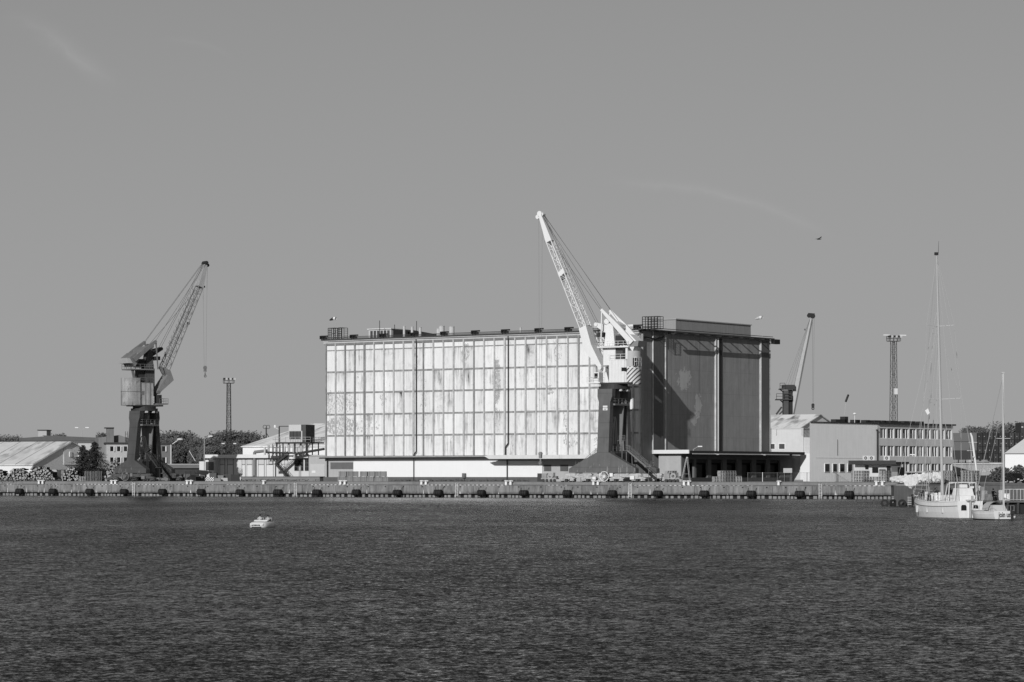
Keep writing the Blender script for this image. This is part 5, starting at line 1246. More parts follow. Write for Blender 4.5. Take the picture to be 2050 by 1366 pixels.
def tree_mesh(h, r, nb, nl, ls, m, name, lab, grp, bare=.25):
    r_ = thing(name, lab, 'tree', (0,0,0), 0, grp)
    tr = MB(); tr.cyl((0,0,0),(.1,0,h*.55),h*.022+.08,h*.012,8)
    crown = MB(); cs = []
    for i in range(nb):
        a = random.uniform(0,6.28); t_ = random.uniform(bare, 1); zz = h*t_; rr = r*math.sqrt(random.random())*(1-.75*abs(t_-.55)**1.3*1.6 if t_>.3 else .75)
        p = (rr*math.cos(a), rr*math.sin(a), min(zz, h*.93)); cs.append((p, random.uniform(.13,.30)*r))
        if i % 2 == 0: tr.cyl((0,0,h*random.uniform(.2,.5)), p, .08+h*.004, .03, 5)
    for p, cr_ in cs:
        for k in range(nl):
            v = Vector((random.gauss(0,1),random.gauss(0,1),random.gauss(0,.75)))
            v = v.normalized()*cr_*random.uniform(.55,1.25)
            leafquad(crown, (p[0]+v.x, p[1]+v.y, max(h*.05, p[2]+v.z)), ls*random.uniform(.6,1.3))
    tr.build('trunk', BARK, r_); crown.build('crown', m, r_)
    return proto(r_)
protos = [tree_mesh(14, 6.0, 120, 110, .2, LEAF, 'broadleaf_tree', '', 'broadleaf trees behind the yard', .08),
          tree_mesh(14, 5.0, 100, 110, .2, LEAF2, 'broadleaf_tree', '', 'broadleaf trees behind the yard', .08),
          tree_mesh(14, 7.5, 140, 110, .2, LEAF, 'broadleaf_tree', '', 'broadleaf trees behind the yard', .05)]
usedt = [False]*3
TR = [(338,880,9,0),(352,869,12,2),(366,877,9,1),(378,883,9,0),(390,878,9,1),(402,881,9,0),(414,889,8,1),(428,884,9,0),(440,878,10,2),(452,869,11,1),(462,866,10,0),(474,869,12,2),(486,872,11,0),(497,877,10,1),(508,884,9,0),(16,877,8,2),(30,880,7,0),(5,882,7,1),(118,872,6,0),(204,868,6,1),
      (346,892,8,1),(372,894,8,2),(398,897,8,0),(424,897,8,2),(450,892,8,0),(478,890,9,1),(500,893,8,2),(1952,858,9,0),(1962,860,6,1),(2022,853,9,2),(2006,862,5,1),(1940,866,5,0)]
near_ = ['above the brick office roof','right beside the left crane','behind the left crane','behind the parked cars','left of the tall lamp post','behind the tall lamp post','right of the tall lamp post']
for i, (px, py, wm_, k) in enumerate(TR):
    Y = 830 + (i*37 % 60) + (0 if i < 20 else -35); p = at(px, py, Y); h = p[2]-GZ
    side = 'left' if px < 600 else 'right'
    lab = 'leafy tree of the dark tree belt, %s from the left' % ORD[0] if False else None
    s_ = h/14
    if px < 240: lab = 'bushy treetop showing over the roofs at the far left, %s' % {16:'largest',30:'just right of the largest',5:'at the picture edge',118:'over the cream shed roof',204:'left of the stair tower'}[px]
    elif px > 1900: lab = 'treetop showing above the dark crate stack, %s' % {1952:'left of the bent mast',1962:'right of the bent mast',2022:'broad one at right',2006:'small one beside the broad one',1940:'next to the dark shed'}[px]
    else: lab = ('tall tree' if i < 15 else 'lower front tree')+' in the belt behind the lamp post, %s from the left' % (ORD[i] if i < 15 else ORD[i-20])
    sc3 = (s_*wm_/9.0, s_*wm_/9.0, s_)
    if not usedt[k]: o = protos[k]; usedt[k] = True; o.location = (p[0], Y, GZ); o.scale = sc3; o['label'] = lab; o.rotation_euler = (0,0,i)
    else: dup(protos[k], (p[0], Y, GZ), i*1.7, lab, sc3)
def conifer(px, py, Y, seed, lab):
    random.seed(seed); p = at(px, py, Y); h = p[2]-GZ
    r_ = thing('spruce_tree', lab, 'tree', (p[0], Y, GZ), 0, 'spruces beside the log piles')
    tr = MB().cyl((0,0,0),(0,0,h),.16,.03,8); nd = MB()
    z = .15
    while z < h*.98:
        R_ = (h-z)*.68+.2; n = 9
        for k in range(n):
            a = random.uniform(0,6.28); L_ = R_*random.choice((.6,.8,1,1.25)); e = Vector((math.cos(a)*L_, math.sin(a)*L_, z-L_*.10+random.uniform(-.15,.3)))
            b0 = Vector((0,0,z)); tr.bar(b0, e, .03) if k % 3 == 0 else None
            for j in range(16):
                t_ = (j+1.0)/16; c_ = b0.lerp(e, t_)+Vector((random.gauss(0,.09),random.gauss(0,.09),random.gauss(0,.06)-.1*t_))
                leafquad(nd, c_, .055+.1*(1-t_*.5)*random.uniform(.5,1.1))
        z += .2
    tr.build('trunk', BARK, r_); nd.build('needles', NEEDLE, r_)
conifer(166, 891, 646, 1, 'dark spruce, left one of the two beside the pallets')
conifer(189, 883, 648, 2, 'dark spruce, right and taller one of the two beside the pallets')
def bush(px0, px1, py, Y, lab, m=LEAF2, seed=5, n=60):
    random.seed(seed); p0, p1 = at(px0, py, Y), at(px1, py, Y); w_ = p1[0]-p0[0]; h = p0[2]-GZ
    r_ = thing('bush', lab, 'bush', ((p0[0]+p1[0])/2, Y, GZ)); b_ = MB(); s_ = MB()
    for i in range(n):
        a = random.uniform(0,6.28); rr = w_/2*math.sqrt(random.random()); x_, y_ = rr*math.cos(a), rr*math.sin(a)*.7; zt_ = h*math.sqrt(max(0,1-(rr/(w_/2))**2*.8))
        s_.cyl((x_*.3,y_*.3,0),(x_,y_,zt_*.8),.04,.02,5)
        for k in range(40): leafquad(b_, (x_+random.gauss(0,.35), y_+random.gauss(0,.35), max(.1, zt_*random.uniform(.1,1.0))), random.uniform(.08,.2))
    s_.build('stems', BARK, r_); b_.build('foliage', m, r_)
bush(1984, 2026, 934, 585, 'dark bush in front of the white tent hall', seed=6); bush(2022, 2062, 930, 580, 'second dark bush at the right edge beside the dark car', seed=7)
bush(214, 243, 915, 662, 'thin leafless shrub between the office and the left crane', leafmat(.12,'twigs'), 8, 26)
# low weeds along the plinth
wd = MB(); random.seed(4)
for i in range(900):
    px = random.choice((random.uniform(780,1060), random.uniform(440,650), random.uniform(60,160), random.uniform(0,130)))
    Y = W.Y(W.u(px))-1.2-random.random()*1.2 if px > 700 else random.uniform(643,652)
    p = at(px, 960, Y)
    for k in range(3): leafquad(wd, (p[0]+random.gauss(0,.3), Y+random.gauss(0,.3), GZ+random.uniform(0,.45)), random.uniform(.06,.16))
o = wd.build('weeds', LEAF2); tag(o, 'low weeds growing along the foot of the warehouse and the ramps', 'weeds', kind='stuff')

# ---------------------------------------------------------------- light masts and lamps
def light_tower(px, pt, Y, wpx, hpx, lab, m, zb=0):
    p = at(px, pt, Y); h = p[2]-GZ; s_ = F/Y; w_ = wpx/s_/2
    r_ = thing('lattice_light_tower', lab, 'light mast', (p[0], Y, GZ), .3)
    l = MB(); n = max(8, int(h/ (2.2*w_*1.3)))
    wb, wt = w_*1.25, w_*.8
    c = lambda k, t_: (math.copysign(wb+(wt-wb)*t_, 1 if k in (0,1) else -1), math.copysign(wb+(wt-wb)*t_, 1 if k in (1,2) else -1), h*t_)
    for k in range(4): l.lattice(c(k,0), c(k,1), c((k+1)%4,0), c((k+1)%4,1), n, .06, .12, 'z')
    l.build('lattice', m, r_)
    MB().bar((0,0,0),(0,0,h),.1).build('ladder', m, r_)
    W2 = hpx/s_/2
    MB().box(-W2, W2, -W2*.6, W2*.6, h, h+.15).rail([(-W2,-W2*.6,h+.15),(W2,-W2*.6,h+.15),(W2,W2*.6,h+.15),(-W2,W2*.6,h+.15),(-W2,-W2*.6,h+.15)], 1.1, .1, 1.1).build('platform', m, r_)
    for k in range(6):
        x_ = -W2+2*W2*k/5; MB().box(x_-.3, x_+.3, -W2*.6-.3, -W2*.6, h+.9, h+1.4).build('floodlight', DWHITE if k%2 else DARK, r_)
    return r_, h
r1, h1 = light_tower(458, 768, 752, 8, 20, 'tall dark lattice floodlight mast left of the control tower', mat(.06,.7,.2))
a_ = MB(); zz = at(0,889,752)[2]-GZ
a_.bar((-1.4,0,zz),(1.4,0,zz),.12); a_.build('cross_arm', STEEL, r1)
for s in (-1,1): MB().box(s*1.5-.35, s*1.5+.35, -.3, .2, zz-.05, zz+.25).build('floodlight', WHITE, r1)
r2, h2 = light_tower(1789, 684, 700, 11, 24, 'tall lattice floodlight mast rising behind the office block', mat(.13,.7,.3))
for s in (-1, 1): MB().box(s*2.1-.8, s*2.1+.8, -.8, -.4, h2+1.35, h2+1.6).build('floodlight', WHITE, r2)
MB().box(-.4, .3, -1.6, -.9, h2*.62, h2*.62+1.4).build('equipment_box', WHITE, r2)
def lamp_post(px, pt, Y, lab, arms=1, base=GZ):
    p = at(px, pt, Y); h = p[2]-base; r_ = thing('street_lamp', lab, 'street lamp', (p[0], Y, base))
    MB().cyl((0,0,0),(0,0,h),.11,.07,8).build('pole', LGREY, r_)
    for s in ((-1,1) if arms == 2 else (1,)):
        MB().cyl((0,0,h),(s*1.0,0,h+.6),.05,.05,6).build('arm', LGREY, r_); MB().box(s*.9, s*1.8, -.15, .15, h+.5, h+.72).build('lamp_head', WHITE, r_)
lamp_post(409, 879, 648, 'tall grey lamp post in front of the low plant building'); lamp_post(164, 861, 760, 'double-armed street lamp behind the cream shed roof', 2)
lamp_post(1812, 917, 560, 'thin lamp post in front of the office entrance')
lamp_post(1388, 900, 600, 'thin lamp post before the loading docks')

# ---------------------------------------------------------------- logs
random.seed(21)
def logmesh():
    r_ = MB(); r_.cyl((0,0,0),(0,4,0),1,.95,9)
    r_.mi[-2] = 1; r_.mi[-1] = 1
    return r_
LEND = mat(.31,.85,1.0,1.7)
lm_ = logmesh(); lo = lm_.build('log', [BARK, LEND]); lme = lo.data; first = True
piles = [('large left log pile', 8, 62, 937, 962, 640, 70), ('large log pile beside the spruces', 46, 110, 934, 963, 644, 85), ('log pile under the containers', 123, 162, 936, 950, 649, 40), ('log pile behind the left crane', 210, 243, 927, 957, 645, 60), ('log pile at the picture edge', -14, 12, 940, 957, 642, 25)]
for nm, p0, p1, py0, py1, Y, n in piles:
    Y = yq((p0+p1)/2, 5.5)
    a, c = at(p0, 0, Y)[0], at(p1, 0, Y)[0]; top = at(0, py0, Y)[2]-GZ; cnt = 0; tries = 0; pts = []
    while cnt < n and tries < 9000:
        tries += 1
        x_ = random.uniform(a, c); r = random.choice((.13,.17,.2,.24,.3)); t_ = (x_-a)/(c-a); lim = top*min(1, 2.6*min(t_, 1-t_)+.25)
        z_ = GZ+r+random.random()*max(.05, lim-2*r)
        if any((x_-q[0])**2+(z_-q[1])**2 < (.82*(r+q[2]))**2 for q in pts): continue
        pts.append((x_, z_, r)); cnt += 1
        if first: o = lo; first = False
        else: o = lo.copy(); col.objects.link(o)
        o.location = (x_, Y+random.uniform(-.5,.5), z_); o.scale = (r, 1, r); o.rotation_euler = (random.uniform(-.03,.03), random.uniform(0,3), random.uniform(-.25,.25))
        tag(o, 'sawn log with pale cut end in the '+nm, 'log', 'logs in the '+nm)
    # bark shadowed mass of further logs behind the front row
    mb = MB(); random.seed(n)
    for (x_, z_, r) in pts:
        mb.cyl((x_+random.uniform(-.2,.2), Y+.9, z_), (x_, Y+4.5, z_), r*1.15, r*1.1, 7)
    o = mb.build('log_pile_core', BARK); tag(o, 'further logs lying behind the front ends of the '+nm, 'log pile', kind='stuff')

# ---------------------------------------------------------------- pallets: each pallet its own object
def pallet_mesh():
    b = MB()
    for k in range(5): b.box(-.6, .6, -.6+k*.26, -.44+k*.26, .12, .145)
    for x_ in (-.55,0,.55): b.box(x_-.05,x_+.05,-.6,.6,.022,.119)
    for k in (-.6,-.08,.44): b.box(-.6,.6,k,k+.16,0,.021)
    return b
pal = pallet_mesh().build('wooden_pallet', TIMBER); PALD = mat(.20,.85,.3,1.2); pal2 = None
pfirst = True; random.seed(9)
def stack(px, pyb, Y, n, lab, dark=False, rz=.3, s=1.0, z=GZ, ph=.285):
    global pfirst, pal2
    p = at(px, 0, Y)
    for k in range(n):
        if pfirst: o = pal; pfirst = False
        else: o = pal.copy(); col.objects.link(o)
        if dark:
            if pal2 is None: pal2 = pal.data.copy(); pal2.materials.clear(); pal2.materials.append(PALD)
            o.data = pal2
        o.location = (p[0]+random.uniform(-.04,.04), Y+random.uniform(-.04,.04), z+k*ph); o.rotation_euler = (0,0,rz+random.uniform(-.03,.03)); o.scale = (s,s,1.8)
        tag(o, lab, 'pallet', 'stacked wooden pallets')
    return z+n*ph
def pile(name, pxs, Y, rows, base_n=8, s=1.0, dk=()):
    for i, px in enumerate(pxs):
        hgt = rows if isinstance(rows, int) else rows[i]
        lab = 'pallet in the %s stack from the left, %s' % (ORD[i], name)
        stack(px, 0, Y+(i % 2)*.3, (base_n*2//3)*hgt, lab, i in dk, random.uniform(.1,.5), s)
pile('beside the spruces', (165, 175, 186, 197), 640, [1,2,2,2], 6, .95, (1,2,3))
pile('in front of the loading docks', (1433, 1444, 1456, 1467, 1478), 578, [1,2,2,2,1], 6, .92, (2,3))
pile('behind the crane bogies', (1338, 1348), 572, [1,1], 12, .9, (1,))
pile('before the gatehouse', (1712, 1722, 1733, 1744), 556, [2,2,2,1], 6, .95, (2,3))
pile('right of the gatehouse pile', (1757, 1767, 1777), 554, [1,2,2], 6, .95, (2,))
pile('beside the yacht mast', (1862, 1872, 1882), 540, [2,2,2], 7, .95, (2,))
pile('behind the yacht deck', (1893, 1903, 1914), 545, [2,2,1], 6, .95, (1,2))
pile('behind the deck ventilators', (1931, 1942, 1953), 548, [2,2,2], 6, .95, (2,))
# wrapped timber bundles in front of the warehouse
tb = thing('timber_bundle', '', 'timber bundle', (0,0,0), 0, 'strapped timber bundles before the warehouse')
TBm = ribmat(.26, .11, .5, (1,0,0), .85, .25, .2)
MB().box(-.75,.75,-.6,.6,.03,1.08).build('boards', TBm, tb)
s_ = MB()
for x_ in (-.6,.5): s_.box(x_,x_+.09,-.6,.6,0,.029)
s_.build('bearers', BARK, tb)
s_ = MB()
for x_ in (-.4,.4): s_.box(x_,x_+.04,-.61,-.601,.12,1.09); s_.box(x_,x_+.04,-.61,.61,1.081,1.09)
s_.build('straps', BLACK, tb); proto(tb)
ft = True
for row, pxs in ((0, (683,697,711,725,741,755,769)), (1, (686,700,710,728,744,758,766))):
    for i, px in enumerate(pxs):
        Y = 606; p = at(px, 0, Y)[0]; lab = 'strapped timber bundle, %s from the left in the %s row before the warehouse' % (ORD[i], 'lower' if row == 0 else 'upper')
        loc = (p, Y+(i%3)*.25, GZ+row*1.09)
        if ft: tb.location = loc; tb['label'] = lab; ft = False; tb.rotation_euler = (0,0,.1)
        else: dup(tb, loc, random.uniform(-.2,.3), lab)

# ---------------------------------------------------------------- cars and yard clutter left
def car(px, Y, rz, lab, base, suv=False):
    p = at(px, 0, Y); r_ = thing('parked_car', lab, 'car', (p[0], Y, GZ), rz)
    h = 1.75 if suv else 1.42
    prof = [(-2.1,.35),(2.1,.35),(2.15,.75),(1.9,.95),(1.15,1.05),(.5,h),(-1.1 if not suv else -1.8,h),(-1.75 if not suv else -2.1,1.0),(-2.15,.8)]
    b = MB(); n = len(prof)
    vs = []
    for y_, q in ((-.85,0),(-.78,1),(.78,1),(.85,0)):
        for x_, z_ in prof: vs.append((x_, y_ if z_ < 1.06 or q else y_*.86, z_))
    fs = [tuple(range(n)), tuple(range(4*n-1,3*n-1,-1))]
    for j in range(3):
        for i in range(n): fs.append((j*n+i, (j+1)*n+i, (j+1)*n+(i+1)%n, j*n+(i+1)%n))
    b.add(vs, fs).build('body', mat(base,.25,.05,spec=.6), r_)
    for s in (-1,1):
        MB().prism([(1.0,1.08),(.45,h-.1),(-1.0,h-.1),(-1.6,1.08)], s*.855-.01, s*.855+.01).build('side_window', GLASS, r_)
        for x_ in (-1.3,1.3):
            w_ = MB().cyl((x_,s*.72,.33),(x_,s*.9,.33),.33,.33,16).build('wheel', RUBBER, r_); MB().cyl((x_,s*.9,.33),(x_,s*.91,.33),.2,.2,12).build('rim', ALU, w_)
        MB().box(2.1,2.17,s*.6-.17,s*.6+.17,.62,.78).build('headlight', WHITE, r_)
    MB().add([(1.12,-.7,1.08),(1.12,.7,1.08),(.56,.62,h-.05),(.56,-.62,h-.05)],[(0,1,2,3)]).build('windscreen', GLASS, r_)
    MB().box(2.12,2.18,-.25,.25,.45,.57).build('number_plate', WHITE, r_)
    return r_
car(2033, 520, -1.25, 'black off-road car parked beside the bushes at the right edge', .01, True)
car(1838, 585, .6, 'grey car parked in the dark opening under the office', .06)
car(352, 646, .4, 'dark car behind the left crane, leftmost of the three', .05); car(368, 648, 2.8, 'silver car behind the left crane, middle of the three', .35); car(392, 646, .3, 'dark car right of the left crane, nearest the low building', .02)
def block(name, px, Y, w_, d, h, lab, cat, m, rz=0, z=GZ, extra=None):
    p = at(px, 0, Y); o = MB().prismz([(-w_/2,-d/2),(w_/2,-d/2),(w_/2,d/2),(-w_/2,d/2)], 0, h, .94)
    if extra: extra(o)
    o = o.build(name, m); o.location = (p[0], Y, z); o.rotation_euler = (0,0,rz); return tag(o, lab, cat)
CHK, t, cb = newmat('chequered_paint'); op = t.new('ShaderNodeTexCoord').outputs['Object']
ck = t.new('ShaderNodeTexChecker', {'Vector': op, 'Scale': 4.0, 'Color1': (.75,.75,.75,1), 'Color2': (.03,.03,.03,1)}); t.l.new(ck.outputs[0], cb.inputs['Base Color'])
def barrier(o): o.box(-.85,-.6,-.35,.35,-.0,.12)
block('chequered_barrier', 420, 641, 1.9, .5, .95, 'black and white chequered barrier block before the low plant building', 'barrier', CHK)
block('concrete_tub', 436, 640.5, 1.4, 1.0, .75, 'grey rounded tub right of the chequered barrier', 'tub', GREY)
block('concrete_block', 448, 642, 1.8, .8, .8, 'pale concrete block left of the long ramp', 'concrete block', LGREY)
block('dark_skip', 471, 643, 1.9, 1.5, 1.55, 'dark steel skip standing against the ramp end', 'skip', DARK)
block('steel_bin', 1082, yq(1082, 4), 1.3, 1.0, 1.75, 'dark steel bin left of the central crane bogies', 'bin', DSTEEL)
# stacked tyres / pipes heap
tr_ = MB(); random.seed(5)
hp = thing('pipe_heap', 'dark heap of pipes and cable drums between the left crane and the plant building', 'scrap heap', at(382,0,640)[:2]+(GZ,))
for k in range(9): z = .3+.22*k; tr_.box(-1.4+.04*k, 1.2-.05*k, -.4, .4, z, z+.1)
for x_ in (-1.3,0,1.1): tr_.bar((x_,-.4,0),(x_*.8,-.4,2.3),.12)
tr_.build('rack', BLACK, hp)
for i in range(5): a = random.uniform(-1.5,2.5); MB().cyl((a,-.3,1.9+.12*i),(a+2.2,.3,1.5+.18*i),.16,.16,8).build('pipe', DSTEEL, hp)
MB().ring((-2.3,-.3,.65),(0.2,1,0),.35,.62,.5,18).build('cable_drum', STEEL, hp)
dr = thing('cable_drum', 'white cable drum standing left of the left crane', 'cable drum', at(221,0,636)[:2]+(GZ,), .3)
MB().cyl((0,-.3,.7),(0,.3,.7),.35,.35,14).build('core', TIMBER, dr)
for s in (-1,1): MB().ring((0,s*.33,.7),(0,1,0),.1,.7,.06,20).build('flange', DWHITE, dr)
bm_ = thing('steel_beams', 'long rusty steel beams lying between the left crane and the quay edge', 'steel beams', at(300,0,633)[:2]+(GZ,), Q.a)
for k in range(6): MB().bar((-4+random.uniform(-1,1),-.4+.2*k,.15+.12*k),(3.5+random.uniform(-1,1.5),-.2+.15*k,.2+.25*(k%3)),.22,.3).build('beam', CR_MID, bm_)
# fence right of the loading dock
fn = thing('wire_fence', 'wire mesh fence on thin posts between the loading dock and the gatehouse', 'fence', at(1497,0,575)[:2]+(GZ,), R(-6))
Lf = 23.0; b = MB()
mesh_ = MB()
for k in range(9): x_ = Lf*k/8; MB().cyl((x_,0,0),(x_,0,1.95),.06,.06,8).build('fence_post', STEEL if k != 1 else WHITE, fn)
mesh_.bar((0,0,1.85),(Lf,0,1.85),.04).bar((0,0,.15),(Lf,0,.15),.04)
for k in range(92): x_ = Lf*k/92; mesh_.bar((x_,0,.15),(x_,0,1.85),.012)
for k in range(7): mesh_.bar((0,0,.3+k*.25),(Lf,0,.3+k*.25),.01)
mesh_.build('wire_mesh', STEEL, fn)
nb = thing('notice_board', 'blank pale notice board on the wire fence near the dock corner', 'notice board', at(1577,0,573.5)[:2]+(GZ,), R(-6)); MB().box(-.85,.85,-.05,.05,1.85,2.75).build('panel', LGREY, nb); MB().box(-.7,-.6,-.04,.04,0,1.849).box(.6,.7,-.04,.04,0,1.849).build('posts', STEEL, nb)
# step ladder by the annex corner
sl = thing('platform_ladder', 'tall white trestle ladder leaning by the corner of the loading annex', 'ladder', at(1373,0,586)[:2]+(GZ,), R(-20))
b = MB()
for s in (-.35,.35): b.bar((-.9,s,0),(.25,s,5.0),.09); b.bar((.9,s,0),(.3,s,5.0),.07)
for k in range(12): t_ = k/12; b.bar((-.9+1.15*t_,-.35,5*t_),(-.9+1.15*t_,.35,5*t_),.06)
b.build('frame', DWHITE, sl); MB().box(-.55,.65,-.45,.45,1.6,1.7).build('deck', STEEL, sl)
# bird in the air
bd = thing('gull', 'dark gull gliding in the open sky right of the central crane', 'bird', at(1640,479,380), .4)
g_ = MB(); g_.add([(-.3,0,0),(0,0,.06),(.05,.55,.1),(-.15,1.0,.02),(-.2,.5,.06)],[(0,1,2,4),(4,2,3)]).add([(-.3,0,0),(0,0,.06),(.05,-.5,.16),(-.15,-.9,.3),(-.2,-.45,.14)],[(4,2,1,0),(3,2,4)]).ball((-.1,0,0),.32,.09,.08,8,5).ball((.24,0,.03),.08,.06,.06,8,5)
g_.build('body', DARK, bd)

ls_ = thing('low_shed', 'low grey shed with a pale roof edge in front of the tree belt', 'shed', at(336,0,700)[:2]+(GZ,), 0)
Lq = at(406,0,700)[0]-at(336,0,700)[0]; zq = at(0,930,700)[2]-GZ
MB().box(0,Lq,0,8,0,zq-.9).build('wall', mat(.05,.85,.3), ls_); MB().prismx([(-.6,zq-.899),(8,zq-.899),(4,zq),(.2,zq-.1)],-.3,Lq+.3).build('roof', mat(.15,.8,.2), ls_); MB().box(-.3,Lq+.3,.2,.5,zq-.05,zq+.12).build('ridge_strip', LGREY, ls_)
random.seed(31)
for i,(px,w_,h,b_) in enumerate(((344,1.6,1.0,.08),(357,1.9,1.5,.05),(376,1.2,1.6,.16),(399,1.5,1.2,.05),(407,1.2,1.5,.12),(428,1.6,1.7,.09),(443,1.3,1.2,.2),(455,2.0,1.4,.07))):
    crt = thing('lidded_crate', 'weathered %s crate in the yard clutter right of the left crane, %s from the left' % ('dark' if b_ < .1 else 'grey', ORD[i]), 'crate', at(px,0,643.5+i%3)[:2]+(GZ,), random.uniform(-.4,.4))
    MB().box(-w_/2,w_/2,-.5,.5,.1,h).build('body', ribmat(b_,.3,.5), crt); MB().box(-w_/2-.05,w_/2+.05,-.55,.55,h+.001,h+.08).build('lid', mat(b_*1.8,.8,.3), crt)
    bb = MB()
    for x_ in (-w_/2+.1, w_/2-.2): bb.box(x_,x_+.1,-.5,.5,0,.099)
    bb.build('bearers', BARK, crt)

def trolley(px, Y, lab, seed):
    random.seed(seed); r_ = thing('rail_trolley', lab, 'trolley', at(px,0,Y)[:2]+(GZ,), Q.a)
    MB().box(-1.7,1.7,-.6,.6,.6,.85).build('frame', mat(.30,.7,.5,1.5), r_)
    w_ = MB()
    for x_ in (-1.2,-.4,.5,1.3): w_.cyl((x_,-.6,.35),(x_,-.45,.35),.32,.32,14)
    w_.build('wheels', DSTEEL, r_)
    MB().box(-1.6,-.5,-.5,.5,.86,1.75).build('engine_box', mat(.26,.7,.4,1.5), r_); MB().ring((.35,-.62,1.2),(0,1,0),.3,.62,.1,20).build('hand_wheel', mat(.35,.6,.2), r_)
    MB().box(-.3,1.6,-.3,.5,.86,1.2).cyl((1.1,-.3,1.2),(1.1,-.3,1.9),.2,.2,10).build('winch', CR_MID, r_)
trolley(1101, yq(1101,3), 'grey rail trolley with a hand wheel left of the central crane', 3); trolley(1347, yq(1347,3), 'grey rail trolley right of the central crane before the loading annex', 4)

iv = MB(); random.seed(77)
for i in range(2600):
    px = random.uniform(1842, 1975); Y = random.uniform(415, 419.5); p = at(px, 0, Y); z_ = random.uniform(.6, 2.75)*(.6+.4*math.sin(px*.11)**2)
    leafquad(iv, (p[0], Y-.3, z_+.2), random.uniform(.05,.13))
o = iv.build('overgrowth', LEAF2); tag(o, 'dark overgrown weeds hanging over the pier face behind the yacht bow', 'overgrowth', kind='stuff')
# ---------------------------------------------------------------- people
SKIN = mat(.35,.6,.05); 
def person(loc, rz, pose, lab, top, bottom, hair=DARK, s=1.0):
    """pose: dict of joints; one skinned body, clothing as fitted shells"""
    r_ = thing('person', lab, 'person', loc, rz); r_.scale = (s,s,s)
    J = pose
    names = list(J); me = bpy.data.meshes.new('body')
    E = [('pelvis','chest'),('chest','neck'),('neck','head'),('chest','shL'),('shL','elL'),('elL','haL'),('chest','shR'),('shR','elR'),('elR','haR'),('pelvis','hipL'),('hipL','knL'),('knL','anL'),('anL','toL'),('pelvis','hipR'),('hipR','knR'),('knR','anR'),('anR','toR')]
    me.from_pydata([J[n] for n in names], [(names.index(a),names.index(b)) for a,b in E], [])
    rad = dict(pelvis=.15,chest=.16,neck=.055,head=.10,shL=.07,shR=.07,elL=.045,elR=.045,haL=.04,haR=.04,hipL=.10,hipR=.10,knL=.065,knR=.065,anL=.045,anR=.045,toL=.04,toR=.04)
    o = bpy.data.objects.new('body', me); col.objects.link(o)
    md = o.modifiers.new('skin','SKIN'); 
    for i, n in enumerate(names):
        sv = me.skin_vertices[0].data[i]; rr = rad[n]; sv.radius = (rr,rr); sv.use_root = (n == 'pelvis')
    o.modifiers.new('sub','SUBSURF').levels = 1; o.modifiers['sub'].render_levels = 1
    bpy.context.view_layer.update(); m2 = bpy.data.meshes.new_from_object(o.evaluated_get(bpy.context.evaluated_depsgraph_get()))
    bpy.data.objects.remove(o)
    m2.name = 'body'; m2.materials.clear()
    for m_ in (SKIN, top, bottom): m2.materials.append(m_)
    hd = Vector(J['head']); pz = Vector(J['pelvis'])
    for p in m2.polygons:
        c = p.center; p.use_smooth = True
        near_leg = min((c-(Vector(J[a]).lerp(Vector(J[b]),t_))).length for a,b in (('hipL','knL'),('knL','anL'),('hipR','knR'),('knR','anR')) for t_ in (0,.5,1))
        near_top = min((c-(Vector(J[a]).lerp(Vector(J[b]),t_))).length for a,b in (('pelvis','chest'),('chest','shL'),('chest','shR'),('shL','elL'),('shR','elR')) for t_ in (.3,.6,1))
        if (c-hd).length < .16 or min((c-Vector(J['haL'])).length,(c-Vector(J['haR'])).length) < .12: p.material_index = 0
        elif near_leg < near_top: p.material_index = 2
        else: p.material_index = 1
    b_ = bpy.data.objects.new('body', m2); col.objects.link(b_); b_.parent = r_
    MB().ball((hd.x, hd.y+.02, hd.z+.05), .105, .115, .10, 12, 8).build('hair', hair, r_, True)
    return r_
def stand(lean=0, arm=.1):
    return dict(pelvis=(0,0,.95),chest=(0,-lean*.5,1.35),neck=(0,-lean*.8,1.5),head=(0,-lean-.02,1.64),shL=(.19,-lean*.6,1.42),elL=(.25,-lean*.5-arm,1.14),haL=(.24,-lean-.15-arm,.9),shR=(-.19,-lean*.6,1.42),elR=(-.25,-lean*.5,1.14),haR=(-.26,-lean-.1,.88),hipL=(.1,0,.9),knL=(.11,-.03,.5),anL=(.12,.02,.08),toL=(.14,-.16,.04),hipR=(-.1,0,.9),knR=(-.12,-.05,.5),anR=(-.13,.04,.08),toR=(-.15,-.12,.04))
def sit(arm=.25):
    return dict(pelvis=(0,0,.12),chest=(0,.02,.52),neck=(0,.0,.68),head=(0,-.03,.83),shL=(.19,0,.6),elL=(.24,-arm,.42),haL=(.18,-arm-.2,.45),shR=(-.19,0,.6),elR=(-.24,-arm,.42),haR=(-.18,-arm-.2,.45),hipL=(.1,-.02,.1),knL=(.12,-.42,.22),anL=(.12,-.62,-.12),toL=(.12,-.78,-.14),hipR=(-.1,-.02,.1),knR=(-.12,-.42,.2),anR=(-.12,-.64,-.12),toR=(-.12,-.78,-.14))

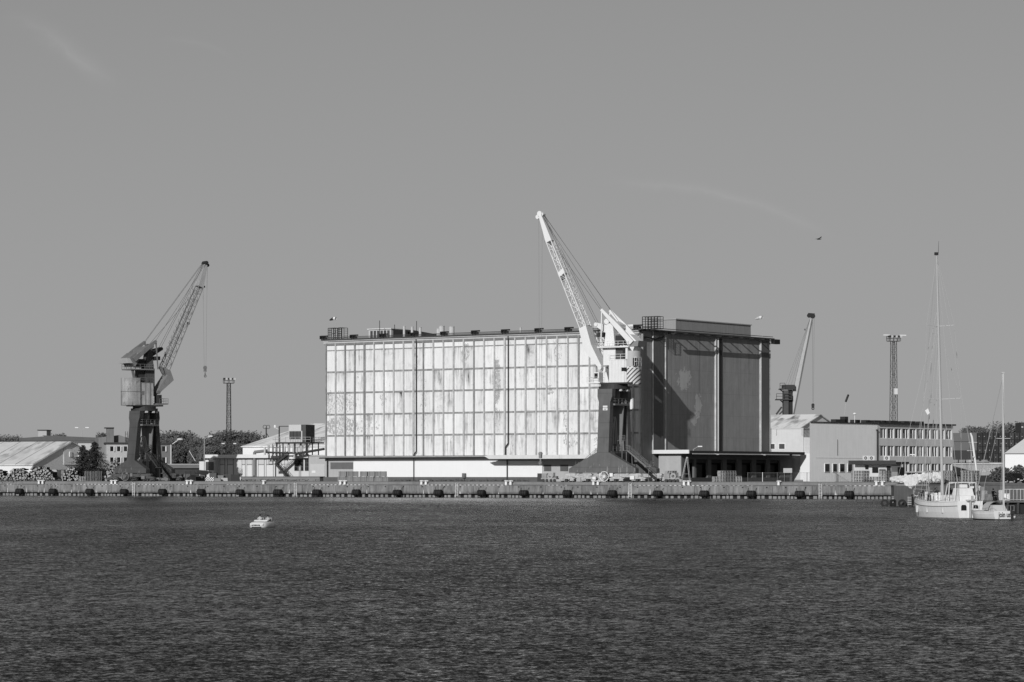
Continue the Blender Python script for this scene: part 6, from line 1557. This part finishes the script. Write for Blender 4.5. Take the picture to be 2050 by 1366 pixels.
# ---------------------------------------------------------------- pedal boat
Yp = gy(1056.5); pc = at(525, 1057, Yp)
pb = thing('pedal_boat', 'pale car-shaped pedal boat carrying two people across the open water', 'pedal boat', (pc[0], Yp, 0), R(-106))
HB = mat(.62,.35,.05)
def hull_sections(secs, close=True):
    m = MB(); m.sheet(secs); n = len(secs[0]); return m
sec = []
for x_, hw, zt_, zb_ in ((-1.35,.45,.42,.08),(-1.25,.68,.5,-.05),(-.6,.78,.52,-.12),(.3,.80,.50,-.12),(.9,.78,.48,-.1),(1.2,.68,.40,-.05),(1.35,.50,.28,.02),(1.4,.3,.2,.08)):
    sec.append([(x_,-hw*.55,zb_),(x_,-hw*.95,zb_+.06),(x_,-hw,zb_+.2),(x_,-hw*.97,zt_*.75),(x_,-hw*.8,zt_),(x_,-hw*.4,zt_+.05),(x_,0,zt_+.06),(x_,hw*.4,zt_+.05),(x_,hw*.8,zt_),(x_,hw*.97,zt_*.75),(x_,hw,zb_+.2),(x_,hw*.95,zb_+.06),(x_,hw*.55,zb_),(x_,-hw*.55,zb_)])
h_ = MB(); h_.sheet(sec); h_.add(sec[0][:-1], [tuple(range(13))]); h_.add(sec[-1][:-1], [tuple(range(12,-1,-1))]); h_.build('hull', HB, pb, True)
MB().box(-.85,.35,-.6,.6,.5,.57).build('cockpit', DARK, pb)
MB().sheet([[(.42,-.62,.54),(.42,.62,.54)],[(.30,-.58,.66),(.30,.58,.66)]]).build('windscreen', HB, pb)
for s in (-1,1):
    MB().ball((1.3,s*.52,.30),.09,.11,.09).build('headlight', WHITE, pb)
    MB().box(-.75,-.6,s*.35-.28,s*.35+.28,.45,.85).box(-.6,-.15,s*.35-.28,s*.35+.28,.45,.55).build('seat', mat(.25,.6,.1), pb)
MB().box(1.37,1.42,-.42,.42,.0,.1).build('bumper', DARK, pb)
MB().cyl((-1.45,-.35,.15),(-1.45,.35,.15),.34,.34,12).build('paddle_wheel', DARK, pb)
f_ = math.radians(-106)
def onboat(x_, y_, z_): return (pc[0]+x_*math.cos(f_)-y_*math.sin(f_), Yp+x_*math.sin(f_)+y_*math.cos(f_), z_)
person(onboat(-.4,-.36,.33), f_+math.pi/2, sit(.2), 'person in a pale shirt with dark hair seated at the left of the pedal boat', mat(.42,.8,.05), DARK, BLACK, .82)
person(onboat(-.4,.36,.30), f_+math.pi/2, sit(.25), 'person in light striped top seated at the right of the pedal boat', mat(.36,.8,.4,9), mat(.1,.8,.1), BLACK, .80)

# ---------------------------------------------------------------- yachts
def hull(r_, L_, B_, fb, fs, m, boot=BLACK, sheer=.25, tr=.62, name='hull', rake=.9):
    """hull along +X (bow at +X), transom at 0; fb/fs freeboard bow and stern"""
    secs = []; N = 14
    for i in range(N+1):
        t_ = i/N; x_ = L_*t_
        w_ = B_/2*(tr+(1-tr)*math.sin(min(1, t_/.5)*math.pi/2))*(1 if t_ < .5 else math.cos((t_-.5)/.5*math.pi/2)**.75) if t_ < 1 else .02
        if t_ >= .5: w_ = B_/2*max(.015, math.cos((t_-.5)/.5*math.pi/2)**.75)
        zs = fs+(fb-fs)*t_**1.5-sheer*math.sin(math.pi*t_)
        xo = rake*max(0, t_-.8)/.2
        row = []
        for k, (a, c) in enumerate(((0,-.35),(.62,-.2),(.85,.0),(.94,.35),(1.0,.72),(1.0,1.0))):
            z_ = c*zs if c > 0 else c; row.append((x_+xo*max(0,c), w_*a, z_))
        full = [(p[0], -p[1], p[2]) for p in row[::-1]] + row
        secs.append(full)
    h_ = MB(); h_.sheet(secs); h_.add(secs[0], [tuple(range(len(secs[0])))])
    h_.build(name, m, r_, False)
    bt = MB(); sb = [[(p[0], p[1]*1.004+ (0.012 if p[1] > 0 else -.012), min(p[2], .13)) for p in s if p[2] < .45] for s in secs]
    bt.sheet([[(x+(-.01 if i==0 else 0),y,z) for x,y,z in s] for i, s in enumerate(sb)]); bt.add([(x-.012,y,z) for x,y,z in sb[0]], [tuple(range(len(sb[0])))]); bt.build('waterline_stripe', boot, r_)
    dk = MB(); L2 = [(s[0][0], s[0][1]*.97, s[0][2]-.06) for s in secs]; R2 = [(s[-1][0], s[-1][1]*.97, s[-1][2]-.06) for s in secs]
    dk.sheet([[a, b] for a, b in zip(L2, R2)]); dk.build('deck', DWHITE, r_)
    tr_ = MB()
    for a, b in zip(secs[:-1], secs[1:]): tr_.bar(a[0], b[0], .07, .09); tr_.bar(a[-1], b[-1], .07, .09)
    tr_.build('toe_rail', m, r_)
    return secs
Yb = gy(1037); sx_ = (1942-CX)/F*Yb
hd_ = R(90+15.6)
by = thing('sailing_yacht', 'large white steel sailing yacht with a very tall mast and furled sail', 'sailing boat', (sx_, Yb, 0), hd_)
HW = mat(.74,.4,.08,1.2,.16,fleck=.12,fleckv=.7)
secs = hull(by, 13.4, 4.3, 2.25, 1.75, HW, tr=.67, rake=1.3)
def BL(x_, y_, z_): return Vector((x_, y_, z_))
for y_ in (-.62,.72): MB().prismx([(y_-.3,.78),(y_+.3,.78),(y_+.3,1.2),(y_+.2,1.36),(y_-.2,1.36),(y_-.3,1.2)], -.04, -.014).build('stern_window', GLASS, by)
MB().bar((-.12,.05,-.3),(-.12,.05,1.9),.14,.3).box(-.35,-.0,-.35,.5,1.78,1.9).box(-.25,-.05,-.3,-.1,1.9,2.3).build('wind_vane_rudder', LGREY, by)
for x_ in (2.6,3.6,5.3,7.2,9.0,10.1,11.6):
    for s in (-1,1):
        i_ = min(13, int(x_/13.4*14)); t_ = x_/13.4*14-i_; w_ = secs[i_][8][1]*(1-t_)+secs[i_+1][8][1]*t_
        MB().cyl((x_, s*(w_*.985), 1.0),(x_, s*(w_+.04), 1.0),.11,.11,10).build('porthole', DARK, by)
MB().prismz([(.6,-1.0),(.6,1.0),(5.4,1.1),(6.4,.6),(6.4,-.6),(5.4,-1.1)],1.55,2.35,.93).build('coachroof', HW, by)
MB().prismz([(.9,-.85),(.9,.85),(2.7,.85),(2.7,-.85)],2.36,3.1,.85).build('doghouse', HW, by)
dg = MB()
for x0 in (1.1,2.7): 
    dg.bar((x0,-1.25,1.6),(x0,-1.15,3.7),.07).bar((x0,1.25,1.6),(x0,1.15,3.7),.07).bar((x0,-1.15,3.7),(x0,1.15,3.7),.07)
for s in (-1.15,1.15): dg.bar((1.1,s,3.7),(3.2,s,3.5),.07).bar((3.2,s,3.5),(3.9,s*1.05,1.6),.07)
dg.bar((1.9,-1.15,3.68),(1.9,1.15,3.68),.05).build('stainless_arch', WHITE, by)
MB().box(1.2,1.6,-.2,.6,3.15,3.5).box(1.0,1.25,-.9,-.5,3.1,3.3).build('deck_box', WHITE, by)
MB().sheet([[(3.9,-1.0,1.7),(3.9,1.0,1.7)],[(3.3,-1.0,2.9),(3.3,1.0,2.9)]]).build('windscreen', GLASS, by)
rl = MB()
for s in (0,-1):
    pr = None
    for i in range(1, 15):
        p = secs[min(i,14)][s]; q = Vector((p[0]-(0.1 if i==14 else 0), p[1]*.96, p[2])); rl.bar(q, q+Vector((0,0,.75)), .035)
        if pr is not None: rl.bar(pr+Vector((0,0,.75)), q+Vector((0,0,.75)), .03); rl.bar(pr+Vector((0,0,.4)), q+Vector((0,0,.4)), .02)
        pr = q
rl.build('guard_rail', LGREY, by)
mx = 6.9; mt = 28.2
st_ = MB()
for s in (0, 1):
    for a, b in zip(secs[:-1], secs[1:]):
        i0 = 1 if s == 0 else -2; st_.bar(Vector(a[i0])*1.0, Vector(b[i0])*1.0, .06, .07)
st_.build('rubbing_strake', GREY, by)
for k, (x_, s_) in enumerate(((3.0,1),(6.5,1),(9.5,1))): 
    w_ = secs[int(x_/13.4*14)][8][1]; MB().cyl((x_,w_+.18,.5),(x_,w_+.18,1.2),.14,.14,10).bar((x_,w_+.1,1.2),(x_,w_-.05,2.1),.03).build('hull_fender', mat(.5,.6,.2), by)
MB().add([(mx-.6,2.0,11.6),(mx-.6,2.35,11.35),(mx-.7,2.1,10.9),(mx-.7,1.85,11.1)],[(0,1,2,3)]).build('pennant', WHITE, by)
random.seed(13)
for k in range(34):
    x_ = random.uniform(5.8,12.9); w_ = max(.2, (13.7-x_)*.26); s = random.choice((-1,1))*random.uniform(.3,1)
    MB().prismz([(x_-.18,w_*s-.12),(x_+.14,w_*s-.15),(x_+.2,w_*s+.14),(x_-.15,w_*s+.1)],1.9-.2*math.sin(x_/13.4*3.1),2.15+random.uniform(0,.6),random.uniform(.4,.9)).build('deck_gear', random.choice((WHITE,LGREY,GREY,DARK,WHITE)), by)
# mast: stands 6.9 m ahead of the transom, leaning slightly
def mp(z_): return Vector((mx, .75*(z_/mt)*1.0, z_))
mm = MB()
for a, b, r0, r1 in ((1.9,18,.17,.15),(18,mt,.15,.09)): mm.cyl(mp(a), mp(b), r0, r1, 12)
mm.build('mast', mat(.40,.45,.06), by)
MB().cyl(mp(mt)+Vector((0,-.2,0)), mp(mt)+Vector((0,-.25,1.3)),.025,.015,6).box(mx-.15,mx+.15,.6,.95,mt-.2,mt+.1).build('masthead_gear', DARK, by)
rg = MB()
hs = {}
for zz, hw_ in ((12.6,2.15),(20.4,1.6)):
    a = mp(zz); 
    sp_ = MB()
    for s in (-1,1): sp_.bar(a, a+Vector((-.5,s*hw_,.12)), .09, .05)
    sp_.build('spreader', DWHITE, by)
    hs[zz] = hw_
for s in (-1,1):
    ch = Vector((mx-.3, s*2.0, 2.0)); a1_ = mp(12.6)+Vector((-.5,s*2.15,.12)); a2_ = mp(20.4)+Vector((-.5,s*1.6,.12))
    rg.bar(ch, a1_, .04).bar(a1_, a2_, .04).bar(a2_, mp(27.8), .04).bar(ch, mp(12.5), .04).bar(a1_, mp(20.2), .035)
    rg.bar(Vector((.2, s*1.2, 1.8)), mp(27.9), .03)
rg.bar(Vector((14.5,0,2.3)), mp(27.9), .05).bar(Vector((12.8,0,2.2)), mp(20.4), .045).bar(Vector((11.3,.3,2.2)), mp(27.0), .03).bar(Vector((9.3,.6,2.2)), mp(19.5), .04).bar(Vector((8.2,-.3,2.2)), mp(24), .03)
rg.build('standing_rigging', LGREY, by)
# boom with flaked sail swung out over the left side
A_ = mp(4.3); d_ = Vector((.55, .835, 0))*6.0      # local axes: +X towards bow
B2 = A_+d_*.94+Vector((0,0,-.35))
MB().cyl(A_, B2, .10, .08, 10).build('boom', ALU, by)
sl_ = []; random.seed(2); NS = 80
for i in range(NS+1):
    t_ = i/NS; c_ = A_.lerp(B2, t_)+Vector((0,0,.12)); rr = (.34*(1-t_)**.5+.16)*(.85+.12*math.sin(i*.7)+.10*math.sin(i*1.9)+.12*random.random()); e1 = Vector((.835,-.55,0)); drop = .7*math.exp(-((t_-.6)/.12)**2)+.12*random.random()
    row = []
    for k in range(13):
        a_ = 2*math.pi*k/12; cr = 1+.25*math.sin(5*a_+i*.45)+random.uniform(-.06,.06)
        p = c_+e1*math.cos(a_)*rr*.55*cr+Vector((0,0,math.sin(a_)*rr*(.9 if math.sin(a_) > 0 else 1)*cr))
        if math.sin(a_) < -.3: p.z -= drop
        row.append(p)
    row[-1] = row[0]; sl_.append(row)
sm_ = MB(); sm_.sheet(sl_); sm_.build('furled_sail', mat(.60,.85,.4,2.0), by)
ls = MB()
for t_ in (.15,.35,.6,.85): c_ = A_.lerp(B2, t_); ls.bar(c_, mp(19+t_*4), .02)
ls.build('lazy_jacks', DWHITE, by)
# ---- small yacht
Yj = gy(1042); sj = (2010-CX)/F*Yj
jy = thing('small_yacht', 'small white yacht lettered join us, moored right of the large white yacht', 'sailing boat', (sj, Yj, 0), R(90+17))
JW = mat(.70,.4,.08,1.5,.12)
sj_ = hull(jy, 6.5, 2.6, 1.05, .92, JW, DARK, .1, .84, 'hull', .7)
MB().prismz([(.8,-.8),(.8,.8),(3.2,.7),(4.0,.3),(4.0,-.3),(3.2,-.7)],.85,1.5,.8).build('cabin', mat(.5,.5,.08), jy)
sh = []
for i in range(9):
    a_ = math.pi*i/8; sh.append([(x_, .95*math.cos(a_), 1.0+.85*math.sin(a_)) for x_ in (1.6,2.2,3.0)])
MB().sheet(sh).build('sprayhood', mat(.42,.8,.06), jy, True)
MB().bar((1.5,-.7,1.3),(1.5,-.62,14.6),.14).build('mast', mat(.6,.35,.06), jy)
MB().cyl((1.5,-.7,2.2),(-.3,-.2,2.15),.06,.05,8).build('boom', ALU, jy)
rg = MB(); rg.bar((7.0,0,1.1),(1.5,-.62,14.3),.05).bar((.1,0,1.0),(1.5,-.62,14.5),.02).bar((3.2,1.2,1.0),(1.5,-.64,11.4),.025).bar((3.2,-1.2,1.0),(1.5,-.64,11.4),.025); rg.build('rigging', LGREY, jy)
MB().box(1.45,1.6,-1.4,.05,8.1,8.16).box(1.4,1.8,-.75,-.45,14.6,14.75).build('spreader', DWHITE, jy)
r3 = MB()
for s in (0,-1):
    pr = None
    for i in range(0, 14, 2):
        q = Vector(sj_[i][s])*1.0; r3.bar(q, q+Vector((0,0,.55)), .025)
        if pr is not None: r3.bar(pr+Vector((0,0,.55)), q+Vector((0,0,.55)), .02)
        pr = q
r3.build('guard_rail', LGREY, jy)
# lettering across the transom
lt = text('join us', .74, (-.02, -.05, .54), (R(90), 0, R(-90)), jy, BLACK); lt.scale = (.66, 1, 1)
MB().ball((.1,-1.12,.42),.2,.2,.26).build('mooring_fender', WHITE, jy); MB().box(-.3,-.05,-.85,-.7,-.1,.6).box(-.42,-.05,-.95,-.65,.6,.95).build('outboard_motor', DARK, jy)
# thin mast of a boat behind, dark hull low behind the big yacht
def back_boat(px, pyt, pyb, Y, lab, lean, m, wid, spr=()):
    p = at(px, 0, Y); r_ = thing('moored_boat', lab, 'sailing boat', (p[0], Y, 0), R(100))
    hull(r_, 8, 2.6, 1.3, 1.1, mat(.12,.5,.1), BLACK, .1, .7)
    zt_ = at(0, pyt, Y)[2]; s_ = F/Y
    ln = -lean/s_
    MB().cyl((3.2,0,1.0),(3.2,-ln,zt_),wid,wid*.7,8).build('mast', m, r_)
    for f_ in spr: MB().box(3.15,3.25,-ln*f_-1.0,-ln*f_+1.0,1.0+(zt_-1)*f_,1.06+(zt_-1)*f_).build('spreader', DWHITE, r_)
    MB().bar((.2,0,1.1),(3.2,-ln,zt_),.02).bar((7.6,0,1.2),(3.2,-ln,zt_),.02).bar((3,1.2,1.1),(3.2,-ln,zt_),.02).build('rigging', STEEL, r_)
back_boat(1966, 882, 1000, 330, 'boat with a thin pale mast moored behind the two white yachts', 4, LGREY, .06)
wm_ = thing('leaning_mast', 'thick white leaning mast with two crossbars behind the large yacht', 'mast', at(1955,0,560)[:2]+(GZ,))
z_ = lambda py: at(0,py,560)[2]-GZ; x_ = lambda px: (px-1955)/F*560
MB().cyl((x_(1954),0,z_(938)),(x_(1946),0,z_(876)),.22,.2,10).cyl((x_(1946),0,z_(876)),(x_(1943),0,z_(867)),.2,.14,10).cyl((x_(1955),0,0),(x_(1954),0,z_(938)),.24,.22,10).build('spar', WHITE, wm_)
MB().bar((x_(1939),0,z_(885.5)),(x_(1956),0,z_(885.5)),.07).build('crossbar', WHITE, wm_); MB().bar((x_(1936),0,z_(902.5)),(x_(1949),0,z_(902.5)),.07).build('crossbar', WHITE, wm_)
MB().ball((x_(1949),-.2,z_(915)),.2).build('radar', WHITE, wm_)
# ---------------------------------------------------------------- finger pier and low dock
PMt = mat(.10,.9,.35,.5,.35,fleck=.2,fleckv=2.2,bump=.2)
pr = thing('pier_head', 'dark streaked concrete pier head with old tyres along the water', 'pier', (0,0,0))
Yn = 425.0; X = lambda px, Y=Yn: (px-CX)/F*Y
zt_ = H+(HY-972)/F*Yn
pl = [(X(1784,Yn+6),Yn+6),(X(1790),Yn),(X(1846),Yn-6),(X(2150,380),Yn-14),(X(2150,380),Yn+60),(X(1800,548),548)]
MB().prismz([(p[0], p[1]) for i, p in enumerate(pl)], -1, zt_).build('concrete_body', PMt, pr)
MB().prismz([(X(1788),Yn+6),(X(1793),Yn-.15),(X(1846),Yn-6.15),(X(1846),Yn-4.5),(X(1800),Yn+3)], zt_+.001, zt_+.13).build('edge_beam', mat(.35,.85,.3,1.0), pr)
for k, px in enumerate((1783, 1806, 1832)):
    a = MB(); xx, yy = X(px)-.1, Yn+(1.2 if k == 0 else -2.4-k)
    a.box(xx+.7, xx+1.05, yy-.4, yy+.3, -.6, 1.5); a.build('timber_pile', BARK, pr)
    s_ = MB()
    for q in range(5): s_.box(xx+.35, xx+.9, yy-.6, yy-.42, .25+q*.25, .36+q*.25)
    s_.build('rungs', LGREY, pr)
MB().box(X(1818),X(1826),Yn-3.6,Yn-3.2,1.5,1.7).box(X(1821),X(1821.8),Yn-3.7,Yn-3.3,.3,1.6).build('chain_bracket', BLACK, pr)
ty = None
for k, (px, dy, lab) in enumerate(((1771, .4, 'old black tyre hung on the pier head, leftmost of the four'),(1801, -2.3, 'old black tyre hung on the pier head, second from the left'),(1833, -5.6, 'old black tyre hung on the pier head, third, beside the yacht bow'),(1787, 0, 'old black tyre half hidden between the first two on the pier head'))):
    if ty is None: ty = MB().ring((0,0,0),(0,1,0),.28,.58,.3,22).build('old_tyre', mat(.02,.8,.4,3.0)); o = ty
    else: o = ty.copy(); col.objects.link(o)
    o.location = (X(px), Yn+dy-.5, .42); o.rotation_euler = (0, .2*k, .25*k-.2); tag(o, lab, 'tyre', 'old tyres hung on the pier head')
# low floating dock at right with railing
Yd = 345.0; XD = lambda px, Y=Yd: (px-CX)/F*Y
zd = H+(HY-1002)/F*Yd
dk_ = thing('low_dock', 'low dark timber dock behind the small yacht at the right edge', 'dock', (XD(1950), Yd, 0))
Ld = XD(2120)-XD(1950)
MB().box(0, Ld, 0, 14, zd-.25, zd).build('deck', mat(.12,.9,.3,1.0), dk_)
MB().box(.2, Ld, .5, 14, -1, zd-.251).build('dark_face', BLACK, dk_)
for k in range(9): MB().cyl((.4+k*1.2,.2,-1),(.4+k*1.2,.2,zd-.251),.16,.16,9).build('dock_pile', mat(.06,.9,.3,1.5), dk_)
rr_ = MB(); x0 = XD(2008)-XD(1950)
rr_.bar((x0,.3,zd+1.3),(Ld,.3,zd+1.3),.07).bar((x0,.3,zd+.12),(Ld,.3,zd+.12),.05)
for k in range(int((Ld-x0)/.42)): rr_.bar((x0+k*.42,.3,zd),(x0+k*.42,.3,zd+1.3),.06)
rr_.build('white_railing', DWHITE, dk_)
def thingbox(name, px, w_, h, Y, lab, cat, m, z=zd, d=.6, top=.9):
    o = MB().prismz([(-w_/2,-d/2),(w_/2,-d/2),(w_/2,d/2),(-w_/2,d/2)],0,h,top).box(-w_/2*.8,w_/2*.8,-d/2*.8,d/2*.8,h+.001,h+.05).build(name, m); o.location = (XD(px,Y), Y, z); return tag(o, lab, cat)
thingbox('dock_crate', 1970, .75, 1.1, Yd+1.5, 'tall pale crate at the left end of the low dock', 'crate', mat(.32,.8,.2,1.5))
thingbox('dock_crate', 1979, .95, .65, Yd+1.2, 'low grey crate beside the seated person on the dock', 'crate', mat(.22,.8,.2,1.5))
thingbox('dock_crate', 2003, .7, 1.15, Yd+1.6, 'white rounded box at the start of the dock railing', 'box', mat(.5,.8,.2,1.5))
thingbox('sail_bag', 2014, .95, .75, Yd-.3+1.0, 'bright white sail bag by the dock railing', 'sail bag', mat(.8,.8,.05), zd, .6, .7)
person((XD(1991), Yd+1.0, zd+.42), .6, sit(.3), 'person in dark clothes sitting on the low dock behind the small yacht', BLACK, DARK, BLACK, 1.0)
thingbox('dock_stool', 1991, .5, .35, Yd+1.1, 'dark low box under the seated person on the dock', 'box', DARK)
person((XD(1961,385), 385, 1.45), -.4, stand(.1,.15), 'person in a light shirt standing on the quay behind the large yacht', LGREY, DARK, BLACK, 1.05)
person((XD(1948,388), 388, 1.45), .5, stand(.05,.2), 'person in dark jacket bending by the barrels behind the large yacht', DARK, DARK, BLACK, 1.0)
MB_ = MB().box(0, 14, 0, 12, -1, 1.44).build('lower_quay', mat(.10,.9,.3,.6)); MB_.location = (XD(1915,380), 378, 0); struct(MB_)
for px, rr, hh, m_, lab in ((1927,.35,1.3,WHITE,'white life ring stand'),(1936,.45,1.0,LGREY,'pale barrel')):
    pass
def barrel(px, Y, r, h, m, lab):
    o = MB().cyl((0,0,0),(0,0,h),r*.92,r*.92,14).cyl((0,0,h*.3),(0,0,h*.36),r,r,14).cyl((0,0,h*.65),(0,0,h*.7),r,r,14).build('barrel', m); o.location = (XD(px,Y), Y, 1.44); tag(o, lab, 'barrel')
barrel(1968, 384, .42, 1.5, mat(.2,.7,.2), 'tall grey barrel right of the standing person'); barrel(1941, 386, .4, 1.1, DARK, 'dark barrel left of the standing people'); barrel(1932, 386, .35, 1.0, WHITE, 'white barrel behind the yacht deck')
ds = thing('white_dinghy', 'small white dinghy hull upright behind the yacht bow arch', 'dinghy', (XD(1917,400), 400, 1.44), R(80)); hull(ds, 3.0, 1.3, .9, .7, WHITE, GREY, .05, .7)
